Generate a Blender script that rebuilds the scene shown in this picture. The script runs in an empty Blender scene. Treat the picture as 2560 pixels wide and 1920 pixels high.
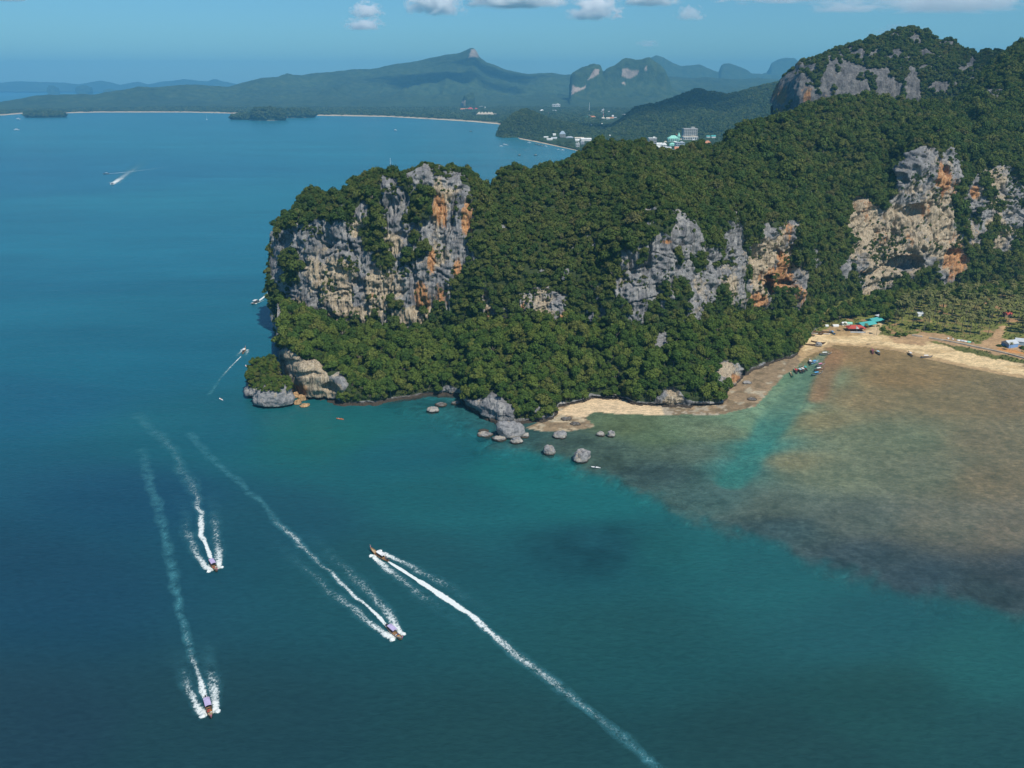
import bpy, bmesh, math, random
import numpy as np
from mathutils import Vector, Matrix

random.seed(7)
RNG = np.random.default_rng(11)
scene = bpy.context.scene
COL = scene.collection

# ----------------------------------------------------------------------------
# camera, sky, sun, exposure
# ----------------------------------------------------------------------------
CAM_H = 190.0
FPX, CX, CY = 1970.0, 1280.0, 960.0          # measured on the 2560 x 1920 photograph
PITCH = math.atan(755.0 / FPX)
cam_d = bpy.data.cameras.new('camera')
cam_d.sensor_width = 36.0
cam_d.lens = 36.0 * FPX / 2560.0
cam_d.clip_start = 1.0
cam_d.clip_end = 90000.0
cam = bpy.data.objects.new('camera', cam_d)
cam.location = (0, 0, CAM_H)
cam.rotation_euler = (math.pi / 2 - PITCH, 0, 0)
COL.objects.link(cam)
scene.camera = cam

SUN_EL, SUN_AZ = math.radians(54), math.radians(146)   # azimuth clockwise from +Y (view direction)
SUN_V = Vector((math.sin(SUN_AZ) * math.cos(SUN_EL), math.cos(SUN_AZ) * math.cos(SUN_EL), math.sin(SUN_EL)))
world = bpy.data.worlds.new('World')
scene.world = world
world.use_nodes = True
wn, wl = world.node_tree.nodes, world.node_tree.links
wn.clear()
w_out = wn.new('ShaderNodeOutputWorld')
w_bg = wn.new('ShaderNodeBackground')
w_sky = wn.new('ShaderNodeTexSky')
w_sky.sky_type = 'NISHITA'
w_sky.sun_disc = False
w_sky.sun_elevation = SUN_EL
w_sky.sun_rotation = SUN_AZ
w_sky.altitude = 0
w_sky.air_density = 1.0
w_sky.dust_density = 0.3
w_sky.ozone_density = 3.0
w_tint = wn.new('ShaderNodeMix')
w_tint.data_type = 'RGBA'
w_tint.blend_type = 'MULTIPLY'
w_tint.inputs[0].default_value = 1.0
w_tint.inputs[7].default_value = (0.40, 0.70, 0.85, 1)
wl.new(w_sky.outputs[0], w_tint.inputs[6])
wl.new(w_tint.outputs[2], w_bg.inputs[0])
w_bg.inputs[1].default_value = 0.118
wl.new(w_bg.outputs[0], w_out.inputs[0])

sun_d = bpy.data.lights.new('sun', 'SUN')
sun_d.energy = 4.7
sun_d.angle = math.radians(0.5)
sun_d.color = (1.0, 0.94, 0.84)
sun = bpy.data.objects.new('sun', sun_d)
sun.rotation_euler = SUN_V.to_track_quat('Z', 'Y').to_euler()
sun.location = (300, -300, 900)
COL.objects.link(sun)

scene.view_settings.view_transform = 'Standard'
scene.view_settings.look = 'None'
scene.view_settings.exposure = 0.0
scene.view_settings.gamma = 1.0
scene.view_settings.use_curve_mapping = False
scene.cycles.use_denoising = True
scene.cycles.max_bounces = 16
scene.cycles.diffuse_bounces = 2
scene.cycles.glossy_bounces = 2
scene.cycles.transparent_max_bounces = 12
scene.cycles.volume_bounces = 14
scene.cycles.caustics_reflective = False
scene.cycles.caustics_refractive = False

# ----------------------------------------------------------------------------
# geometry of the view: photograph points to places on the ground
# ----------------------------------------------------------------------------
CP, SP = math.cos(PITCH), math.sin(PITCH)


def ray(u, v):
    a = (np.asarray(u, float) - CX) / FPX
    b = -(np.asarray(v, float) - CY) / FPX
    return a, CP + b * SP, -SP + b * CP


def at(u, v, Y):
    """world point seen at (u, v) standing at forward distance Y"""
    rx, ry, rz = ray(u, v)
    t = np.asarray(Y, float) / ry
    return np.stack(np.broadcast_arrays(rx * t, ry * t, CAM_H + rz * t), -1)


def gnd(u, v, z=0.0):
    """world point on the level z seen at (u, v)"""
    rx, ry, rz = ray(u, v)
    t = (np.asarray(z, float) - CAM_H) / rz
    return np.stack(np.broadcast_arrays(rx * t, ry * t, CAM_H + rz * t), -1)


def proj(P):
    P = np.asarray(P, float)
    x, y, z = P[..., 0], P[..., 1], P[..., 2] - CAM_H
    d = y * CP - z * SP
    d = np.where(np.abs(d) < 1e-3, 1e-3, d)
    up = y * SP + z * CP
    return CX + FPX * x / d, CY - FPX * up / d


def V3(p):
    return Vector((float(p[0]), float(p[1]), float(p[2])))


# ----------------------------------------------------------------------------
# noise
# ----------------------------------------------------------------------------
def _h(ix, iy, iz, s):
    with np.errstate(over='ignore'):
        n = (ix.astype(np.uint32) * np.uint32(374761393) + iy.astype(np.uint32) * np.uint32(668265263)
             + iz.astype(np.uint32) * np.uint32(2147483647) + np.uint32(s * 974634777 & 0xffffffff))
        n = (n ^ (n >> np.uint32(13))) * np.uint32(1274126177)
        n = n ^ (n >> np.uint32(16))
        n = n * np.uint32(2246822519)
        n = n ^ (n >> np.uint32(15))
    return n.astype(np.float64) / 4294967295.0


def vnoise(P, s=0):
    """smooth value noise, -1..1"""
    P = np.asarray(P, float)
    f = np.floor(P)
    t = P - f
    t = t * t * t * (t * (t * 6 - 15) + 10)
    i = f.astype(np.int64)
    r = 0
    for dx in (0, 1):
        wx = t[..., 0] if dx else 1 - t[..., 0]
        for dy in (0, 1):
            wy = t[..., 1] if dy else 1 - t[..., 1]
            for dz in (0, 1):
                wz = t[..., 2] if dz else 1 - t[..., 2]
                r = r + wx * wy * wz * _h(i[..., 0] + dx, i[..., 1] + dy, i[..., 2] + dz, s)
    return r * 2 - 1


def fbm(P, octv=4, s=0, gain=0.5, ridged=False):
    P = np.asarray(P, float)
    a, r, tot = 1.0, 0, 0
    for k in range(octv):
        n = vnoise(P * (2.03 ** k) + k * 17.3, s + k)
        if ridged:
            n = 1 - 2 * np.abs(n)
        r = r + a * n
        tot += a
        a *= gain
    return r / tot


def sstep(a, b, x):
    t = np.clip((x - a) / (b - a), 0, 1)
    return t * t * (3 - 2 * t)


def inpoly(u, v, poly):
    poly = np.asarray(poly, float)
    c = np.zeros(u.shape, bool)
    x0, y0 = poly[-1]
    for x1, y1 in poly:
        if y0 != y1:
            m = ((y1 > v) != (y0 > v)) & (u < (x0 - x1) * (v - y1) / (y0 - y1) + x1)
            c ^= m
        x0, y0 = x1, y1
    return c


def tab(u, pts):
    p = np.asarray(pts, float)
    return np.interp(u, p[:, 0], p[:, 1])


def smooth(a, k):
    if k < 2:
        return a
    w = np.hanning(k + 2)[1:-1]
    w /= w.sum()
    p = np.pad(a, (k, k), mode='edge')
    return np.convolve(p, w, 'same')[k:-k]


# ----------------------------------------------------------------------------
# material helpers
# ----------------------------------------------------------------------------
class NT:
    def __init__(self, name):
        self.m = bpy.data.materials.new(name)
        self.m.use_nodes = True
        self.t = self.m.node_tree
        self.t.nodes.clear()
        self.out = self.t.nodes.new('ShaderNodeOutputMaterial')

    def n(self, typ, **kw):
        nd = self.t.nodes.new(typ)
        for k, v in kw.items():
            setattr(nd, k, v)
        return nd

    def set(self, sock, v):
        if hasattr(v, 'is_linked') or hasattr(v, 'links'):
            self.t.links.new(v, sock)
        elif isinstance(v, (tuple, list)) and len(v) == 3 and sock.type == 'RGBA':
            sock.default_value = (*v, 1)
        else:
            sock.default_value = v

    def math(self, op, a, b=0.0, c=None, clamp=False):
        nd = self.n('ShaderNodeMath', operation=op, use_clamp=clamp)
        self.set(nd.inputs[0], a)
        self.set(nd.inputs[1], b)
        if c is not None:
            self.set(nd.inputs[2], c)
        return nd.outputs[0]

    def mix(self, f, a, b, mode='MIX'):
        nd = self.n('ShaderNodeMix', data_type='RGBA', blend_type=mode)
        self.set(nd.inputs[0], f)
        self.set(nd.inputs[6], a)
        self.set(nd.inputs[7], b)
        return nd.outputs[2]

    def noise(self, vec, scale, detail=4, rough=0.55, dist=0.0):
        nd = self.n('ShaderNodeTexNoise')
        self.set(nd.inputs['Vector'], vec)
        nd.inputs['Scale'].default_value = scale
        nd.inputs['Detail'].default_value = detail
        nd.inputs['Roughness'].default_value = rough
        nd.inputs['Distortion'].default_value = dist
        return nd.outputs[0]

    def vor(self, vec, scale, feature='F1', out=0):
        nd = self.n('ShaderNodeTexVoronoi', feature=feature)
        self.set(nd.inputs['Vector'], vec)
        nd.inputs['Scale'].default_value = scale
        return nd.outputs[out]

    def ramp(self, f, stops):
        nd = self.n('ShaderNodeValToRGB')
        el = nd.color_ramp.elements
        while len(el) > 1:
            el.remove(el[-1])
        for k, (p, c) in enumerate(stops):
            e = el[0] if k == 0 else el.new(p)
            e.position = p
            e.color = (*c, 1) if len(c) == 3 else c
        self.set(nd.inputs[0], f)
        return nd.outputs[0]

    def smooth(self, x, a, b):
        nd = self.n('ShaderNodeMapRange', interpolation_type='SMOOTHSTEP')
        self.set(nd.inputs[0], x)
        nd.inputs[1].default_value = a
        nd.inputs[2].default_value = b
        return nd.outputs[0]

    def pos(self):
        return self.n('ShaderNodeNewGeometry').outputs['Position']

    def obj(self):
        return self.n('ShaderNodeTexCoord').outputs['Object']

    def map(self, vec, scale=(1, 1, 1), rot=(0, 0, 0), loc=(0, 0, 0)):
        nd = self.n('ShaderNodeMapping')
        self.set(nd.inputs[0], vec)
        nd.inputs[1].default_value = loc
        nd.inputs[2].default_value = rot
        nd.inputs[3].default_value = scale
        return nd.outputs[0]

    def attr(self, name, out=2):
        return self.n('ShaderNodeAttribute', attribute_name=name).outputs[out]

    def bump(self, h, strength=0.5, dist=1.0):
        nd = self.n('ShaderNodeBump')
        nd.inputs['Strength'].default_value = strength
        nd.inputs['Distance'].default_value = dist
        self.set(nd.inputs['Height'], h)
        return nd.outputs[0]

    def pbr(self, col, rough=0.7, spec=0.3, normal=None, metal=0.0, alpha=None):
        nd = self.n('ShaderNodeBsdfPrincipled')
        self.set(nd.inputs['Base Color'], col)
        self.set(nd.inputs['Roughness'], rough)
        nd.inputs['Specular IOR Level'].default_value = spec
        nd.inputs['Metallic'].default_value = metal
        if normal is not None:
            self.set(nd.inputs['Normal'], normal)
        if alpha is not None:
            self.set(nd.inputs['Alpha'], alpha)
        return nd.outputs[0]

    def done(self, sh):
        self.t.links.new(sh, self.out.inputs[0])
        return self.m


_flat = {}


def paint(name, col, rough=0.5, spec=0.4, var=0.12, scale=1.5, metal=0.0):
    """a painted or woven surface with slight weathering"""
    if name in _flat:
        return _flat[name]
    t = NT(name)
    n = t.noise(t.obj(), scale, 4, 0.6)
    d = tuple(c * (1 - 2 * var) for c in col)
    l = tuple(min(1, c * (1 + var)) for c in col)
    m = t.done(t.pbr(t.ramp(n, [(0.3, d), (0.65, l)]), rough, spec, t.bump(n, 0.15, 0.05), metal))
    _flat[name] = m
    return m


# ----------------------------------------------------------------------------
# object helpers
# ----------------------------------------------------------------------------
def tag(o, label=None, cat=None, group=None, kind=None):
    if label:
        o['label'] = label
    if cat:
        o['category'] = cat
    if group:
        o['group'] = group
    if kind:
        o['kind'] = kind
    return o


def mesh_np(name, V, F, smooth_sh=True):
    """mesh from numpy arrays; F is (n, 3) or (n, 4)"""
    V = np.asarray(V, np.float32)
    F = np.asarray(F, np.int32)
    me = bpy.data.meshes.new(name)
    n, k = F.shape
    me.vertices.add(len(V))
    me.vertices.foreach_set('co', V.ravel())
    me.loops.add(n * k)
    me.loops.foreach_set('vertex_index', F.ravel())
    me.polygons.add(n)
    me.polygons.foreach_set('loop_start', np.arange(0, n * k, k, dtype=np.int32))
    me.polygons.foreach_set('loop_total', np.full(n, k, np.int32))
    me.polygons.foreach_set('use_smooth', np.full(n, smooth_sh, bool))
    me.update(calc_edges=True)
    return me


def fattr(me, name, arr):
    a = me.attributes.new(name, 'FLOAT', 'POINT')
    a.data.foreach_set('value', np.asarray(arr, np.float32).ravel())


def cattr(me, name, arr):
    a = me.attributes.new(name, 'FLOAT_COLOR', 'POINT')
    arr = np.asarray(arr, np.float32).reshape(-1, 3)
    a.data.foreach_set('color', np.concatenate([arr, np.ones((len(arr), 1), np.float32)], 1).ravel())


def link(name, me, mat=None, parent=None, loc=None, rz=0.0, scale=None):
    o = bpy.data.objects.new(name, me)
    if mat is not None and me is not None and len(me.materials) == 0:
        me.materials.append(mat)
    COL.objects.link(o)
    if parent is not None:
        o.parent = parent
    if loc is not None:
        o.location = (float(loc[0]), float(loc[1]), float(loc[2]))
    if rz:
        o.rotation_euler = (0, 0, rz)
    if scale is not None:
        o.scale = (scale, scale, scale) if np.isscalar(scale) else scale
    return o


def empty(name, loc, rz=0.0, scale=1.0):
    o = bpy.data.objects.new(name, None)
    o.empty_display_size = 1.0
    o.location = (float(loc[0]), float(loc[1]), float(loc[2]))
    o.rotation_euler = (0, 0, rz)
    o.scale = (scale, scale, scale)
    COL.objects.link(o)
    return o


def grid_faces(nc, nr):
    i = np.arange(nc - 1)[:, None] * nr + np.arange(nr - 1)[None, :]
    return np.stack([i, i + nr, i + nr + 1, i + 1], -1).reshape(-1, 4)


def grid_normals(P):
    du = np.gradient(P, axis=0)
    dv = np.gradient(P, axis=1)
    n = np.cross(du, dv)
    n /= np.maximum(np.linalg.norm(n, axis=-1, keepdims=True), 1e-6)
    return n


def rows_refine(R, counts):
    """R (nc, k, 3) control rows -> Catmull-Rom refined rows"""
    nc, k, _ = R.shape
    out = []
    for j in range(k - 1):
        p0, p1, p2, p3 = R[:, max(j - 1, 0)], R[:, j], R[:, j + 1], R[:, min(j + 2, k - 1)]
        m = counts[j]
        for q in range(m):
            t = q / m
            a = 0.5 * (2 * p1 + 0.6 * (p2 - p0) * t * 1.667 * 0.6 * 1.0) if False else None
            m1, m2 = 0.35 * (p2 - p0), 0.35 * (p3 - p1)
            h00, h10 = 2 * t ** 3 - 3 * t ** 2 + 1, t ** 3 - 2 * t ** 2 + t
            h01, h11 = -2 * t ** 3 + 3 * t ** 2, t ** 3 - t ** 2
            out.append(h00 * p1 + h10 * m1 + h01 * p2 + h11 * m2)
    out.append(R[:, -1])
    return np.stack(out, 1)


class MB:
    """collects simple shapes into one mesh"""

    def __init__(self):
        self.v, self.f = [], []

    def add(self, vs, fs):
        b = len(self.v)
        self.v += [tuple(map(float, p)) for p in vs]
        self.f += [tuple(b + i for i in f) for f in fs]
        return self

    def box(self, c, s, rz=0.0, taper=1.0):
        x, y, z = c
        a, b, d = s[0] / 2, s[1] / 2, s[2] / 2
        ca, sa = math.cos(rz), math.sin(rz)
        vs = []
        for dz, k in ((-d, 1.0), (d, taper)):
            for dx, dy in ((-a, -b), (a, -b), (a, b), (-a, b)):
                dx *= k
                dy *= k
                vs.append((x + dx * ca - dy * sa, y + dx * sa + dy * ca, z + dz))
        return self.add(vs, [(3, 2, 1, 0), (4, 5, 6, 7), (0, 1, 5, 4), (1, 2, 6, 5), (2, 3, 7, 6), (3, 0, 4, 7)])

    def tube(self, pts, rad, n=6):
        pts = [Vector(p) for p in pts]
        if np.isscalar(rad):
            rad = [rad] * len(pts)
        vs, fs = [], []
        for i, p in enumerate(pts):
            d = (pts[min(i + 1, len(pts) - 1)] - pts[max(i - 1, 0)]).normalized()
            a = d.cross(Vector((0.31, 0.77, 0.2) if abs(d.z) > 0.9 else (0, 0, 1))).normalized()
            b = d.cross(a)
            for k in range(n):
                th = 2 * math.pi * k / n
                vs.append(p + (a * math.cos(th) + b * math.sin(th)) * rad[i])
        for i in range(len(pts) - 1):
            for k in range(n):
                fs.append((i * n + k, i * n + (k + 1) % n, (i + 1) * n + (k + 1) % n, (i + 1) * n + k))
        fs.append(tuple(range(n - 1, -1, -1)))
        fs.append(tuple((len(pts) - 1) * n + k for k in range(n)))
        return self.add(vs, fs)

    def mesh(self, name, smooth_sh=False):
        me = bpy.data.meshes.new(name)
        me.from_pydata(self.v, [], self.f)
        if smooth_sh:
            me.polygons.foreach_set('use_smooth', np.ones(len(me.polygons), bool))
        me.update()
        return me

    def build(self, name, mat, parent=None, loc=None, rz=0.0, smooth_sh=False):
        return link(name, self.mesh(name, smooth_sh), mat, parent, loc, rz)

# ----------------------------------------------------------------------------
# land materials
# ----------------------------------------------------------------------------
def karst_material(name, far=1.0, floor=(0.030, 0.042, 0.016), tone=0.98):
    t = NT(name)
    p = t.pos()
    streak = t.noise(t.map(p, (0.22 / far, 0.22 / far, 0.035 / far)), 1.0, 6, 0.62, 0.4)
    streak2 = t.noise(t.map(p, (0.75 / far, 0.75 / far, 0.07 / far), loc=(31, 7, 3)), 1.0, 5, 0.6, 0.2)
    blot = t.noise(t.map(p, loc=(5, 40, 9)), 0.06 / far, 6, 0.65, 0.6)
    fine = t.noise(p, 0.55 / far, 6, 0.7)
    grey = t.ramp(streak, [(0.25, (0.075, 0.076, 0.082)), (0.42, (0.180, 0.180, 0.184)), (0.56, (0.285, 0.280, 0.272)),
                           (0.76, (0.45, 0.425, 0.385))])
    tan = t.ramp(streak2, [(0.25, (0.20, 0.155, 0.105)), (0.48, (0.42, 0.335, 0.225)), (0.7, (0.57, 0.48, 0.35))])
    orange = t.ramp(streak2, [(0.28, (0.25, 0.105, 0.045)), (0.5, (0.48, 0.235, 0.095)), (0.72, (0.58, 0.38, 0.20))])
    tanm = t.smooth(t.math('ADD', t.attr('tan'), t.math('MULTIPLY', t.math('SUBTRACT', blot, 0.5), 1.7)), 0.36, 0.62)
    orm = t.smooth(t.math('ADD', t.attr('orange'), t.math('MULTIPLY', t.math('SUBTRACT', streak, 0.5), 1.5)), 0.38, 0.66)
    rock = t.mix(tanm, grey, tan)
    rock = t.mix(orm, rock, orange)
    drip = t.smooth(t.noise(t.map(p, (1.5 / far, 1.5 / far, 0.10 / far), loc=(3, 91, 0)), 1.0, 5, 0.65, 0.3), 0.50, 0.62)
    rock = t.mix(t.math('MULTIPLY', drip, 0.72), rock, (0.060, 0.062, 0.072))
    pale = t.smooth(t.noise(t.map(p, (1.1 / far, 1.1 / far, 0.07 / far), loc=(43, 1, 7)), 1.0, 4, 0.6, 0.2), 0.62, 0.72)
    rock = t.mix(t.math('MULTIPLY', pale, 0.6), rock, (0.58, 0.53, 0.45))
    rock = t.mix(t.math('MULTIPLY', t.smooth(fine, 0.52, 0.75), 0.35), rock, (0.12, 0.12, 0.12), 'MIX')
    rock = t.mix(1.0, rock, (tone, tone, tone), 'MULTIPLY')
    fl = t.mix(t.noise(p, 0.2 / far, 5), floor, tuple(c * 1.9 for c in floor))
    mk = t.smooth(t.math('ADD', t.attr('rock'), t.math('MULTIPLY', t.math('SUBTRACT', fine, 0.5), 0.5)), 0.40, 0.55)
    col = t.mix(mk, fl, rock)
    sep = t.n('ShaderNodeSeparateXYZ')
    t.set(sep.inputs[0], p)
    tide_shade = t.math('ADD', sep.outputs[2], t.math('MULTIPLY', t.math('SUBTRACT', fine, 0.5), 2.4))
    col = t.mix(t.math('SUBTRACT', 1.0, t.smooth(tide_shade, 1.2, 2.6)), col, (0.062, 0.050, 0.038))  # undercut shade painted into the low rock as dark brown, with tide stain
    bm = t.bump(t.math('ADD', fine, t.math('MULTIPLY', streak2, 1.2)), 0.9, 0.9 * far)
    return t.done(t.pbr(col, 0.9, 0.15, bm))


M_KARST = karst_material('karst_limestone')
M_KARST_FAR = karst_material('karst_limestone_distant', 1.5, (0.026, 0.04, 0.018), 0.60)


def grey_rock_material(name):
    """jagged sea-worn rock, pale band and dark wet foot at the waterline"""
    t = NT(name)
    p = t.pos()
    f = t.noise(p, 0.6, 7, 0.7, 0.4)
    c = t.noise(t.map(p, (1, 1, 0.3)), 0.25, 5, 0.6)
    col = t.ramp(f, [(0.28, (0.07, 0.07, 0.078)), (0.45, (0.21, 0.21, 0.215)), (0.62, (0.34, 0.33, 0.32)), (0.8, (0.46, 0.43, 0.39))])
    col = t.mix(t.smooth(c, 0.55, 0.72), col, (0.42, 0.34, 0.24))
    sep = t.n('ShaderNodeSeparateXYZ')
    t.set(sep.inputs[0], p)
    zz = t.math('ADD', sep.outputs[2], t.math('MULTIPLY', t.math('SUBTRACT', f, 0.5), 1.2))
    col = t.mix(t.math('SUBTRACT', 1.0, t.smooth(zz, 0.5, 1.3)), col, (0.075, 0.06, 0.042))
    band = t.math('MULTIPLY', t.smooth(zz, 1.0, 1.5), t.math('SUBTRACT', 1.0, t.smooth(zz, 1.7, 2.6)))
    col = t.mix(t.math('MULTIPLY', band, 0.5), col, (0.50, 0.45, 0.36))
    return t.done(t.pbr(col, 0.9, 0.2, t.bump(f, 1.0, 0.8)))


M_SEAROCK = grey_rock_material('sea_worn_limestone')


def leaf_material(name, stops, alt=None):
    t = NT(name)
    oi = t.n('ShaderNodeObjectInfo')
    patch = t.noise(oi.outputs['Location'], 0.016, 3, 0.6)
    r = t.math('ADD', t.math('MULTIPLY', oi.outputs['Random'], 0.52), t.math('MULTIPLY', patch, 0.58))
    col = t.ramp(r, stops)
    lf = t.attr('leaf')
    col = t.mix(lf, col, t.mix(1.0, col, (1.62, 1.60, 1.2), 'MULTIPLY'))
    d = t.n('ShaderNodeBsdfDiffuse')
    t.set(d.inputs[0], col)
    tr = t.n('ShaderNodeBsdfTranslucent')
    t.set(tr.inputs[0], t.mix(1.0, col, (0.9, 1.0, 0.35), 'MULTIPLY'))
    ms = t.n('ShaderNodeMixShader')
    ms.inputs[0].default_value = 0.22
    t.t.links.new(d.outputs[0], ms.inputs[1])
    t.t.links.new(tr.outputs[0], ms.inputs[2])
    return t.done(ms.outputs[0])


M_LEAF = leaf_material('jungle_leaves', [
    (0.00, (0.028, 0.060, 0.026)), (0.20, (0.046, 0.088, 0.024)), (0.40, (0.064, 0.108, 0.028)), (0.56, (0.088, 0.130, 0.032)),
    (0.70, (0.120, 0.150, 0.038)), (0.82, (0.125, 0.132, 0.044)), (0.90, (0.150, 0.130, 0.052)), (0.95, (0.240, 0.212, 0.038))])
M_LEAF_HILL = leaf_material('hill_leaves', [
    (0.00, (0.026, 0.052, 0.028)), (0.22, (0.040, 0.074, 0.028)), (0.42, (0.058, 0.094, 0.030)), (0.60, (0.082, 0.112, 0.034)),
    (0.76, (0.104, 0.122, 0.040)), (0.88, (0.112, 0.112, 0.050)), (0.94, (0.175, 0.160, 0.040)), (0.98, (0.140, 0.130, 0.100))])
M_LEAF_FAR = leaf_material('distant_leaves', [
    (0.00, (0.030, 0.060, 0.032)), (0.4, (0.052, 0.086, 0.036)), (0.75, (0.084, 0.116, 0.044)), (0.95, (0.12, 0.135, 0.058))])
M_PALM = leaf_material('palm_fronds', [
    (0.0, (0.07, 0.09, 0.036)), (0.4, (0.12, 0.135, 0.055)), (0.8, (0.18, 0.175, 0.08)), (1.0, (0.23, 0.19, 0.10))])
M_BARK = paint('bark', (0.20, 0.175, 0.14), 0.9, 0.1, 0.25, 3)


# ----------------------------------------------------------------------------
# tree shapes
# ----------------------------------------------------------------------------
def crown_mesh(name, mat, seed, n_lobes=9, leaves=430, flat=0.72, size=0.19, spread=0.62, shrub=False):
    """a crown of leaf clumps spread over many small lobes; radius about 1, base at z = 0"""
    r = np.random.default_rng(seed)
    lob = []
    for k in range(n_lobes):
        a = r.uniform(0, 6.283)
        d = spread * math.sqrt(r.uniform(0.02, 1))
        lob.append((d * math.cos(a), d * math.sin(a), (0.75 - 0.55 * (d / spread) ** 2 + r.uniform(-0.22, 0.22)) * flat * 1.25,
                    r.uniform(0.28, 0.46)))
    lob = np.array(lob)
    V, F, L = [], [], []
    q = r.integers(0, n_lobes, leaves)
    th = r.uniform(0, 6.283, leaves)
    cz = r.uniform(-0.55, 1, leaves)
    sx = np.sqrt(1 - np.minimum(cz * cz, 1))
    nrm = np.stack([np.cos(th) * sx, np.sin(th) * sx, cz], 1)
    rad = lob[q, 3] * r.uniform(0.75, 1.08, leaves)
    c = lob[q, :3] + nrm * rad[:, None] * np.array([1, 1, flat])
    nn = nrm + r.normal(0, 0.34, (leaves, 3)) + np.array([0, 0, 0.25])
    nn /= np.linalg.norm(nn, axis=1, keepdims=True)
    a = np.cross(nn, r.normal(0, 1, (leaves, 3)))
    a /= np.linalg.norm(a, axis=1, keepdims=True)
    b = np.cross(nn, a)
    s1 = size * r.uniform(0.55, 1.25, leaves)[:, None]
    s2 = size * r.uniform(0.45, 0.9, leaves)[:, None]
    quad = np.stack([c - a * s1, c - b * s2 + nn * 0.03, c + a * s1, c + b * s2 - nn * 0.03], 1)
    F = np.arange(leaves * 4).reshape(-1, 4)
    me = mesh_np(name, quad.reshape(-1, 3), F, False)
    fattr(me, 'leaf', np.repeat(np.clip(r.normal(0.3, 0.3, leaves), 0, 1), 4))
    me.materials.append(mat)
    return me


def trunk_mesh(name, seed, h=1.0):
    r = random.Random(seed)
    mb = MB()
    top = (r.uniform(-0.08, 0.08), r.uniform(-0.08, 0.08), h)
    mb.tube([(0, 0, -0.35), (top[0] * 0.3, top[1] * 0.3, h * 0.45), top], [0.075, 0.055, 0.035], 6)
    for k in range(4):
        a = k * 1.6 + r.uniform(-0.4, 0.4)
        z0 = h * r.uniform(0.55, 0.85)
        mb.tube([(top[0] * 0.6, top[1] * 0.6, z0), (0.25 * math.cos(a), 0.25 * math.sin(a), z0 + 0.22),
                 (0.5 * math.cos(a), 0.5 * math.sin(a), z0 + 0.42)], [0.035, 0.025, 0.012], 5)
    me = mb.mesh(name, True)
    me.materials.append(M_BARK)
    return me


CROWNS = [crown_mesh('crown', M_LEAF, 100 + k, [9, 13, 7, 11, 16, 8][k], [900, 1080, 780, 960, 1200, 860][k],
                     [0.75, 0.6, 0.95, 0.7, 0.55, 1.05][k], 0.112) for k in range(6)]
CROWNS_HILL = [crown_mesh('hill_crown', M_LEAF_HILL, 200 + k, [8, 11, 7, 10][k], [560, 660, 520, 620][k],
                          [0.8, 0.65, 1.0, 0.7][k], 0.135) for k in range(4)]
CROWNS_FAR = [crown_mesh('distant_crown', M_LEAF_FAR, 300 + k, [7, 9, 6][k], [120, 150, 110][k],
                         [0.8, 0.65, 0.9][k], 0.30) for k in range(3)]
TRUNKS = [trunk_mesh('trunk', 40 + k, 0.75) for k in range(3)]


def full_tree_mesh(crown, trunk, lift):
    """crown on its trunk as one mesh, for the forest that reads as one mass"""
    bm = bmesh.new()
    bm.from_mesh(crown)
    bmesh.ops.translate(bm, verts=bm.verts, vec=(0, 0, lift))
    n0 = len(bm.faces)
    bm.from_mesh(trunk)
    bm.faces.ensure_lookup_table()
    for f in bm.faces[n0:]:
        f.material_index = 1
    me = bpy.data.meshes.new('forest_tree')
    bm.to_mesh(me)
    bm.free()
    me.materials.append(crown.materials[0])
    me.materials.append(M_BARK)
    return me


def proto_collection(name, meshes):
    c = bpy.data.collections.new(name)
    for m in meshes:
        c.objects.link(bpy.data.objects.new(name + '_tree', m))
    return c


PC_JUNGLE = proto_collection('jungle', [full_tree_mesh(c, TRUNKS[k % 3], 0.55) for k, c in enumerate(CROWNS)])
PC_HILL = proto_collection('hill', [full_tree_mesh(c, TRUNKS[k % 3], 0.35) for k, c in enumerate(CROWNS_HILL)])
PC_FAR = proto_collection('distant', CROWNS_FAR)


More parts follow.
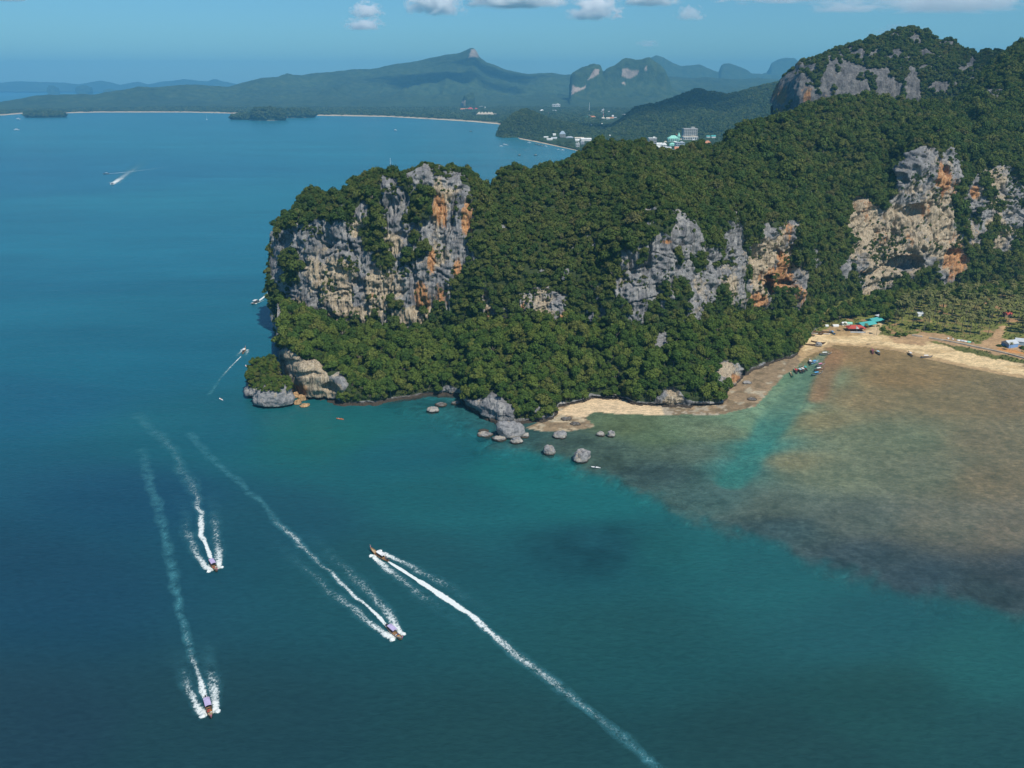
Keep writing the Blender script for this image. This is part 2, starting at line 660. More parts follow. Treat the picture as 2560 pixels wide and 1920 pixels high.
def scatter(name, pts, scl, rot, coll, label, cat='forest'):
    """a wood too dense to count: one object, geometry-node copies of a few trees"""
    pts = np.asarray(pts, np.float32)
    me = bpy.data.meshes.new(name)
    me.vertices.add(len(pts))
    me.vertices.foreach_set('co', pts.ravel())
    a = me.attributes.new('scl', 'FLOAT_VECTOR', 'POINT')
    scl = np.asarray(scl, np.float32)
    if scl.ndim == 1:
        scl = np.stack([scl] * 3, 1)
    a.data.foreach_set('vector', scl.ravel())
    a = me.attributes.new('rot', 'FLOAT_VECTOR', 'POINT')
    a.data.foreach_set('vector', np.asarray(rot, np.float32).ravel())
    o = link(name, me)
    ng = bpy.data.node_groups.new(name, 'GeometryNodeTree')
    ng.interface.new_socket('Geometry', in_out='INPUT', socket_type='NodeSocketGeometry')
    ng.interface.new_socket('Geometry', in_out='OUTPUT', socket_type='NodeSocketGeometry')
    N, L = ng.nodes, ng.links
    gi, go = N.new('NodeGroupInput'), N.new('NodeGroupOutput')
    ci = N.new('GeometryNodeCollectionInfo')
    ci.inputs[0].default_value = coll
    ci.inputs[1].default_value = True
    ci.inputs[2].default_value = True
    ip = N.new('GeometryNodeInstanceOnPoints')
    ip.inputs['Pick Instance'].default_value = True
    at_s = N.new('GeometryNodeInputNamedAttribute')
    at_s.data_type = 'FLOAT_VECTOR'
    at_s.inputs[0].default_value = 'scl'
    at_r = N.new('GeometryNodeInputNamedAttribute')
    at_r.data_type = 'FLOAT_VECTOR'
    at_r.inputs[0].default_value = 'rot'
    e2r = N.new('FunctionNodeEulerToRotation')
    rv = N.new('FunctionNodeRandomValue')
    rv.data_type = 'INT'
    rv.inputs[4].default_value = 0
    rv.inputs[5].default_value = len(coll.objects) - 1
    L.new(gi.outputs[0], ip.inputs['Points'])
    L.new(ci.outputs[0], ip.inputs['Instance'])
    L.new(rv.outputs[2], ip.inputs['Instance Index'])
    L.new(at_s.outputs[0], ip.inputs['Scale'])
    L.new(at_r.outputs[0], e2r.inputs[0])
    L.new(e2r.outputs[0], ip.inputs['Rotation'])
    L.new(ip.outputs[0], go.inputs[0])
    md = o.modifiers.new('forest', 'NODES')
    md.node_group = ng
    tag(o, label, cat, kind='stuff')
    return o


def sample_mesh(P, prob, n, spacing, rng):
    """random points on a grid mesh P (nc, nr, 3) weighted by area and prob, thinned to a spacing"""
    A, B, C, D = P[:-1, :-1], P[1:, :-1], P[1:, 1:], P[:-1, 1:]
    area = 0.5 * np.linalg.norm(np.cross(C - A, D - B), axis=-1)
    pr = 0.25 * (prob[:-1, :-1] + prob[1:, :-1] + prob[1:, 1:] + prob[:-1, 1:])
    w = (area * pr).ravel()
    if w.sum() <= 0:
        return np.zeros((0, 3)), np.zeros(0, int)
    idx = rng.choice(len(w), n, p=w / w.sum())
    s, q = rng.random(n)[:, None], rng.random(n)[:, None]
    a, b, c, d = (X.reshape(-1, 3)[idx] for X in (A, B, C, D))
    pts = a * (1 - s) * (1 - q) + b * s * (1 - q) + c * s * q + d * (1 - s) * q
    if spacing > 0:
        key = np.floor(pts / spacing).astype(np.int64)
        k = key[:, 0] * 73856093 ^ key[:, 1] * 19349663 ^ key[:, 2] * 83492791
        _, first = np.unique(k, return_index=True)
        pts, idx = pts[first], idx[first]
    return pts, idx


def rots(n, rng, tilt=0.12):
    return np.stack([rng.normal(0, tilt, n), rng.normal(0, tilt, n), rng.uniform(0, 6.283, n)], 1)


# ----------------------------------------------------------------------------
# the near massif: sea cliffs, wooded saddle, cave cliffs, right-hand hill
# ----------------------------------------------------------------------------
def ZP(x0, y0, k, pts):
    return [(x0 + k * x, y0 + k * y) for x, y in pts]


Z4 = lambda p: ZP(580, 380, 0.30137, p)
Z5 = lambda p: ZP(1200, 320, 0.32543, p)
Z6 = lambda p: ZP(1840, 320, 0.3255, p)
Z3 = lambda p: ZP(1700, 0, 0.3888, p)

ROCK_POLYS = [
    Z4([(310, 690), (340, 640), (400, 700), (430, 650), (560, 650), (600, 600), (700, 570), (820, 560), (900, 600), (940, 500),
        (900, 420), (960, 430), (990, 560), (1030, 560), (1035, 460), (1100, 370), (1150, 420), (1200, 400), (1265, 420), (1265, 300),
        (1320, 255), (1450, 280), (1490, 340), (1530, 300), (1520, 190), (1650, 160), (1760, 170), (1850, 200), (1950, 330), (1940, 450),
        (2000, 560), (2010, 670), (1950, 680), (1950, 900), (1920, 1000), (1930, 1150), (1940, 1210), (1820, 1120), (1830, 1180),
        (1810, 1330), (1770, 1330), (1760, 1230), (1700, 1280), (1600, 1360), (1560, 1470), (1500, 1450), (1450, 1500), (1370, 1480),
        (1330, 1400), (1260, 1440), (1200, 1380), (950, 1400), (800, 1430), (660, 1440), (600, 1500), (430, 1560), (340, 1480),
        (320, 1340), (430, 1290), (420, 1200), (330, 1060)]),
    Z5([(1050, 1270), (1060, 1120), (1100, 960), (1150, 890), (1165, 950), (1130, 1150), (1070, 1290)]),
    Z5([(1165, 1290), (1170, 1080), (1260, 1000), (1290, 880), (1330, 810), (1420, 830), (1500, 870), (1490, 930), (1380, 960),
        (1400, 1080), (1560, 1080), (1580, 1150), (1400, 1180), (1330, 1300), (1290, 1380), (1250, 1540), (1150, 1540), (1130, 1440)]),
    Z5([(1450, 680), (1500, 640), (1560, 670), (1640, 780), (1590, 800), (1520, 790), (1460, 720)]),
    Z5([(1520, 830), (1600, 840), (1690, 900), (1680, 980), (1640, 1000), (1560, 930)]),
    Z5([(1840, 870), (1850, 760), (1940, 720), (2010, 800), (2010, 1000), (2000, 1280), (2005, 1390), (1900, 1370), (1880, 1280),
        (1780, 1220), (1780, 1100), (1840, 1050)]),
    Z5([(1600, 1270), (1700, 1150), (1760, 1200), (1750, 1340), (1680, 1440), (1600, 1510), (1540, 1500), (1600, 1380)]),
    Z5([(1290, 900), (1400, 800), (1460, 700), (1500, 640), (1600, 720), (1690, 900), (1640, 1010), (1500, 960), (1420, 1000), (1560, 1090), (1480, 1180), (1340, 1150), (1280, 1050)]),
    Z5([(1600, 1180), (1780, 1060), (1800, 1250), (1700, 1400), (1620, 1500), (1560, 1480)]),
    Z5([(1740, 680), (1760, 600), (1800, 530), (1850, 660), (1790, 700)]),
    Z5([(1905, 640), (1950, 540), (1980, 640), (1930, 700)]),
    Z5([(670, 450), (720, 410), (780, 480), (720, 520)]),
    Z5([(80, 780), (130, 730), (195, 790), (110, 840)]),
    Z5([(830, 870), (880, 830), (950, 930), (880, 970)]),
    Z5([(10, 1240), (60, 1220), (110, 1290), (115, 1480), (60, 1480), (20, 1350)]),
    Z5([(315, 1290), (480, 1235), (640, 1310), (660, 1490), (560, 1510), (550, 1400), (460, 1490), (420, 1400), (295, 1430)]),
    Z5([(870, 1180), (930, 1210), (910, 1330), (885, 1320)]),
    Z6([(1250, 350), (1340, 220), (1450, 140), (1530, 170), (1560, 190), (1650, 160), (1710, 270), (1690, 420), (1650, 760),
        (1730, 880), (1755, 1120), (1700, 1190), (1560, 1240), (1540, 1100), (1430, 1100), (1240, 1170), (1180, 1230), (1060, 1290),
        (930, 1260), (900, 1180), (870, 1100), (780, 1170), (760, 1100), (830, 1000), (870, 880), (790, 860), (830, 690), (870, 600),
        (920, 520), (1000, 540), (1060, 580), (1120, 640), (1170, 600), (1220, 480)]),
    Z6([(1780, 500), (1845, 390), (1855, 520), (1810, 930), (1765, 940), (1740, 760)]),
    Z6([(1910, 340), (2000, 285), (2110, 345), (2195, 480), (2160, 620), (2200, 760), (2090, 930), (1970, 990), (1945, 880),
        (2010, 740), (2040, 640), (1990, 600), (1870, 740), (1850, 640), (1940, 500)]),
    Z6([(60, 1250), (55, 1100), (60, 950), (120, 860), (140, 770), (210, 755), (270, 735), (350, 755), (410, 695), (445, 720),
        (440, 900), (410, 1000), (430, 1080), (470, 1060), (500, 1150), (475, 1400), (425, 1400), (420, 1270), (320, 1270), (270, 1230),
        (190, 1350), (110, 1360)]),
    Z6([(540, 980), (570, 840), (600, 960), (610, 1090), (560, 1110)]),
    Z6([(470, 520), (510, 460), (550, 520), (510, 570)]),
    Z3([(1940, 640), (1960, 560), (2060, 560), (2110, 610), (2040, 660)]),
]
PART_POLYS = [Z5([(1290, 880), (1400, 780), (1500, 640), (1640, 780), (1690, 900), (1840, 870), (1850, 760), (1940, 720), (2010, 800), (2005, 1390), (1780, 1300), (1600, 1510), (1250, 1540), (1150, 1540), (1060, 1270), (1110, 960)]),
              Z5([(280, 1250), (480, 1200), (660, 1280), (680, 1500), (300, 1440)]), Z6([(1740, 480), (1860, 380), (2000, 280), (2200, 460), (2200, 800), (1960, 1000), (1940, 760), (1800, 940), (1740, 900)])]
VEG_POLYS = [
    Z4([(450, 790), (540, 780), (600, 900), (600, 1090), (500, 1090), (470, 960)]),
    Z4([(1150, 400), (1260, 430), (1265, 640), (1290, 720), (1260, 830), (1110, 830), (1110, 660), (1165, 600)]),
    Z4([(1190, 860), (1320, 820), (1380, 950), (1250, 990)]),
    Z4([(1500, 350), (1620, 290), (1690, 360), (1640, 450), (1660, 560), (1580, 580), (1440, 570), (1500, 470)]),
    Z4([(1470, 670), (1560, 650), (1560, 740), (1480, 760)]),
    Z4([(1560, 780), (1640, 790), (1600, 850), (1480, 910), (1460, 880)]),
    Z4([(290, 1120), (350, 1070), (440, 1200), (420, 1320), (330, 1340), (285, 1250)]),
    Z4([(1330, 1240), (1430, 1240), (1420, 1310), (1350, 1310)]),
    Z4([(1990, 1000), (1850, 1100), (1840, 1250), (1930, 1250)]),
]
# ochre and rust stains: centre, half width, half height, strength (photograph pixels)
ORANGE = [(1096, 520, 22, 42, 1.0), (1112, 550, 10, 30, .7), (1165, 545, 10, 50, 1.0), (1180, 570, 9, 28, 1.0), (1082, 650, 10, 34, .9),
          (1058, 745, 22, 48, 1.0), (1100, 740, 24, 36, .7), (1145, 680, 12, 36, .8), (940, 745, 26, 24, .35), (728, 655, 8, 26, .6),
          (1655, 602, 10, 8, .8), (1796, 712, 26, 30, .45), (1935, 700, 50, 40, 1.0), (1880, 750, 26, 24, .9), (1965, 575, 14, 40, .7),
          (1955, 665, 26, 40, .9), (1985, 730, 12, 36, .7), (2350, 450, 20, 46, .9), (2380, 470, 14, 40, .6), (2385, 650, 34, 60, .85),
          (2432, 480, 10, 20, 1.0), (2430, 560, 10, 40, .5), (1408, 790, 14, 22, .7), (1310, 770, 16, 18, .5), (1222, 785, 8, 16, .8),
          (2150, 680, 36, 10, .6), (2505, 600, 20, 40, .3), (2330, 600, 36, 36, .4), (2160, 530, 20, 60, .5), (2200, 600, 30, 40, .45), (2270, 600, 40, 30, .45), (2240, 640, 60, 14, .5), (2310, 520, 24, 40, .45)]
TAN = [(905, 570, 18, 22, .9), (840, 700, 70, 70, .75), (960, 730, 60, 60, .8), (1085, 640, 60, 60, .35), (870, 790, 90, 25, .9),
       (1040, 790, 70, 30, .8), (1100, 510, 30, 60, .6), (740, 780, 30, 40, .5), (985, 610, 25, 30, .7), (835, 620, 40, 30, .4),
       (1890, 660, 40, 90, .75), (1950, 640, 50, 90, .45), (2150, 560, 48, 90, .85), (2250, 580, 85, 110, .66), (2200, 670, 70, 60, .75),
       (2340, 560, 66, 110, .66), (2400, 620, 40, 90, .6), (2480, 470, 40, 60, .6), (2490, 590, 40, 50, .8), (1560, 680, 20, 50, .4),
       (1810, 730, 35, 60, .6), (1740, 730, 25, 50, .4), (1720, 930, 30, 30, .5), (1222, 740, 16, 50, .8), (1350, 760, 60, 40, .5),
       (760, 930, 70, 50, .9), (800, 980, 70, 25, .8)]
# cave mouths and overhung hollows: centre, half sizes, depth in metres
CAVES = [(1910, 712, 15, 25, 16), (1962, 708, 20, 8, 9), (1942, 635, 10, 16, 6), (2262, 660, 44, 22, 18), (2282, 530, 24, 20, 10),
         (2258, 449, 8, 11, 8), (2362, 425, 6, 14, 6), (2345, 478, 9, 12, 6), (2252, 692, 12, 8, 7), (2300, 625, 8, 8, 5), (2368, 630, 8, 7, 5),
         (722, 608, 16, 18, 6), (728, 632, 8, 10, 5), (812, 697, 7, 6, 3), (900, 705, 12, 14, 4), (1400, 745, 18, 12, 4), (1235, 800, 10, 24, 6),
         (1645, 750, 5, 40, 5), (1500, 800, 14, 50, 6)]


def stains(u, v, lst):
    r = np.zeros(u.shape)
    for cu, cv, a, b, s in lst:
        r = np.maximum(r, s * np.exp(-(((u - cu) / a) ** 2 + ((v - cv) / b) ** 2) * 0.8))
    return r


def rock_mask(P, u, v):
    n1 = fbm(P / 7.0, 4, 51) * 10
    n2 = fbm(P * np.array([1, 1, 0.3]) / 5.0, 3, 57) * 24
    uu, vv = u + n1, v + n2
    m = np.zeros(u.shape, bool)
    for p in ROCK_POLYS:
        m |= inpoly(uu, vv, p)
    g = fbm(P * np.array([1, 1, 0.3]) / 10.0, 3, 59)
    for p in PART_POLYS:
        m |= inpoly(uu, vv, p) & (g > -0.04)
    for p in VEG_POLYS:
        m &= ~inpoly(uu, vv, p)
    return m.astype(float)


RIDGE = [(672, 522), (697, 530), (725, 513), (731, 494), (749, 473), (773, 466), (797, 467), (818, 479), (845, 482), (860, 470),
         (881, 446), (905, 434), (936, 422), (951, 419), (981, 428), (1005, 440), (1035, 446), (1041, 432), (1062, 426), (1110, 424),
         (1137, 420), (1171, 419), (1192, 431), (1201, 449), (1216, 452), (1228, 467), (1240, 445), (1249, 434), (1271, 411),
         (1294, 406), (1311, 416), (1330, 418), (1346, 408), (1363, 396), (1382, 393), (1395, 401), (1411, 395), (1434, 378),
         (1460, 362), (1477, 351), (1509, 348), (1542, 351), (1558, 348), (1607, 349), (1626, 359), (1639, 369), (1662, 375),
         (1688, 375), (1701, 362), (1734, 356), (1753, 354), (1773, 366), (1786, 359), (1802, 349), (1818, 336), (1836, 319),
         (1863, 305), (1925, 293), (1972, 276), (2011, 264), (2058, 249), (2120, 237), (2167, 239), (2205, 250), (2244, 253),
         (2283, 257), (2338, 252), (2376, 262), (2400, 245), (2440, 205), (2480, 160), (2512, 128), (2536, 111), (2560, 97),
         (2650, 60), (2800, 30)]
RIDGE_Y = [(672, 645), (760, 640), (900, 625), (1030, 600), (1060, 588), (1160, 610), (1230, 640), (1300, 650), (1480, 715), (1640, 740),
           (1740, 760), (1850, 810), (2000, 880), (2120, 920), (2250, 960), (2376, 1000), (2512, 1080), (2800, 1150)]
TOP = [(672, 600), (720, 560), (760, 575), (800, 556), (850, 520), (900, 500), (960, 478), (1000, 466), (1060, 448), (1110, 450), (1160, 466),
       (1180, 520), (1230, 610), (1300, 660), (1400, 676), (1500, 660), (1560, 620), (1600, 570), (1650, 530), (1700, 535), (1760, 600), (1800, 560),
       (1850, 550), (1900, 562), (1980, 550), (2005, 560), (2040, 620), (2080, 560), (2110, 520), (2150, 490), (2200, 500), (2230, 470),
       (2260, 430), (2300, 385), (2370, 372), (2400, 410), (2420, 450), (2480, 425), (2540, 430), (2570, 470), (2650, 480), (2800, 500)]
TOP_Y = [(672, 632), (760, 596), (850, 582), (1000, 574), (1060, 570), (1160, 572), (1230, 560), (1400, 545), (1560, 535), (1650, 545),
         (1760, 562), (1830, 598), (1850, 606), (1990, 642), (2050, 680), (2140, 738), (2200, 752), (2300, 768), (2400, 790), (2500, 810), (2800, 860)]
FOOT = [(672, 836), (760, 832), (1000, 838), (1130, 842), (1230, 820), (1400, 805), (1500, 825), (1560, 838), (1650, 835), (1740, 815), (1850, 800),
        (1990, 790), (2050, 772), (2130, 745), (2200, 742), (2350, 730), (2450, 700), (2560, 690), (2800, 680)]
FOOT_Y = [(672, 612), (760, 578), (850, 562), (1000, 548), (1130, 540), (1230, 530), (1400, 518), (1500, 512), (1560, 512), (1650, 515),
          (1740, 530), (1830, 588), (1850, 602), (1930, 628), (2000, 640), (2060, 676), (2130, 716), (2200, 732), (2350, 744), (2450, 760), (2560, 775), (2800, 800)]

us = np.arange(672, 2800, 1.7)
nc = len(us)
rid_v = smooth(tab(us, RIDGE), 7) + np.interp(us, [672, 1000, 1040, 1115, 1170, 1500, 2300, 2800], [16, 15, 2, 2, 15, 15, 10, 8])
rid_Y = smooth(tab(us, RIDGE_Y), 25)
top_v, top_Y = smooth(tab(us, TOP), 9), smooth(tab(us, TOP_Y), 17)
foot_v, foot_Y = smooth(tab(us, FOOT), 15), smooth(tab(us, FOOT_Y), 17)
top_v = np.maximum(top_v, rid_v + 8)
k_edge = np.clip((us - 672) / (800 - 672), 0, 1)


def edge_u(e):
    """pull the leftmost columns in to the outline of the headland"""
    return e + (800 - e) * k_edge ** 0.8 if e is not None else us


rows = []
w = np.where(us < 800, 1, 0)
for (e, fy) in ((702, None), (690, 0.0), (674, 0.34), (671, 0.68), (676, 1.0)):
    uu = np.where(us < 800, e + (800 - e) * k_edge, us)
    if fy is None:
        p = at(uu, foot_v, foot_Y)
        p[:, 2] -= 14
        p[:, 1] -= 3
    else:
        p = at(uu, foot_v + (top_v - foot_v) * fy, foot_Y + (top_Y - foot_Y) * (fy ** 1.2))
    rows.append(p)
for (e, fy) in ((684, 0.33), (694, 0.68), (706, 1.0)):
    uu = np.where(us < 800, e + (800 - e) * k_edge, us)
    Yq = top_Y + (rid_Y - top_Y) * fy
    vq = top_v + (rid_v - top_v) * (1 - (1 - fy) ** 1.25)
    rows.append(at(uu, vq, Yq))
back = rows[-1].copy()
for dy, zf in ((22, 0.93), (70, 0.62), (150, -0.05)):
    p = back.copy()
    p[:, 1] += dy
    p[:, 0] *= (back[:, 1] + dy * 0.5) / back[:, 1]
    p[:, 2] = np.maximum(back[:, 2] * zf, -6) if zf > 0 else -6
    rows.append(p)
R = np.stack(rows, 1)
P = rows_refine(R, [5, 44, 44, 40, 26, 30, 26, 8, 8, 6])
NRF = 5 + 44 + 44 + 40 + 26 + 30 + 26          # last visible row = ridge
u0, v0 = proj(P)
N = grid_normals(P)
sgn = np.sign((N * (np.array([0, 0, CAM_H]) - P)).sum(-1)[: , :120].mean())
N *= sgn
rk = rock_mask(P, u0, v0)
rk = np.maximum(rk, (fbm(P * np.array([1, 1, 0.35]) / 7.5, 3, 95) > 0.50).astype(float))
rk[:, NRF + 3:] = 0
for _ in range(2):
    rk[1:-1, 1:-1] = (rk[1:-1, 1:-1] * 2 + rk[:-2, 1:-1] + rk[2:, 1:-1] + rk[1:-1, :-2] + rk[1:-1, 2:]) / 6
Nh = N * np.array([1, 1, 0.25])
Nh /= np.maximum(np.linalg.norm(Nh, axis=-1, keepdims=True), 1e-6)
S = P * np.array([1, 1, 0.32])
S2 = P * np.array([1, 1, 0.22])
big = fbm(S / 34, 3, 3)
mid = fbm(S / 11, 3, 9, ridged=True)
small = fbm(P / 3.2, 3, 21, ridged=True)
flute = fbm(S2 / 2.7, 2, 33, ridged=True)
ledge = fbm((P + np.stack([fbm(P / 30, 2, 44) * 14] * 3, -1)) * np.array([0.6, 0.6, 1.7]) / 17, 3, 61)
crk = np.exp(-(vnoise(S / np.array([15, 15, 26]) + 3.3, 301) / 0.07) ** 2) + 0.7 * np.exp(-(vnoise((P + np.stack([fbm(P / 20, 2, 44) * 9] * 3, -1)) * np.array([0.5, 0.5, 1.4]) / 15, 307) / 0.06) ** 2)
disp = rk * (2.0 + 4.4 * big + 1.8 * mid + 1.5 * small + 2.1 * flute + 3.6 * ledge - 3.4 * crk) + (1 - rk) * (4.2 * big + 1.2 * fbm(P / 9, 2, 71))
cv = np.zeros(u0.shape)
nu, nv = u0 + fbm(P / 5, 2, 81) * 7, v0 + fbm(P / 5, 2, 86) * 7
for cu, cvv, a, b, dep in CAVES:
    q = ((nu - cu) / a) ** 2 + ((nv - cvv) / b) ** 2
    cv = np.maximum(cv, dep * np.sqrt(np.clip(1.25 - q, 0, 1)))
rgt = np.interp(u0, [1840, 1890], [0.0, 1.0])
c35, s35 = math.cos(0.62), math.sin(0.62)
wx = fbm(P / 18, 2, 311) * 5
qd = np.stack([(P[..., 2] * c35 - P[..., 0] * s35 + wx) / 7.5, (P[..., 0] * c35 + P[..., 2] * s35) / 34, P[..., 1] / 40], -1)
diag = fbm(qd, 3, 321)
holl = sstep(0.20, 0.55, fbm(qd * np.array([0.8, 2.2, 2.0]), 3, 331))
disp = disp + rk * (rgt * (5.2 * diag + 2.4 * big - 5.5 * holl) - (1 - rgt) * 2.8 * sstep(0.28, 0.6, fbm(P * np.array([0.8, 0.8, 1.0]) / 9, 3, 335)))
disp = disp + (1 - rk) * 10.5 * fbm(P * np.array([1, 1, 0.35]) / 46, 3, 341, ridged=True) * np.interp(np.arange(P.shape[1]), [0, 40, NRF - 34, NRF - 6, NRF + 30], [0, 0.8, 0.8, 0.12, 0.12])[None, :]
damp = np.ones(P.shape[1])
damp[:3] = 0.3
damp[NRF + 8:] = 0.5
edge_damp = np.interp(us, [672, 700], [0.45, 1.0])[:, None]
P = P + Nh * (disp * damp * edge_damp)[..., None]
P = P - np.stack([np.zeros_like(cv), -np.ones_like(cv), np.zeros_like(cv)], -1) * cv[..., None]
me = mesh_np('headland', P.reshape(-1, 3), grid_faces(*P.shape[:2]))
fattr(me, 'rock', np.clip(rk + (cv > 0.5), 0, 1))
fattr(me, 'orange', stains(u0, v0, ORANGE) * rk)
fattr(me, 'tan', stains(u0, v0, TAN) * rk + 0.12)
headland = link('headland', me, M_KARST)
tag(headland, 'long limestone headland with sheer grey and ochre cliffs under jungle', kind='structure')
MASSIF = dict(P=P, rk=rk, u=u0, v=v0, cv=cv)

# woods on the massif
pr = np.clip(1 - rk * 1.3, 0, 1)
pr[:, NRF + 14:] = 0
pr[:, :4] = 0
pr *= (cv < 0.3)
pts, idx = sample_mesh(P, pr, 90000, 3.4, RNG)
n = len(pts)
dist = np.linalg.norm(pts - np.array([0, 0, CAM_H]), axis=1)
sc = (2.1 + 3.3 * RNG.random(n) ** 1.8) * np.interp(dist, [550, 1100], [0.92, 1.35]) * (0.8 + 0.4 * RNG.random(n) ** 3)
pj, pv = proj(pts)
ridge_line = np.interp(pj, us, rid_v)
sc *= np.where(RNG.random(n) < 0.05, 1.45, 1.0)
sc *= np.where(pv < ridge_line + 40, 0.8, 1.0)
keep = RNG.random(n) < np.interp(dist, [600, 900], [0.95, 0.75])
print('massif trees', n, keep.sum())
scatter('hill_forest', (pts - np.array([0, 0, 0.6]))[keep], np.stack([sc, sc, sc * RNG.uniform(0.85, 1.25, n)], 1)[keep], rots(n, RNG)[keep], PC_HILL,
        'dense dark green jungle covering the headland slopes between the cliffs')
# scrub on the cliff ledges
lg = rk * (0.02 + sstep(0.10, 0.42, fbm(P / 13, 3, 91))) * (0.15 + sstep(-0.3, 0.25, ledge))
up = np.clip(grid_normals(P)[..., 2] * sgn, -1, 1)
lg = lg * sstep(-0.25, 0.45, up) * (cv < 0.3)
lg[:, NRF + 6:] = 0
pts, idx = sample_mesh(P, lg, 6200, 1.5, RNG)
n = len(pts)
sc = 0.55 + 1.5 * RNG.random(n) ** 2
print('ledge scrub', n)
scatter('cliff_scrub', pts, sc, rots(n, RNG, 0.35), PC_HILL, 'tufts of green scrub growing on the ledges of the cliffs', 'scrub')


# ----------------------------------------------------------------------------
# the wooded foot of the headland, from the shore up to the cliffs
# ----------------------------------------------------------------------------
Z1B = lambda p: ZP(580, 760, 0.2803, p)
Z2B = lambda p: ZP(1150, 760, 0.31646, p)
EDGE = [(690, 955), (703, 950), (735, 985), (765, 1003), (829, 1004), (860, 1013), (944, 1011), (986, 999), (1087, 985), (1150, 990), (1169, 1016),
        (1213, 1047), (1254, 1058), (1300, 1055), (1352, 1055), (1381, 1046), (1394, 1018), (1444, 1007), (1476, 995), (1561, 1000), (1583, 1011),
        (1628, 1014), (1720, 1020), (1805, 1014), (1818, 985), (1835, 955), (1850, 946), (1879, 926), (1937, 906), (1960, 899), (1986, 890), (1996, 873),
        (2006, 860), (2017, 846), (2034, 830), (2053, 820)]
SHORE_H = [(690, 29), (735, 26), (765, 25), (812, 20), (860, 17), (885, 8), (950, 5), (1100, 5), (1169, 7), (1215, 10), (1280, 9), (1340, 8), (1380, 5),
           (1410, 2.5), (1560, 2.5), (1600, 5), (1640, 9), (1700, 10), (1780, 7), (1812, 8), (1835, 14), (1870, 8), (1920, 5), (2053, 3)]
ub = np.arange(690, 2053, 1.7)
ev = smooth(tab(ub, EDGE), 5)
sh = smooth(tab(ub, SHORE_H), 7)
e0 = gnd(ub, ev, 0.3)
ffv, ffY = smooth(tab(ub, FOOT), 15), smooth(tab(ub, FOOT_Y), 17)
kb = np.clip((ub - 690) / 70, 0, 1)
ft = at(np.where(ub < 760, 704 + (760 - 704) * kb, ub), ffv, np.maximum(ffY, e0[:, 1] + 18))
ft[:, 2] = np.maximum(ft[:, 2], sh + 2)
e0[:, 1] = np.where(ub < 735, e0[:, 1] + (735 - ub) * 0.35, e0[:, 1])
dirn = np.stack([np.zeros(len(ub)), np.ones(len(ub))], 1)


def brow(off, z):
    p = e0.copy()
    p[:, 1] += off
    p[:, 0] *= p[:, 1] / e0[:, 1]
    p[:, 2] = z
    return p


rows = [brow(-3.0, -6.0), brow(-0.6, -0.8), brow(1.6, 1.4), brow(0.6, 0.45 * sh + 0.8), brow(0.6 + 0.22 * sh, sh + 0 * sh)]
top = rows[-1]
for t in (0.3, 0.65, 1.0):
    p = top + (ft - top) * t
    p[:, 2] += 5.0 * math.sin(math.pi * min(t, 0.99)) * np.interp(ub, [690, 1000, 1400, 1900, 2053], [0.8, 1.0, 1.6, 1.2, 0.5])
    rows.append(p)
p = ft.copy()
p[:, 1] += 16
p[:, 2] += 7
rows.append(p)
B = rows_refine(np.stack(rows, 1), [4, 5, 8, 18, 20, 22, 22, 8])
ubp, vbp = proj(B)
NB = grid_normals(B)
NB *= np.sign((NB * (np.array([0, 0, CAM_H]) - B)).sum(-1).mean())
BROCK = [
    Z1B([(370, 420), (480, 395), (560, 440), (690, 510), (830, 560), (880, 640), (1015, 585), (1010, 740), (960, 840), (900, 890),
         (660, 900), (540, 800), (440, 760), (385, 560)]),
    Z1B([(1780, 800), (1900, 720), (2080, 760), (2120, 860), (1980, 840), (1850, 880)]),
    Z2B([(40, 770), (130, 750), (270, 700), (390, 790), (440, 820), (410, 930), (330, 980), (210, 960), (50, 880)]),
    Z2B([(545, 850), (600, 785), (650, 830), (600, 870)]),
    Z2B([(640, 890), (750, 870), (730, 960), (640, 960)]),
    Z2B([(1520, 800), (1570, 720), (1650, 665), (1730, 680), (1800, 760), (1950, 780), (2100, 790), (2090, 850), (1900, 860), (1520, 850)]),
    Z2B([(1970, 570), (2030, 465), (2115, 450), (2212, 490), (2240, 620), (2080, 670), (1985, 650)]),
    Z2B([(1520, 340), (1540, 260), (1630, 200), (1650, 300), (1610, 370)]),
    Z2B([(205, 120), (205, -40), (270, -40), (270, 120)]),
]
nb1, nb2 = fbm(B / 6, 3, 151) * 9, fbm(B / 6, 3, 157) * 9
rb = np.zeros(ubp.shape, bool)
for q in BROCK:
    rb |= inpoly(ubp + nb1, vbp + nb2, q)
rb = rb.astype(float)
rb = np.maximum(rb, ((ubp + nb1 < 704) & (vbp < 868)).astype(float))
rb = np.maximum(rb, 1 - sstep(1.2, 3.4, B[..., 2] + 1.6 * fbm(B / 5, 2, 163)))
for _ in range(2):
    rb[1:-1, 1:-1] = (rb[1:-1, 1:-1] * 2 + rb[:-2, 1:-1] + rb[2:, 1:-1] + rb[1:-1, :-2] + rb[1:-1, 2:]) / 6
bd = rb * (0.4 + 1.8 * fbm(B * np.array([1, 1, 0.5]) / 13, 3, 103) + 1.1 * fbm(B / 5, 3, 109, ridged=True) + 0.55 * fbm(B / 2.2, 2, 121, ridged=True)
           + 1.6 * fbm((B + np.stack([fbm(B / 25, 2, 144) * 10] * 3, -1)) * np.array([0.6, 0.6, 1.8]) / 10, 2, 131))
bd += (1 - rb) * (2.2 * fbm(B / 22, 3, 113))
NBh = NB * np.array([1, 1, 0.5])
NBh /= np.maximum(np.linalg.norm(NBh, axis=-1, keepdims=True), 1e-6)
bcv = np.zeros(ubp.shape)
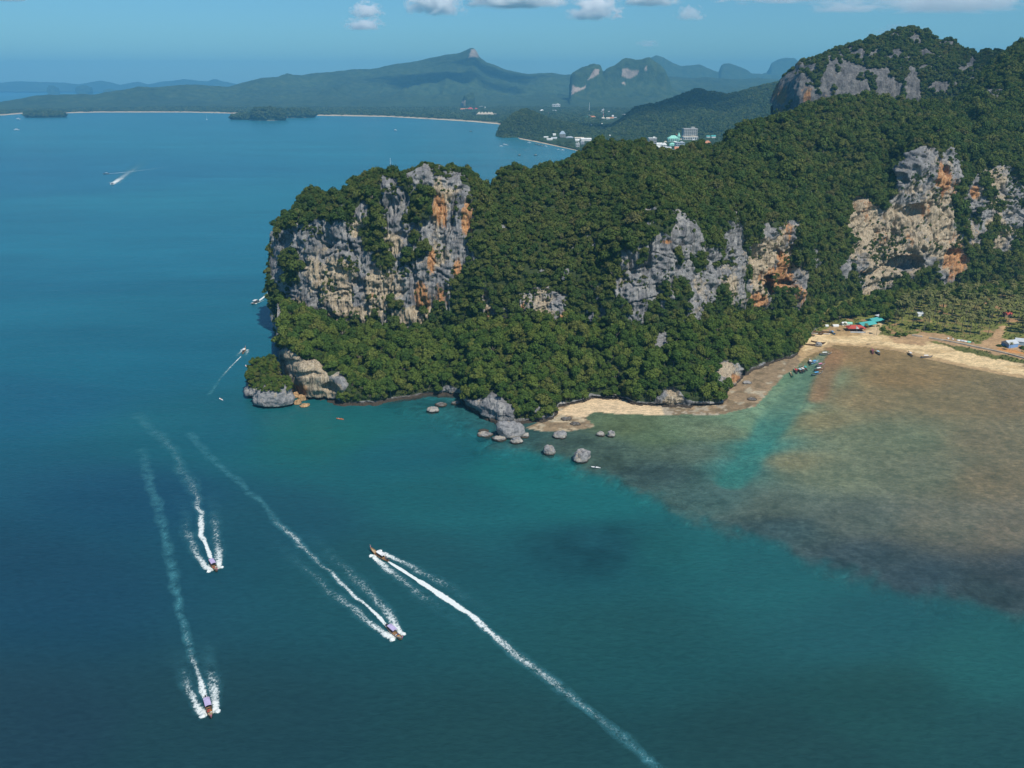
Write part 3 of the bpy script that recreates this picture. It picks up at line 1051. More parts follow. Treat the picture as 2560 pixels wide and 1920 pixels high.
for cu, cvv, a, b, dep in [(1680, 980, 18, 10, 7), (1790, 1016, 60, 4, 3), (1640, 1012, 30, 4, 3), (1545, 968, 10, 30, 6), (830, 968, 22, 12, 5),
                           (790, 1002, 60, 5, 3), (730, 905, 30, 6, 2.5), (775, 935, 34, 5, 2.5), (1570, 960, 8, 26, 5), (1850, 935, 8, 10, 3)]:
    q = ((ubp + nb1 * 0.5 - cu) / a) ** 2 + ((vbp + nb2 * 0.5 - cvv) / b) ** 2
    bcv = np.maximum(bcv, dep * np.sqrt(np.clip(1.25 - q, 0, 1)))
B = B + NBh * bd[..., None]
B[..., 1] += bcv
me = mesh_np('headland_foot', B.reshape(-1, 3), grid_faces(*B.shape[:2]))
fattr(me, 'rock', rb)
fattr(me, 'orange', stains(ubp, vbp, [(745, 975, 26, 18, .8), (1120, 1000, 40, 14, .35), (1832, 945, 14, 12, .8), (1790, 1000, 40, 8, .3)]) * rb)
fattr(me, 'tan', stains(ubp, vbp, TAN + [(1120, 995, 60, 18, .8), (1690, 1000, 40, 18, .5), (1815, 930, 30, 30, .6), (720, 900, 40, 30, .9)]) * rb + 0.12)
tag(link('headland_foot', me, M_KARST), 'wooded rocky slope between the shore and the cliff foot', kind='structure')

# woods on the lower slope: the largest crowns one by one, the rest as one wood
prb = np.clip(1 - rb * 1.4, 0, 1)
prb[:, :10] = 0
prb *= (bcv < 0.3)
prb *= ~((ubp < 699) & (vbp < 868))
pts, idx = sample_mesh(B, prb, 16000, 5.2, RNG)
d = np.linalg.norm(pts - np.array([0, 0, CAM_H]), axis=1)
o = np.argsort(d + RNG.uniform(0, 60, len(d)))
pts = pts[o]
n = len(pts)
print('bench trees', n)
NEAR_TREES = pts[:300]
rest = pts[300:]
sc = 2.1 + 4.4 * RNG.random(len(rest)) ** 1.7
scatter('foot_forest', rest - np.array([0, 0, 0.5]), np.stack([sc, sc, sc * RNG.uniform(0.9, 1.3, len(rest))], 1), rots(len(rest), RNG), PC_JUNGLE,
        'bright green jungle on the slope below the cliffs')
pts, idx = sample_mesh(B, prb, 9000, 2.6, RNG)
sc = RNG.uniform(1.0, 2.3, len(pts))
scatter('foot_undergrowth', pts, sc, rots(len(pts), RNG, 0.3), PC_HILL, 'low leafy undergrowth filling the gaps between the shore trees', 'undergrowth')


def place_tree(p, s, k, rz, label, group, cat='tree', lift=0.55, tall=1.1):
    root = empty('jungle_tree', p, rz, 1.0)
    tag(root, label, cat, group)
    c = link('crown', CROWNS[k], None, root)
    c.scale = (s, s, s * tall)
    c.location = (0, 0, lift * s * tall)
    t = link('trunk', TRUNKS[k % 3], None, root)
    t.scale = (s, s, s * tall)
    return root


ZONES = [(730, 'on the left tip of the low point', 'left tip'), (800, 'above the pale sea cliff of the low point', 'sea cliff'), (880, 'right of the pale sea cliff', 'right of sea cliff'),
         (960, 'over the dark undercut shore left of the rocky cove', 'undercut shore'), (1060, 'left of the rocky cove', 'left of cove'), (1160, 'above the rocky cove', 'cove'),
         (1210, 'left of the grey shore rocks', 'left of grey rocks'), (1260, 'above the grey shore rocks', 'grey rocks'), (1310, 'above the big boulder', 'big boulder'),
         (1360, 'on the mossy knoll beside the boulders', 'mossy knoll'), (1420, 'at the left end of the small beach', 'left end of small beach'), (1500, 'behind the left half of the small beach', 'left half of small beach'),
         (1580, 'behind the right half of the small beach', 'right half of small beach'), (1650, 'at the right end of the small beach', 'right end of small beach'), (1730, 'above the shore cave', 'shore cave'),
         (1850, 'on the corner between small beach and mud flat', 'corner'), (3000, 'beside the mud flat near the moored boats', 'mud flat')]
for i, p in enumerate(NEAR_TREES):
    uu, vv = proj(p)
    zi = next(z for z in ZONES if uu < z[0])
    low = vv > tab(uu, EDGE) - 45
    lab = ('leafy tree at the shore edge ' if low else 'leafy tree up the slope ') + zi[1]
    grp = ('shore trees, ' if low else 'slope trees, ') + zi[2]
    place_tree(p - np.array([0, 0, 0.4]), 2.2 + 4.2 * RNG.random() ** 1.5, int(RNG.integers(0, 6)), RNG.uniform(0, 6.28), lab, grp)
tp = gnd(1194, 958, 0)
tp = at(1194, 955, tp[1] + 12)
place_tree(tp, 5.2, 1, 0.3, 'tall pale-trunked tree standing clear above the grey shore rocks', None, lift=2.3, tall=1.0)


# ----------------------------------------------------------------------------
# bay floor, mud flat, beaches and the palm flat behind them: one ground sheet
# ----------------------------------------------------------------------------
DRY = [(1384, 1020), (1350, 1050), (1318, 1070), (1360, 1076), (1430, 1074), (1482, 1064), (1466, 1044), (1485, 1029), (1560, 1033), (1637, 1036), (1751, 1039), (1800, 1037), (1850, 1023), (1903, 1009),
       (1937, 962), (1965, 934), (2020, 892), (2068, 868), (2085, 861), (2144, 866), (2247, 879), (2315, 897), (2418, 921), (2556, 947), (2720, 985),
       (2900, 1010), (2900, 560), (1384, 560)]
SPIT = [(2074, 872), (2056, 930), (2045, 962), (2036, 1000), (2046, 995), (2062, 965), (2082, 920), (2098, 880)]
CHANNEL = [(2066, 878, 8), (2040, 905, 17), (2005, 955, 24), (1975, 1000, 38), (1935, 1050, 42), (1900, 1105, 28), (1862, 1160, 30), (1825, 1200, 30)]
REEF = [(1050, 1020), (1169, 1060), (1240, 1118), (1330, 1128), (1420, 1150), (1500, 1185), (1600, 1222), (1760, 1290), (1900, 1345), (2060, 1400), (2200, 1450),
        (2330, 1495), (2450, 1512), (2560, 1540), (2750, 1590), (2900, 1630)]


def seg_dist(X, Y, pl):
    d = np.full(X.shape, 1e9)
    for (ax, ay), (bx, by) in zip(pl[:-1], pl[1:]):
        dx, dy = bx - ax, by - ay
        t = np.clip(((X - ax) * dx + (Y - ay) * dy) / (dx * dx + dy * dy + 1e-9), 0, 1)
        d = np.minimum(d, np.hypot(X - ax - t * dx, Y - ay - t * dy))
    return d


def gxy(pl):
    q = gnd([p[0] for p in pl], [p[1] for p in pl], 0.0)
    return [tuple(r[:2]) for r in q]


DRY_XY, SPIT_XY, REEF_XY = gxy(DRY), gxy(SPIT), gxy(REEF)
CH_XY = gxy([(a, b) for a, b, _ in CHANNEL])


def ground_z(X, Y):
    """height of the ground, negative under water"""
    q = np.stack([X, Y, np.zeros_like(X)], -1)
    ins = inpoly(X, Y, DRY_XY)
    d = seg_dist(X, Y, DRY_XY[:-2])
    n = fbm(q / 22, 3, 201)
    d = np.where(ins, d, -d) + n * 3.0
    land = 0.12 + 0.055 * np.clip(d, 0, 30) + 0.02 * np.clip(d - 30, 0, 90) + 0.1 * n
    mud = (X < gnd(2010, 880)[0]) & (Y < gnd(2020, 858)[1])
    land = np.where(mud, 0.10 + 0.012 * np.clip(d, 0, 40) + 0.12 * n, land)
    er = seg_dist(X, Y, REEF_XY)
    side = np.ones_like(X)
    yline = np.interp(X, [p[0] for p in REEF_XY], [p[1] for p in REEF_XY])
    e = np.where(Y < yline, er, -er) + fbm(q / 16, 4, 211) * 11 + fbm(q / 4.5, 3, 217) * 6        # positive seaward
    sea = -0.10 - 0.011 * np.clip(-d, 0, 140) - 8.0 * sstep(-3, 26, e) - 0.06 * np.clip(e, 0, 120)
    z = np.where(d > 0, land, sea)
    wd = np.full(X.shape, 1e9)
    for k in range(len(CH_XY) - 1):
        (ax, ay), (bx, by) = CH_XY[k], CH_XY[k + 1]
        dx, dy = bx - ax, by - ay
        t = np.clip(((X - ax) * dx + (Y - ay) * dy) / (dx * dx + dy * dy), 0, 1)
        wpx = CHANNEL[k][2] * (1 - t) + CHANNEL[k + 1][2] * t
        wd = np.minimum(wd, np.hypot(X - ax - t * dx, Y - ay - t * dy) / (wpx * 0.27))
    chz = -1.1 - 0.9 * sstep(500, 420, Y)
    z = np.where(wd < 1.7, np.minimum(z, z + (chz - z) * sstep(1.7, 0.35, wd)), z)
    sp = inpoly(X, Y, SPIT_XY)
    sd = seg_dist(X, Y, SPIT_XY + SPIT_XY[:1])
    z = np.where(sp, np.maximum(z, -0.06 + 0.004 * sd), np.maximum(z, np.where((sd < 20) & (wd > 0.9), -0.012 * sd, -99)))
    return z, d, e, wd


# colour of the sea as the bottom and the water make it (sRGB seen from above), by place
SEA = [(100, 1850, 34, 64, 76), (600, 1850, 34, 69, 76), (1280, 1880, 35, 73, 76), (1900, 1880, 35, 71, 73), (2500, 1880, 37, 78, 80), (100, 1450, 29, 70, 89),
       (350, 1250, 28, 76, 98), (700, 1300, 31, 80, 93), (1000, 1400, 33, 82, 89), (1150, 1250, 32, 96, 102), (1330, 1190, 32, 112, 112), (1480, 1240, 34, 106, 108),
       (1480, 1370, 33, 84, 93), (1700, 1370, 37, 100, 102), (1950, 1450, 37, 96, 99), (2150, 1560, 37, 89, 94), (2500, 1640, 39, 94, 94), (1600, 1600, 35, 84, 87),
       (2200, 1750, 36, 78, 78), (1000, 1140, 32, 100, 110), (800, 1100, 32, 103, 101), (500, 1080, 30, 97, 109), (250, 900, 28, 103, 122), (60, 1000, 28, 92, 114),
       (100, 700, 30, 108, 129), (300, 600, 32, 115, 135), (600, 500, 36, 122, 139), (60, 450, 30, 110, 135), (900, 350, 38, 124, 141), (500, 750, 30, 108, 127),
       (2250, 940, 123, 111, 75), (2130, 890, 127, 113, 77), (2420, 1000, 112, 109, 79), (2560, 1000, 112, 106, 77), (2480, 1090, 107, 109, 84), (2150, 1000, 117, 113, 81),
       (2060, 1050, 119, 121, 88), (2150, 1080, 96, 113, 88), (1950, 1010, 98, 134, 109), (1990, 940, 89, 126, 100), (1900, 1060, 96, 132, 105), (1890, 1115, 56, 120, 110),
       (1850, 1165, 54, 112, 106), (1800, 1080, 96, 117, 92), (1980, 1150, 109, 117, 88), (2100, 1180, 96, 113, 90), (2300, 1180, 94, 109, 88), (2480, 1190, 105, 106, 81),
       (2250, 1100, 98, 115, 90), (1720, 1130, 79, 104, 90), (1640, 1090, 84, 111, 84), (1560, 1070, 84, 106, 77), (1520, 1120, 66, 92, 82), (1440, 1100, 60, 86, 78),
       (1650, 1180, 58, 86, 84), (1780, 1240, 65, 98, 93), (1950, 1260, 85, 105, 93), (2150, 1290, 80, 98, 88), (2350, 1300, 96, 106, 90), (2540, 1320, 100, 104, 87),
       (1950, 1320, 58, 86, 86), (2150, 1390, 56, 79, 82), (2300, 1440, 51, 74, 79), (2480, 1470, 48, 69, 70), (2560, 1430, 61, 76, 77), (1300, 1090, 46, 82, 80), (1200, 1060, 40, 84, 86)]
SEA_XY = gnd([s[0] for s in SEA], [s[1] for s in SEA], 0.0)[:, :2]


def lin(c):
    c = np.asarray(c, float) / 255
    return np.where(c < 0.04045, c / 12.92, ((c + 0.055) / 1.055) ** 2.4)


SEA_C = lin([s[2:] for s in SEA])


_ry = np.interp(SEA_XY[:, 0], [p[0] for p in REEF_XY], [p[1] for p in REEF_XY])
SEA_IN = (SEA_XY[:, 1] > _ry) & (SEA_XY[:, 0] > REEF_XY[1][0])


def sea_colour(X, Y, E):
    """sea colour by place; the reef and the open water meet at the reef edge E = 0"""
    sx = X / np.maximum(Y, 200)
    sy = np.log(np.maximum(Y, 100))
    px, py = SEA_XY[:, 0] / SEA_XY[:, 1], np.log(SEA_XY[:, 1])
    num, den = [0, 0], [1e-12, 1e-12]
    for k in range(len(SEA)):
        w_ = 1.0 / ((sx - px[k]) ** 2 + (1.4 * (sy - py[k])) ** 2 + 0.0006) ** 1.9
        j = int(SEA_IN[k])
        num[j] = num[j] + w_[..., None] * SEA_C[k]
        den[j] = den[j] + w_
    out_, in_ = num[0] / den[0][..., None], num[1] / den[1][..., None]
    m = (sstep(8, -8, E) * sstep(-60, 10, X) * sstep(760, 700, Y))[..., None]
    return in_ * np.array([1.13, 1.01, 1.03]) * m + out_ * (1 - m)


def sea_target(X, Y, E, wd):
    T = sea_colour(X, Y, E)
    sp = sstep(9, 0, np.where(inpoly(X, Y, SPIT_XY), 0, seg_dist(X, Y, SPIT_XY + SPIT_XY[:1])))
    T = T * (1 - 0.75 * sp[..., None]) + lin((140, 108, 78)) * 0.75 * sp[..., None]
    k = sstep(470, 425, Y)[..., None]
    ch = lin((92, 126, 106)) * (1 - k) + lin((54, 120, 112)) * k
    m = (sstep(1.25, 0.55, wd) * (0.85 + 0.15 * fbm(np.stack([X, Y, X * 0], -1) / 14, 2, 291)))[..., None] * 0.9
    return T * (1 - m) + ch * m


gx = np.arange(-90, 760, 1.6)
gy = np.arange(205, 830, 1.6)
GX, GY = np.meshgrid(gx, gy, indexing='ij')
q3 = np.stack([GX, GY, np.zeros_like(GX)], -1)
GZ, GD, GE, GC = ground_z(GX, GY)
G = np.stack([GX, GY, GZ], -1)
gu, gv = proj(G)
n1, n2 = fbm(q3 / 7, 3, 221), fbm(q3 / 7, 3, 227)
nz = fbm(q3 / 3.2, 3, 231)
wu, wv = gu + n1 * 9, gv + n2 * 6
T_ALB = 0.80
WATER_TEAL = lin((40, 112, 112)) * T_ALB


def veil(depth):
    return 1 - np.exp(-np.clip(depth, 0, 50) / 3.4)


def veil_colour(T, o):
    k = sstep(0.6, 1.0, o)[..., None]
    return np.minimum(WATER_TEAL, T * 0.85) * (1 - k) + T * k


tgt = sea_target(GX, GY, GE, GC) * T_ALB
op = veil(-GZ)
WV = veil_colour(tgt, op)
bed = 1.15 * (tgt - op[..., None] * WV) / np.maximum((1 - op) ** 2, 0.12)[..., None]
bed = np.clip(bed, 0.012, 0.6)
weed = sstep(0.05, 0.45, fbm(q3 * np.array([0.5, 1, 1]) / 9, 4, 241)) * sstep(-95, -18, GE) * sstep(14, -2, GE)
spk = sstep(0.02, 0.34, nz + 0.5 * n1) * sstep(-75, -12, GE) * sstep(8, 0, GE)
bed = bed * (1.06 - 0.42 * spk[..., None])
bed = bed * (1.10 - 0.30 * weed[..., None]) * (1 + 0.34 * nz[..., None]) * (1 + 0.22 * fbm(q3 / 14, 3, 245)[..., None])
gcol = bed
dry = GZ > 0


def lay(mask, col, amt=1.0, var=0.18):
    global gcol
    m = (mask & dry)[..., None] * amt
    gcol = gcol * (1 - m) + m * np.asarray(col) * (1 + var * (nz + n1 * 0.6))[..., None]


lay(np.ones_like(dry), (0.27, 0.20, 0.125))                                                                     # mud
lay((wv < 1082) & (wu < 1520) & (wu > 1320) & (n1 + 0.6 * nz > 0.22), (0.42, 0.345, 0.235))
lay((wv < 1050) & (wu < 1815) & (wu > 1640) & (n2 + 0.5 * nz > -0.1), (0.36, 0.31, 0.24))
lay((fbm(q3 / 5, 3, 251) > 0.22) & (wu < 2000), (0.19, 0.145, 0.09))
lay((fbm(q3 / 6, 3, 257) > 0.38) & (wu < 1960), (0.38, 0.33, 0.24))
lay(inpoly(wu, wv, [(1390, 1034), (1440, 1006), (1476, 985), (1500, 994), (1561, 998), (1590, 1008), (1650, 1018), (1660, 1040), (1485, 1040), (1420, 1042)]), (0.64, 0.49, 0.315), 1, 0.08)
GRASS = [(2040, 700), (2040, 838), (2120, 836), (2190, 838), (2240, 838), (2300, 842), (2340, 862), (2440, 884), (2560, 912), (2900, 1000), (2900, 560)]
BEACH = [(1996, 885), (2014, 850), (2034, 838), (2109, 834), (2180, 836), (2281, 842), (2330, 858), (2440, 885), (2560, 914), (2900, 990), (2900, 1040), (2000, 1000)]
lay(inpoly(wu, wv, BEACH), (0.42, 0.295, 0.16), 1, 0.1)
lay(inpoly(wu, wv, BEACH) & (GZ > 0.42 + 0.25 * n2), (0.66, 0.50, 0.285), 1, 0.07)
lay(inpoly(gu, gv, [(2060, 868), (2110, 868), (2100, 940), (2060, 1010), (2020, 1010)]), (0.25, 0.172, 0.095), 1, 0.15)
lay(inpoly(wu, wv, BEACH) & (fbm(q3 * np.array([0.35, 1, 1]) / 7, 3, 265) > 0.12) & (GZ > 0.3), (0.50, 0.36, 0.19), 0.75, 0.1)
lay(inpoly(wu, wv, GRASS), (0.155, 0.170, 0.045), 1, 0.3)
lay(inpoly(wu, wv, GRASS) & (n2 > 0.25), (0.20, 0.17, 0.06), 1, 0.25)
lay(inpoly(wu, wv, GRASS) & (fbm(q3 / 11, 3, 261) > 0.46), (0.36, 0.22, 0.11), 1, 0.2)
lay(inpoly(wu, wv, [(2050, 834), (2076, 812), (2150, 818), (2196, 812), (2190, 838), (2110, 838)]), (0.38, 0.26, 0.13), 1, 0.25)
lay(inpoly(wu, wv, [(2150, 838), (2180, 818), (2200, 800), (2214, 796), (2200, 822), (2192, 840)]), (0.56, 0.42, 0.25), 1, 0.1)
lay(inpoly(wu, wv, [(2215, 840), (2262, 834), (2330, 832), (2440, 858), (2600, 890), (2600, 906), (2440, 876), (2336, 852), (2300, 866), (2240, 856)]), (0.40, 0.265, 0.145), 1, 0.2)
lay(inpoly(wu, wv, [(2440, 868), (2466, 850), (2505, 812), (2520, 816), (2500, 842), (2560, 862), (2560, 880), (2500, 880)]), (0.42, 0.275, 0.15), 1, 0.2)
lay(inpoly(wu, wv, [(2480, 868), (2540, 876), (2560, 884), (2530, 886)]), (0.55, 0.26, 0.09), 1, 0.1)
lay(inpoly(wu, wv, [(2336, 858), (2350, 856), (2440, 874), (2560, 900), (2900, 985), (2900, 1000), (2560, 912), (2440, 888)]), (0.115, 0.125, 0.04), 1, 0.2)
me = mesh_np('ground', G.reshape(-1, 3), grid_faces(*G.shape[:2]))
cattr(me, 'gcol', gcol)


def ground_material():
    t = NT('shore_ground')
    p = t.pos()
    f = t.noise(p, 0.9, 6, 0.65)
    g = t.noise(p, 0.16, 5, 0.6)
    c = t.attr('gcol', 0)
    c = t.mix(1.0, c, t.ramp(f, [(0.25, (0.72, 0.72, 0.72)), (0.7, (1.22, 1.2, 1.16))]), 'MULTIPLY')
    c = t.mix(1.0, c, t.ramp(g, [(0.3, (0.86, 0.86, 0.86)), (0.7, (1.1, 1.1, 1.1))]), 'MULTIPLY')
    h = t.noise(t.map(p, (0.7, 1.2, 1)), 0.42, 5, 0.7, 0.4)
    c = t.mix(1.0, c, t.ramp(h, [(0.36, (0.72, 0.74, 0.76)), (0.62, (1.22, 1.2, 1.18))]), 'MULTIPLY')
    return t.done(t.pbr(c, 0.9, 0.15, t.bump(f, 0.5, 0.3)))


tag(link('ground', me, ground_material()), 'beach, mud flat and shallow reef floor of the bay', kind='structure')

# ----------------------------------------------------------------------------
# the sea, one sheet to the horizon
# ----------------------------------------------------------------------------
yr = np.concatenate([np.geomspace(70, 900, 420), np.geomspace(910, 60000, 170)])
sr = np.linspace(-1.0, 1.0, 520)
YR, SR = np.meshgrid(yr, sr, indexing='ij')
WX = SR * (YR * 0.86 + 60)
Wp = np.stack([WX, YR, np.zeros_like(WX)], -1)
wz, wd_, we_, wc_ = ground_z(WX, YR)
on = (WX > gx[0] + 2) & (WX < gx[-1] - 2) & (YR > gy[0] + 2) & (YR < gy[-1] - 2)
wop = np.where(on, veil(-wz), 1.0)
wop = np.where(on, np.maximum(wop, 1 - sstep(0, 40, np.minimum(WX - gx[0], YR - gy[0]))), 1.0)
wcol = sea_target(WX, YR, we_, wc_) * T_ALB
wcol = np.where(on[..., None], veil_colour(wcol, wop), wcol)
q3 = Wp * np.array([1, 1, 0])
dk = np.exp(-(((WX - gnd(1490, 1375)[0]) / 34) ** 2 + ((YR - gnd(1490, 1375)[1]) / 22) ** 2)) * (0.6 + 0.8 * fbm(q3 / 12, 3, 271))
wcol = wcol * (1 - 0.42 * np.clip(dk, 0, 1)[..., None]) * (1 + 0.10 * fbm(q3 * np.array([0.4, 1, 1]) / 60, 3, 277)[..., None])
me = mesh_np('sea', Wp.reshape(-1, 3), grid_faces(*Wp.shape[:2])[:, ::-1])
cattr(me, 'wcol', wcol)
fattr(me, 'veil', wop)


def sea_material():
    t = NT('sea_water')
    p = t.pos()
    rot = (0, 0, math.radians(24))
    w1 = t.noise(t.map(p, (0.26, 0.66, 0.3), rot), 1.0, 5, 0.6, 0.5)
    w2 = t.noise(t.map(p, (0.035, 0.10, 0.1), rot), 1.0, 4, 0.6, 0.2)
    w3 = t.noise(t.map(p, (0.0012, 0.006, 0.01), (0, 0, math.radians(4))), 1.0, 4, 0.6, 0.3)
    hgt = t.math('ADD', w1, t.math('MULTIPLY', w2, 2.0))
    nrm = t.bump(hgt, 0.55, 0.55)
    c = t.attr('wcol', 0)
    c = t.mix(1.0, c, t.ramp(w1, [(0.28, (0.83, 0.85, 0.87)), (0.72, (1.15, 1.14, 1.12))]), 'MULTIPLY')
    c = t.mix(1.0, c, t.ramp(t.noise(t.map(p, (0.010, 0.022, 0.1), rot), 1.0, 4, 0.6, 0.6), [(0.3, (0.91, 0.93, 0.94)), (0.7, (1.08, 1.07, 1.06))]), 'MULTIPLY')
    c = t.mix(1.0, c, t.ramp(w3, [(0.3, (0.84, 0.87, 0.90)), (0.7, (1.15, 1.13, 1.10))]), 'MULTIPLY')
    dif = t.n('ShaderNodeBsdfDiffuse')
    t.set(dif.inputs[0], c)
    t.set(dif.inputs['Normal'], nrm)
    tra = t.n('ShaderNodeBsdfTransparent')
    mx = t.n('ShaderNodeMixShader')
    t.set(mx.inputs[0], t.attr('veil'))
    t.t.links.new(tra.outputs[0], mx.inputs[1])
    t.t.links.new(dif.outputs[0], mx.inputs[2])
    gl = t.n('ShaderNodeBsdfGlossy')
    gl.inputs['Roughness'].default_value = 0.22
    t.set(gl.inputs['Normal'], nrm)
    fr = t.n('ShaderNodeFresnel')
    fr.inputs[0].default_value = 1.33
    t.set(fr.inputs['Normal'], nrm)
    m2 = t.n('ShaderNodeMixShader')
    t.set(m2.inputs[0], t.math('MINIMUM', t.math('MULTIPLY', fr.outputs[0], 0.75), 0.40))
    t.t.links.new(mx.outputs[0], m2.inputs[1])
    t.t.links.new(gl.outputs[0], m2.inputs[2])
    return t.done(m2.outputs[0])


tag(link('sea', me, sea_material()), 'blue and teal sea reaching to the horizon', kind='structure')


# ----------------------------------------------------------------------------
# limestone mountain behind the headland
# ----------------------------------------------------------------------------
def loft_hill(name, us, rows_uvY, counts, amp, scale, back=(120, 300), seed=0, rock=None, mat=None, label=None, tan=0.15, orange=None,
              flutes=0.0, crag=False):
    """a hill lofted from rows of (u, v, Y) tables, closed behind by a back slope"""
    rows = [at(uu, vv, YY) for uu, vv, YY in rows_uvY]
    last = rows[-1]
    for f, zf in ((0.35, 0.8), (1.0, -0.1)):
        p = last.copy()
        p[:, 1] += back[0] + (back[1] - back[0]) * f
        p[:, 0] *= p[:, 1] / last[:, 1]
        p[:, 2] = last[:, 2] * zf if zf > 0 else -8
        rows.append(p)
    P = rows_refine(np.stack(rows, 1), list(counts) + [8, 8])
    u, v = proj(P)
    N = grid_normals(P)
    N *= np.sign((N * (np.array([0, 0, CAM_H]) - P)).sum(-1)[:, :sum(counts)].mean())
    rk = np.zeros(u.shape)
    if rock:
        j1, j2 = fbm(P / (scale * 0.5), 3, seed + 5) * 7, fbm(P / (scale * 0.5), 3, seed + 8) * 7
        for q in rock:
            rk = np.maximum(rk, inpoly(u + j1, v + j2, q).astype(float))
        if crag:
            rk = np.maximum(rk, (fbm(P * np.array([1, 1, 0.30]) / 15, 3, seed + 21) + np.interp(u, [1933, 2150, 2330, 2500], [0.30, 0.14, 0.04, -0.08]) > 0.24).astype(float))
            rk = np.maximum(rk, (inpoly(u, v, Z3([(590, 730), (630, 510), (720, 450), (800, 470), (900, 400), (1000, 330), (1100, 400), (1200, 440), (1350, 450), (1530, 470), (1560, 560), (1500, 640), (1300, 670), (900, 670), (780, 710)]))
                                 & (fbm(P * np.array([1, 1, 0.25]) / 16, 3, seed + 27) > -0.10)).astype(float))
        rk[:, sum(counts):] = 0
        rk[1:-1, 1:-1] = (rk[1:-1, 1:-1] * 2 + rk[:-2, 1:-1] + rk[2:, 1:-1] + rk[1:-1, :-2] + rk[1:-1, 2:]) / 6
    d = amp * (fbm(P / scale, 4, seed) + 0.35 * fbm(P / (scale * 0.22), 3, seed + 3))
    if flutes:
        d = d + flutes * (0.35 + 0.65 * rk) * (fbm(P * np.array([1, 1, 0.25]) / 30, 3, seed + 11, ridged=True) + 0.5 * fbm(P * np.array([1, 1, 0.4]) / 9, 2, seed + 15, ridged=True))
    w = np.ones(P.shape[1])
    w[:2] = 0.2
    P = P + N * (d * w)[..., None]
    me = mesh_np(name, P.reshape(-1, 3), grid_faces(*P.shape[:2]))
    fattr(me, 'rock', rk)
    fattr(me, 'orange', stains(u, v, orange or []) * rk)
    fattr(me, 'tan', np.full(u.shape, tan))
    o = link(name, me, mat or M_KARST_FAR)
    tag(o, label, kind='structure')
    return P, rk, sum(counts)


MT = [(1933, 245), (1938, 228), (1955, 200), (1972, 183), (1995, 159), (2050, 136), (2147, 105), (2201, 87), (2221, 82), (2244, 74), (2283, 70), (2318, 80), (2338, 99),
      (2380, 103), (2404, 126), (2439, 134), (2462, 128), (2501, 128), (2560, 120), (2700, 110), (2850, 120)]
um = np.arange(1933, 2850, 2.2)
mr_v = smooth(tab(um, MT), 3) + 7 - 7 * fbm(np.stack([um / 16, um * 0, um * 0], 1), 3, 349, ridged=True)
mf_v = np.interp(um, [1933, 1960, 2000, 2100, 2200, 2400, 2850], [285, 278, 272, 245, 250, 262, 260])
mt_v = np.maximum(np.interp(um, [1933, 1972, 2000, 2050, 2150, 2250, 2400, 2850], [258, 202, 185, 172, 165, 160, 180, 190]), mr_v + 10)
ones = np.ones_like(um)
Yb = np.interp(um, [1933, 2000, 2850], [1330, 1270, 1270])
MROCK = [Z3(q) for q in (
    [(590, 730), (590, 600), (640, 510), (720, 460), (745, 520), (725, 640), (690, 700), (640, 720)],
    [(757, 700), (752, 600), (770, 535), (835, 560), (845, 640), (800, 680)],
    [(898, 630), (905, 500), (955, 420), (1000, 390), (1008, 520), (970, 600), (940, 650)],
    [(1075, 320), (1115, 290), (1110, 360)], [(1105, 610), (1190, 495), (1220, 560), (1205, 620)], [(1010, 610), (1050, 520), (1055, 600)],
    [(1300, 650), (1320, 560), (1360, 500), (1430, 540), (1405, 630), (1340, 670)], [(1445, 460), (1480, 420), (1510, 450), (1490, 490)],
    [(1590, 570), (1640, 515), (1735, 535), (1730, 595), (1640, 610)], [(1815, 470), (1860, 350), (1900, 400), (1885, 470)],
    [(1410, 440), (1440, 410), (1430, 460)], [(1730, 290), (1780, 270), (1760, 320)], [(1130, 360), (1190, 350), (1180, 380)], [(1980, 450), (2030, 400), (2020, 470)])]
PM, rkm, nv_ = loft_hill('limestone_mountain', um, [(um, mf_v + 45, Yb - 40), (um, mf_v, Yb), (um, mf_v * 0.45 + mt_v * 0.55, Yb + 14), (um, mt_v, Yb + 34),
                                                    (um, mt_v * 0.45 + mr_v * 0.55, Yb + 80), (um, mr_v, Yb + 130)], [8, 34, 34, 22, 24], 7, 60, (60, 260), 300, MROCK,
                         M_KARST_FAR, 'jungle-covered limestone mountain with grey cliffs rising behind the headland', 0.1,
                         [(1955, 240, 22, 30, .7), (2015, 240, 14, 30, .7), (2062, 245, 10, 16, .6), (1950, 275, 20, 10, .6)], 3.2, True)
prm = np.clip(1 - rkm * 1.2, 0, 1)
prm[:, nv_ + 3:] = 0
pts, _ = sample_mesh(PM, prm, 45000, 5.0, RNG)
n = len(pts)
sc = 2.6 + 2.8 * RNG.random(n) ** 1.6
print('mountain trees', n)
scatter('mountain_forest', pts, sc, rots(n, RNG), PC_HILL, 'dark jungle clinging to the limestone mountain behind the headland')

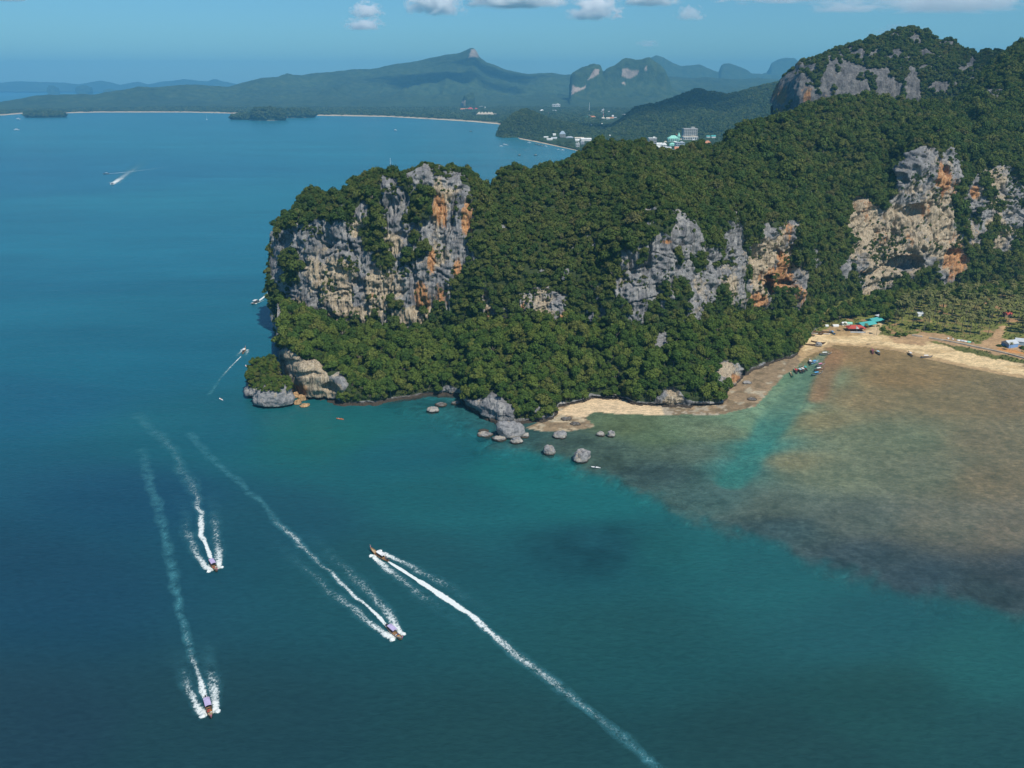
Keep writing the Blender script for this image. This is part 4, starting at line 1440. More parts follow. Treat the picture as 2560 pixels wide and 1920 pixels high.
# ----------------------------------------------------------------------------
# far coast: plain, hills, peak, karst towers, ranges on the horizon
# ----------------------------------------------------------------------------
def far_material():
    t = NT('distant_woodland')
    p = t.pos()
    f = t.noise(p, 0.018, 6, 0.7)
    g = t.noise(p, 0.0016, 5, 0.6)
    c = t.ramp(f, [(0.28, (0.020, 0.036, 0.020)), (0.5, (0.045, 0.072, 0.032)), (0.75, (0.085, 0.11, 0.045))])
    c = t.mix(1.0, c, t.ramp(g, [(0.3, (0.72, 0.78, 0.8)), (0.7, (1.2, 1.2, 1.1))]), 'MULTIPLY')
    s = t.ramp(f, [(0.2, (0.50, 0.40, 0.26)), (0.8, (0.66, 0.54, 0.36))])
    c = t.mix(t.attr('sand'), c, s)
    r = t.ramp(t.noise(t.map(p, (1, 1, 0.3)), 0.02, 5), [(0.3, (0.30, 0.22, 0.17)), (0.7, (0.52, 0.42, 0.34))])
    c = t.mix(t.attr('rock'), c, r)
    return t.done(t.pbr(c, 0.95, 0.05, t.bump(f, 0.9, 14.0)))


M_FAR = far_material()


def far_mesh(name, P, sand, label, rk=None):
    me = mesh_np(name, P.reshape(-1, 3), grid_faces(*P.shape[:2]))
    fattr(me, 'sand', sand)
    fattr(me, 'rock', np.zeros(P.shape[:2]) if rk is None else rk)
    o = link(name, me, M_FAR)
    tag(o, label, kind='structure')
    return o


COAST = [(-300, 296), (0, 289), (60, 284), (160, 283), (244, 281), (468, 281), (635, 285), (773, 289), (850, 290), (972, 292), (1094, 299), (1175, 304), (1251, 311), (1330, 330), (1420, 345)]
SKYL = [(-300, 268), (0, 254), (81, 244), (163, 240), (244, 240), (305, 228), (366, 218), (419, 214), (488, 210), (570, 216), (631, 203), (692, 195), (720, 187), (753, 191), (814, 183),
        (850, 179), (931, 175), (992, 161), (1053, 150), (1114, 134), (1151, 131), (1165, 125), (1175, 119), (1184, 120), (1190, 127), (1197, 143), (1216, 159), (1257, 175), (1318, 189), (1379, 183), (1411, 188),
        (1500, 180), (1600, 185), (1750, 195), (1900, 198), (2050, 200)]
SKY_Y = [(-300, 6300), (0, 6500), (300, 7000), (600, 8000), (900, 9000), (1200, 9600), (2050, 9800)]
uf = np.arange(-300, 2050, 3.0)
cv_ = smooth(tab(uf, COAST), 7)
cw = gnd(uf, cv_, 0.0)
sv, sY = smooth(tab(uf, SKYL), 4), tab(uf, SKY_Y)
rp = at(uf, sv + 2, sY)


def frow(dy, z):
    p = cw.copy()
    p[:, 1] += dy
    p[:, 0] *= p[:, 1] / cw[:, 1]
    p[:, 2] = z
    return p


base = np.minimum(sY - 900, np.maximum(cw[:, 1] + 900, 6300 + 0 * sY))
r5 = at(uf, 250, base)
r5[:, 2] = 10
fr_ = [frow(-60, -3), frow(0, -0.1), frow(60, 3.5), frow(75, 5), frow(500, 7), r5]
for t_, g_ in ((0.35, 0.16), (0.65, 0.45), (1.0, 1.0)):
    p = r5 + (rp - r5) * t_
    p[:, 2] = r5[:, 2] + (rp[:, 2] - r5[:, 2]) * g_
    fr_.append(p)
p = rp.copy()
p[:, 1] += 900
p[:, 2] *= 0.2
fr_.append(p)
PF = rows_refine(np.stack(fr_, 1), [1, 4, 2, 6, 22, 24, 26, 26, 6])
hgt_f = sstep(8, 90, PF[..., 2])
nrow = PF.shape[1]
uf2, vf2 = proj(PF)
dz = (110 * fbm(PF * np.array([1, 1, 0]) / 620, 4, 401, ridged=True) + 18 * fbm(PF * np.array([1, 1, 0]) / 120, 3, 411)) * hgt_f * np.interp(np.arange(nrow), [60, nrow - 12, nrow - 6], [1, 0.35, 0.05])
PF[..., 2] += dz + np.where((PF[..., 2] > 4.5), 3.5 * np.abs(fbm(PF * np.array([1, 1, 0]) / 40, 2, 421)), 0)
sand = np.zeros(PF.shape[:2])
sand[:, 1:7] = 1
sand *= sstep(-0.35, -0.05, fbm(PF / 200, 2, 431) + np.interp(uf, [0, 200, 240, 1300], [-0.1, 0.1, 0.5, 0.5])[:, None])
rkf = inpoly(uf2, vf2, [(1172, 146), (1178, 124), (1192, 124), (1200, 144)]).astype(float) * 0.7
far_mesh('far_coast', PF, sand, 'distant wooded coast with a long pale beach and a mountain with a knob-shaped summit', rkf)
pf = np.zeros(PF.shape[:2])
pf[:, 7:34] = 1
pts, _ = sample_mesh(PF, pf * (uf < 1500)[:, None], 9000, 22, RNG)
scatter('far_coast_forest', pts, RNG.uniform(11, 19, len(pts)) * np.array([[1], [1], [0.62]]).T if False else np.stack([RNG.uniform(11, 19, len(pts))] * 2 + [RNG.uniform(8, 12, len(pts))], 1), rots(len(pts), RNG, 0.05), PC_FAR,
        'distant belt of trees behind the long far beach')

# plain with the town behind the small point
FRONT = [(1240, 309), (1262, 313), (1285, 330), (1296, 347), (1340, 355), (1439, 376), (1500, 392), (1700, 415), (2150, 440)]
ut = np.arange(1240, 2150, 2.6)
tf = gnd(ut, smooth(tab(ut, FRONT), 5), 0.0)


def trow(dy, z):
    p = tf.copy()
    p[:, 1] += dy
    p[:, 0] *= p[:, 1] / tf[:, 1]
    p[:, 2] = z
    return p


endr = at(ut, 250, 7600 + 0 * ut)
endr[:, 2] = 9
PT = rows_refine(np.stack([trow(-30, -3), trow(0, -0.1), trow(34, 2.6), trow(42, 3.2), trow(400, 5), endr], 1), [1, 4, 2, 26, 40])
sand = np.zeros(PT.shape[:2])
sand[:, 1:7] = 1
PT[..., 2] += np.where(PT[..., 2] > 3.0, 2.0 * np.abs(fbm(PT * np.array([1, 1, 0]) / 40, 2, 441)), 0)
far_mesh('town_plain', PT, sand, 'wooded plain and curved town beach beyond the headland')

# wooded point on the left of the town beach
PR = [(1243, 338), (1247, 325), (1255, 310), (1266, 299), (1283, 286), (1296, 277), (1312, 272), (1328, 278), (1345, 287), (1372, 298), (1397, 303), (1421, 309), (1445, 313), (1500, 325)]
up_ = np.arange(1243, 1500, 1.6)
pv_ = smooth(tab(up_, PR), 5) + 3
pb = np.interp(up_, [1243, 1260, 1300, 1500], [341, 344, 343, 338])
Yp = gnd(up_, pb, 0)[:, 1]
PP, rkp, nvp = loft_hill('wooded_point', up_, [(np.maximum(up_, 1243), pb + 3, Yp - 15), (up_, pb, Yp), (up_, pb * 0.4 + pv_ * 0.6, Yp + 50), (up_, pv_, Yp + 150)],
                         [3, 14, 16], 6, 60, (60, 260), 500, [], None, 'rounded wooded point at the end of the town beach')
pp = np.ones(PP.shape[:2])
pp[:, nvp + 3:] = 0
pts, _ = sample_mesh(PP, pp, 4000, 8.5, RNG)
scatter('point_forest', pts, RNG.uniform(5.5, 9, len(pts)), rots(len(pts), RNG), PC_FAR, 'dark green trees covering the rounded point by the town beach')

# dark wooded hill behind the town
HM = [(1440, 352), (1480, 338), (1520, 315), (1545, 298), (1566, 285), (1611, 264), (1645, 257), (1690, 247), (1724, 238), (1739, 227), (1785, 233), (1817, 241), (1855, 230), (1894, 219), (1933, 212), (2000, 200), (2080, 200)]
uh = np.arange(1440, 2080, 2.0)
hv = smooth(tab(uh, HM), 7) + 3
hb = np.interp(uh, [1440, 1500, 1600, 1700, 1800, 2080], [353, 348, 352, 345, 340, 335])
Yh = np.interp(uh, [1440, 1600, 2080], [2880, 2980, 3050])
PH, rkh, nvh = loft_hill('dark_hill', uh, [(uh, hb + 4, Yh - 20), (uh, hb, Yh), (uh, hb * 0.62 + hv * 0.38, Yh + 160), (uh, hb * 0.3 + hv * 0.7, Yh + 330), (uh, hv, Yh + 560)],
                         [3, 16, 18, 22], 22, 190, (120, 600), 520, [], None, 'dark wooded hill rising behind the town')
pp = np.ones(PH.shape[:2])
pp[:, nvh + 3:] = 0
pts, _ = sample_mesh(PH, pp, 12000, 11, RNG)
scatter('hill_behind_town_forest', pts, RNG.uniform(6.5, 11, len(pts)), rots(len(pts), RNG), PC_FAR, 'dark forest on the hill behind the town')
pp = np.zeros(PT.shape[:2])
pp[:, 8:60] = 1
pts, _ = sample_mesh(PT, pp * (ut < 2000)[:, None], 16000, 15, RNG)
TOWN_TREES = pts

# two karst towers and the pale-faced stack on the plain
KL = [(1424, 244), (1427, 200), (1432, 186), (1440, 179), (1460, 169), (1475, 161), (1485, 157), (1494, 159), (1501, 163), (1506, 178), (1512, 200), (1535, 222), (1570, 240)]
KR = [(1490, 235), (1510, 178), (1517, 171), (1542, 159), (1555, 149), (1566, 146), (1590, 151), (1606, 149), (1623, 146), (1643, 159), (1664, 175), (1672, 195), (1676, 212), (1692, 228), (1730, 244)]
for nm, tb, yk, rocks, lab in (
        ('karst_tower', KR, 7300, [ZP(850, 0, 0.4069, q) for q in ([(1735, 470), (1735, 420), (1760, 415), (1790, 440), (1840, 440), (1825, 465), (1790, 480), (1760, 470)], [(1870, 430), (1880, 400), (1895, 430)], [(1735, 505), (1750, 490), (1755, 515)])],
         'broad twin-topped karst hill with a bare pink rock face'),
        ('karst_tower', KL, 6900, [ZP(850, 0, 0.4069, q) for q in ([(1525, 490), (1545, 460), (1575, 425), (1600, 430), (1600, 460), (1570, 470)], [(1420, 580), (1425, 530), (1480, 540), (1520, 515), (1510, 540), (1470, 555)])],
         'small pointed karst hill with pale cliff streaks')):
    a_, b_ = tb[0][0], tb[-1][0]
    uk = np.arange(a_, b_, 1.2)
    kv = smooth(tab(uk, tb), 3)
    kb_ = np.full_like(uk, 250.0)
    mid_ = kb_ * 0.55 + kv * 0.45
    P_, rk_, n_ = loft_hill(nm, uk, [(uk, kb_ + 16, yk - 260 + 0 * uk), (uk, kb_ * 0.9 + kv * 0.1, yk + 0 * uk), (uk, mid_, yk + 150 + 0 * uk), (uk, kb_ * 0.12 + kv * 0.88, yk + 200 + 0 * uk), (uk, kv, yk + 290 + 0 * uk)],
                            [3, 14, 20, 10], 16, 180, (100, 500), 540, rocks, M_FAR, lab)
    bpy.context.scene.objects[-1]
for o in list(bpy.data.objects):
    if o.name.startswith('karst_tower'):
        me = o.data
        fattr(me, 'sand', np.zeros(len(me.vertices)))

# ranges on the horizon
for nm, tb, yk, lab in (
        ('horizon_range', [(-200, 214), (0, 207), (53, 203), (100, 206), (155, 207), (200, 211), (252, 201), (275, 205), (301, 212), (320, 208), (346, 205), (370, 211), (399, 205), (430, 202), (460, 197), (490, 201), (521, 203), (532, 199), (541, 198), (555, 203), (570, 205), (600, 212), (680, 218)],
         16500, 'faint blue island range on the left horizon'),
        ('horizon_range', [(1560, 190), (1600, 168), (1627, 146), (1641, 139), (1664, 146), (1685, 158), (1704, 165), (1750, 161), (1770, 171), (1797, 181), (1803, 164), (1810, 160), (1824, 159), (1855, 169), (1868, 174), (1879, 183), (1900, 184), (1940, 186), (2000, 190), (2100, 205)],
         11800, 'blue far range with a blunt tooth right of the karst hills'),
        ('horizon_range', [(1880, 200), (1905, 185), (1918, 181), (1929, 156), (1945, 148), (1964, 144), (1988, 146), (1999, 157), (2020, 158), (2060, 190), (2100, 215)],
         13500, 'blue flat-topped far hill beside the limestone mountain')):
    uk = np.arange(tb[0][0], tb[-1][0], 2.0)
    kv = smooth(tab(uk, tb), 3)
    P_, rk_, n_ = loft_hill(nm, uk, [(uk, 229 + 0 * uk, yk - 400 + 0 * uk), (uk, 224 * 0.6 + kv * 0.4, yk + 200 + 0 * uk), (uk, kv, yk + 500 + 0 * uk)], [12, 14], 14, 260, (200, 900), 600, [], M_FAR, lab)
for o in list(bpy.data.objects):
    if o.name.startswith('horizon_range'):
        fattr(o.data, 'sand', np.zeros(len(o.data.vertices)))


def karst_rock(name, c, rx, ry, h, seed, mat, label=None, cat=None, group=None, kind=None, rz=0.0, rough=0.25, undercut=0.25, flat=0.6, res=(56, 34), parent=None):
    """an outcrop: rounded lump with an uneven crest, grooved sides and a sea-cut notch"""
    th = np.linspace(0, 2 * math.pi, res[0] + 1)[:-1]
    s = np.linspace(0, 1, res[1])
    TH, S_ = np.meshgrid(th, s, indexing='ij')
    rad = np.interp(S_, [0, 0.08, 0.16, 0.3, 0.55, 0.8, 1.0], [0.95, 1.0 - undercut, 1.0, 1.04, 0.92, flat, 0.0])
    zz = np.interp(S_, [0, 0.08, 0.16, 0.3, 0.55, 0.8, 1.0], [-0.25, 0.04, 0.14, 0.4, 0.72, 0.93, 1.0])
    X, Y, Z = np.cos(TH) * rad * rx, np.sin(TH) * rad * ry, zz * h
    Pq = np.stack([X, Y, Z], -1)
    m = (rx + ry) / 2
    n = fbm(Pq / (m * 0.9) + seed * 3.1, 3, seed) * 1.0 + 0.45 * fbm(Pq * np.array([1, 1, 0.5]) / (m * 0.3) + seed, 3, seed + 4, ridged=True)
    wgt = sstep(0, 0.12, S_)
    k = (1 + rough * n * wgt)
    X, Y, Z = X * k, Y * k, Z * (1 + rough * 0.9 * n * sstep(0.15, 0.5, S_))
    ca, sa = math.cos(rz), math.sin(rz)
    V = np.stack([X * ca - Y * sa, X * sa + Y * ca, Z], -1)
    i = np.arange(res[0])[:, None] * res[1] + np.arange(res[1] - 1)[None, :]
    j = np.roll(np.arange(res[0]), -1)[:, None] * res[1] + np.arange(res[1] - 1)[None, :]
    F = np.stack([i, j, j + 1, i + 1], -1).reshape(-1, 4)
    me = mesh_np(name, V.reshape(-1, 3), F)
    o = link(name, me, mat, parent, c)
    tag(o, label, cat, group, kind)
    return o, V + np.asarray(c, float)


# dark tower standing on the plain, wooded islands off the far beach, rocks on the horizon
karst_rock('rock_stack', at(1171, 262, 6400) * np.array([1, 1, 0]), 46, 46, 100, 3, M_FAR, 'dark rock stack standing alone on the far plain', 'rock stack', undercut=0.05, flat=0.8)
for uu, vv, rx, h, sd, lab in ((116, 293, 112, 26, 5, 'low flat wooded islet off the left end of the far beach'), (612, 299, 66, 26, 6, 'small wooded islet just left of the dark island'),
                               (672, 301, 84, 54, 7, 'dome-shaped dark wooded island off the far beach'), (735, 294, 120, 44, 8, 'wooded spit joining the dark island to the far beach')):
    c = gnd(uu, vv, 0)
    o, V = karst_rock('wooded_island', c, rx, rx * 0.55, h, sd, M_FAR, lab, 'island', undercut=0.05, flat=0.7, rough=0.22)
    PRB = np.ones(V.shape[:2])
    PRB[:, :7] = 0
    pts, _ = sample_mesh(V, PRB, 900, 13, RNG)
    scatter('island_forest', pts, RNG.uniform(8, 13, len(pts)), rots(len(pts), RNG), PC_FAR, 'trees covering the ' + lab.replace('wooded ', ''))
for uu, rx, h, sd in ((134, 80, 130, 11), (212, 110, 130, 12), (275, 90, 90, 13), (292, 60, 60, 14)):
    karst_rock('sea_stack', at(uu, 232, 13500) * np.array([1, 1, 0]), rx, rx, h, sd, M_FAR, 'faint blue rock stack on the left horizon, ' +
               {134: 'leftmost of four', 212: 'widest of four', 275: 'third of four from the left', 292: 'smallest of four'}[uu], 'rock stack', undercut=0.0)
for o in list(bpy.data.objects):
    if o.name.startswith(('rock_stack', 'wooded_island', 'sea_stack')):
        me = o.data
        fattr(me, 'sand', np.zeros(len(me.vertices)))
        z = np.zeros(len(me.vertices) * 3)
        me.vertices.foreach_get('co', z)
        z = z.reshape(-1, 3)
        st = o.name.startswith('rock_stack')
        fattr(me, 'rock', ((z[:, 0] < -18) & (z[:, 2] < 60)).astype(float) * 0.6 if st else (z[:, 2] < 3).astype(float) * 0.5)

def gz(p):
    i = min(max((float(p[0]) - gx[0]) / 1.6, 0), len(gx) - 2.001)
    j = min(max((float(p[1]) - gy[0]) / 1.6, 0), len(gy) - 2.001)
    a, b = int(i), int(j)
    f, g = i - a, j - b
    return float(GZ[a, b] * (1 - f) * (1 - g) + GZ[a + 1, b] * f * (1 - g) + GZ[a, b + 1] * (1 - f) * g + GZ[a + 1, b + 1] * f * g)




# ----------------------------------------------------------------------------
# islet off the left point, boulders along the shore
# ----------------------------------------------------------------------------
isl = empty('rocky_islet', gnd(672, 985, 0))
tag(isl, 'small rocky islet with green bushes off the left tip of the headland', 'islet')
ic = np.array(isl.location)
mound_c, block_c = gnd(662, 972, 0), gnd(690, 1010, 0)
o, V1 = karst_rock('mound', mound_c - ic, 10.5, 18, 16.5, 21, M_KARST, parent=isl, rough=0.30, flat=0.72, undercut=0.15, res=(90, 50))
o2, V2 = karst_rock('grey_block', block_c - ic, 11.5, 8.5, 12.5, 24, M_SEAROCK, parent=isl, rough=0.28, flat=0.85, undercut=0.22, res=(90, 50))
for ob, V in ((o, V1),):
    zz = V[..., 2].ravel()
    fattr(ob.data, 'rock', np.clip(1 - sstep(6, 11, zz + 4 * fbm(V.reshape(-1, 3) / 4, 2, 5)), 0, 1))
    fattr(ob.data, 'orange', np.zeros(len(zz)))
    fattr(ob.data, 'tan', np.full(len(zz), 0.15))
V1w, V2w = V1 + ic, V2 + ic
pm = np.clip((V1w[..., 2] - 7.5) / 4, 0, 1)
pts, _ = sample_mesh(V1w, pm, 1500, 2.4, RNG)
pm2 = np.clip((V2w[..., 2] - 10.5) / 2, 0, 1) * 0.7
pts2, _ = sample_mesh(V2w, pm2, 500, 2.0, RNG)
pts = np.concatenate([pts, pts2])
scatter('islet_bushes', pts, RNG.uniform(1.0, 2.2, len(pts)), rots(len(pts), RNG, 0.25), PC_JUNGLE, 'yellow-green bushes covering the top of the rocky islet', 'bushes')

BOULD = [(1277, 1096, 64, 46, 0.2, 'big rounded grey boulder at the tip of the shore rocks'), (1291, 1109, 30, 19, 0.5, 'pale-edged boulder in front of the big rounded one'),
         (1313, 1094, 22, 13, 0.1, 'small flat boulder right of the big rounded one'), (1212, 1090, 38, 13, 0.2, 'low brown slab awash at the left of the boulders'),
         (1249, 1100, 34, 13, -0.2, 'low brown slab awash between the boulders'), (1209, 1078, 26, 7, 0.0, 'thin brown slab awash nearest the grey shore rocks'),
         (1401, 1096, 32, 20, -0.5, 'bicoloured boulder standing alone off the rock shelf'), (1373, 1138, 30, 27, -0.6, 'tan and grey leaning boulder in deep water'),
         (1454, 1157, 40, 36, 0.3, 'large grey boulder farthest out from the small beach'), (1502, 1091, 20, 13, 0.0, 'small brown boulder off the small beach'),
         (1527, 1094, 19, 18, 0.0, 'small dark-footed boulder off the small beach'), (1082, 1030, 32, 15, 0.2, 'pale rock at the edge of the rocky cove'),
         (1104, 1014, 28, 9, 0.0, 'flat pale rock inside the rocky cove'), (1140, 1010, 22, 8, 0.0, 'flat tan rock at the right of the rocky cove'),
         (741, 996, 19, 17, 0.3, 'upper ochre boulder between islet and sea cliff'), (755, 1004, 20, 18, -0.2, 'right ochre boulder between islet and sea cliff'),
         (745, 1012, 18, 14, 0.1, 'lower ochre boulder between islet and sea cliff'), (762, 1018, 22, 11, 0.4, 'brown boulder at the waterline between islet and sea cliff'),
         (2046, 869, 17, 12, 0.2, 'dark rock on the sand beside the beached boats'), (1440, 1062, 26, 6, 0.1, 'flat pale rock on the shelf left of the small beach'),
         (1415, 1050, 30, 7, -0.1, 'flat tan rock on the shelf near the mossy knoll'), (1880, 1000, 24, 6, 0.3, 'pale stone on the outer mud flat'), (1868, 960, 22, 7, 0.2, 'pale stone beside the trees on the mud flat')]
for k, (uu, vv, wp, hp, rz, lab) in enumerate(BOULD):
    c = gnd(uu, vv - hp * 0.18, 0)
    px = (c[1] * CP + CAM_H * SP) / FPX
    rx = wp * px / 2 * 0.95
    h = max(hp * px * 0.95 - rx * 0.3, hp * px * 0.45)
    c[2] = max(gz(c), -0.3) - 0.1 if uu > 1180 else -0.2
    ochre = uu < 800
    karst_rock('boulder', c, rx, rx * 0.85, h, 60 + k, M_SEAROCK if not ochre else paint('ochre_rock', (0.42, 0.27, 0.14), 0.9, 0.1, 0.3, 0.6), lab, 'boulder', 'boulders along the shore', rz=rz, rough=0.34,
               undercut=0.12 if uu != 1527 else 0.45, flat=0.72, res=(40, 24))

# ----------------------------------------------------------------------------
# coconut palms and bushes on the flat behind the beach
# ----------------------------------------------------------------------------
def palm_meshes(seed):
    r = random.Random(seed)
    h = r.uniform(9.5, 13)
    lx, ly = r.uniform(-1.0, 1.6), r.uniform(-0.8, 0.8)
    pts = [(lx * t * t, ly * t * t, h * t) for t in (-0.04, 0.2, 0.4, 0.6, 0.8, 1.0)]
    tk = MB().tube(pts, [0.24, 0.20, 0.17, 0.15, 0.14, 0.13], 6).mesh('palm_trunk', True)
    tk.materials.append(M_BARK)
    V, F, L = [], [], []
    top = np.array(pts[-1])
    nf = 19
    for k in range(nf):
        a = 2 * math.pi * k / nf + r.uniform(-0.15, 0.15)
        el = r.uniform(-0.35, 1.15)
        ln = r.uniform(3.2, 4.3)
        d = np.array([math.cos(a), math.sin(a)])
        sid = np.array([-d[1], d[0], 0])
        b = len(V)
        seg = 6
        p = top.copy()
        ang = el
        for j in range(seg + 1):
            t = j / seg
            wd = 0.62 * math.sin(math.pi * min(0.12 + t * 0.86, 1)) + 0.04
            V += [p - sid * wd - np.array([0, 0, 0.22 * wd]), p, p + sid * wd - np.array([0, 0, 0.22 * wd])]
            L += [r.random() * 0.6] * 3
            p = p + np.array([d[0] * math.cos(ang), d[1] * math.cos(ang), math.sin(ang)]) * ln / seg
            ang -= 0.27 + 0.1 * t
        for j in range(seg):
            q = b + 3 * j
            F += [(q, q + 3, q + 4, q + 1), (q + 1, q + 4, q + 5, q + 2)]
    me = mesh_np('palm_fronds', V, F, False)
    fattr(me, 'leaf', L)
    me.materials.append(M_PALM)
    nuts = MB()
    for k in range(5):
        a = k * 1.257
        nuts.box((top[0] + 0.25 * math.cos(a), top[1] + 0.25 * math.sin(a), top[2] - 0.25), (0.28, 0.28, 0.34), a, 0.7)
    nm = nuts.mesh('coconut_bunch')
    nm.materials.append(paint('coconut', (0.25, 0.19, 0.08), 0.7, 0.2))
    return tk, me, nm


PALMS = [palm_meshes(500 + k) for k in range(5)]


def place_palm(p, s, rz, label, group=None, k=None):
    k = random.randrange(5) if k is None else k
    root = empty('coconut_palm', p, rz, s)
    tag(root, label, 'palm tree', group)
    link('trunk', PALMS[k][0], None, root)
    link('coconut_bunch', PALMS[k][2], None, link('fronds', PALMS[k][1], None, root))
    return root


def on_ground(u, v, z0=3.0):
    p = gnd(u, v, z0)
    for _ in range(3):
        p = gnd(u, v, gz(p))
    return p


GROVE = [(2225, 812), (2250, 775), (2300, 752), (2400, 742), (2620, 735), (2620, 850), (2545, 838), (2480, 830), (2470, 848), (2425, 838), (2380, 838), (2330, 832), (2280, 828)]
gp = []
tries = 0
while len(gp) < 150 and tries < 9000:
    tries += 1
    uu, vv = random.uniform(2220, 2620), random.uniform(735, 850)
    if not inpoly(np.array([uu]), np.array([vv]), GROVE)[0]:
        continue
    if vv > 800 and random.random() < 0.62:
        continue
    p = on_ground(uu, vv)
    if all((p[0] - q[0]) ** 2 + (p[1] - q[1]) ** 2 > 5.2 ** 2 for q in gp):
        gp.append(np.array([p[0], p[1], p[2], uu, vv]))
for p in gp:
    uu, vv = p[3], p[4]
    side = 'left' if uu < 2330 else ('middle' if uu < 2440 else 'right')
    dep = 'front' if vv > 805 else ('middle' if vv > 772 else 'back')
    place_palm(p[:3], random.uniform(0.95, 1.28), random.uniform(0, 6.28), f'tall coconut palm in the {dep} row of the grove, {side} part', f'palms in the {dep} row, {side} part')
place_palm(on_ground(2191, 838), 0.62, 1.0, 'short coconut palm at the beach end of the sandy track')
place_palm(on_ground(2108, 829), 0.6, 2.0, 'short coconut palm left of the red-roofed hut')
place_palm(on_ground(2163, 833), 0.66, 0.4, 'bushy coconut palm in front of the red-roofed hut')
place_palm(on_ground(2524, 876), 0.55, 0.4, 'short coconut palm on the orange dirt near the blue house')

BELT = [(2044, 818), (2070, 796), (2130, 765), (2200, 748), (2300, 735), (2700, 715), (2700, 738), (2300, 756), (2245, 780), (2226, 806), (2212, 808), (2205, 790), (2150, 792), (2080, 806)]
bp = []
for _ in range(5000):
    uu, vv = random.uniform(2040, 2700), random.uniform(712, 818)
    if inpoly(np.array([uu]), np.array([vv]), BELT)[0]:
        p = on_ground(uu, vv)
        if all((p[0] - q[0]) ** 2 + (p[1] - q[1]) ** 2 > 4.6 ** 2 for q in bp):
            bp.append(p)
bp = np.array(bp)
sc = RNG.uniform(3.2, 5.6, len(bp))
scatter('cliff_foot_trees', bp, np.stack([sc, sc, sc * 1.15], 1), rots(len(bp), RNG), PC_JUNGLE, 'dark broadleaf trees between the cliff foot and the palm grove')
for uu, vv, s, lab in ((2207, 826, 2.6, 'dark bush beside the sandy track'), (2222, 832, 2.4, 'low dark bush at the left of the beach hedge'), (2244, 841, 3.0, 'dark rounded beach bush, left half of the hedge'),
                       (2262, 840, 3.2, 'dark rounded beach bush, right half of the hedge'), (2320, 826, 3.6, 'dark leafy tree standing among the front palms'), (2246, 800, 4.2, 'pale greyish tree at the left edge of the palm grove'),
                       (2498, 866, 2.4, 'low green bush left of the blue house'), (2514, 868, 2.0, 'low green bush in front of the blue house'), (2204, 806, 3.6, 'slim dark tree right of the teal roof'), (2556, 872, 3.0, 'green bush right of the blue house')):
    root = place_tree(on_ground(uu, vv) - np.array([0, 0, 0.2]), s, random.randrange(6), uu, lab, None, 'bush' if s < 3.3 else 'tree', lift=0.1 if s < 3.3 else 0.5, tall=0.8 if s < 3.3 else 1.3)
    root.name = 'bush' if s < 3.3 else 'broadleaf_tree'
# grass on the palm flat
gm = (inpoly(gu, gv, GRASS) & (GZ > 1.0) & (gcol[..., 1] > gcol[..., 0] * 0.86)).astype(float)
pts, _ = sample_mesh(G, gm, 9000, 0.9, RNG)
scatter('grass', pts, RNG.uniform(0.3, 0.75, len(pts)), rots(len(pts), RNG, 0.1), PC_JUNGLE, 'rough green grass and low weeds under the palms', 'grass')

# ----------------------------------------------------------------------------
# buildings
# ----------------------------------------------------------------------------
M_GLASS = paint('window_glass', (0.035, 0.05, 0.06), 0.15, 0.6, 0.1)
CLR = dict(white=(0.74, 0.74, 0.70), cream=(0.66, 0.58, 0.45), grey=(0.36, 0.36, 0.35), concrete=(0.42, 0.41, 0.38), teal=(0.075, 0.37, 0.35), mint=(0.30, 0.66, 0.52), orange=(0.56, 0.24, 0.12),
           red=(0.46, 0.08, 0.06), blue=(0.20, 0.34, 0.58), bluegrey=(0.30, 0.38, 0.44), tin=(0.50, 0.53, 0.55), brown=(0.28, 0.20, 0.13), pink=(0.66, 0.42, 0.34))


def pm(c):
    return paint('paint_' + c, CLR[c], 0.65, 0.25, 0.10, 0.12)


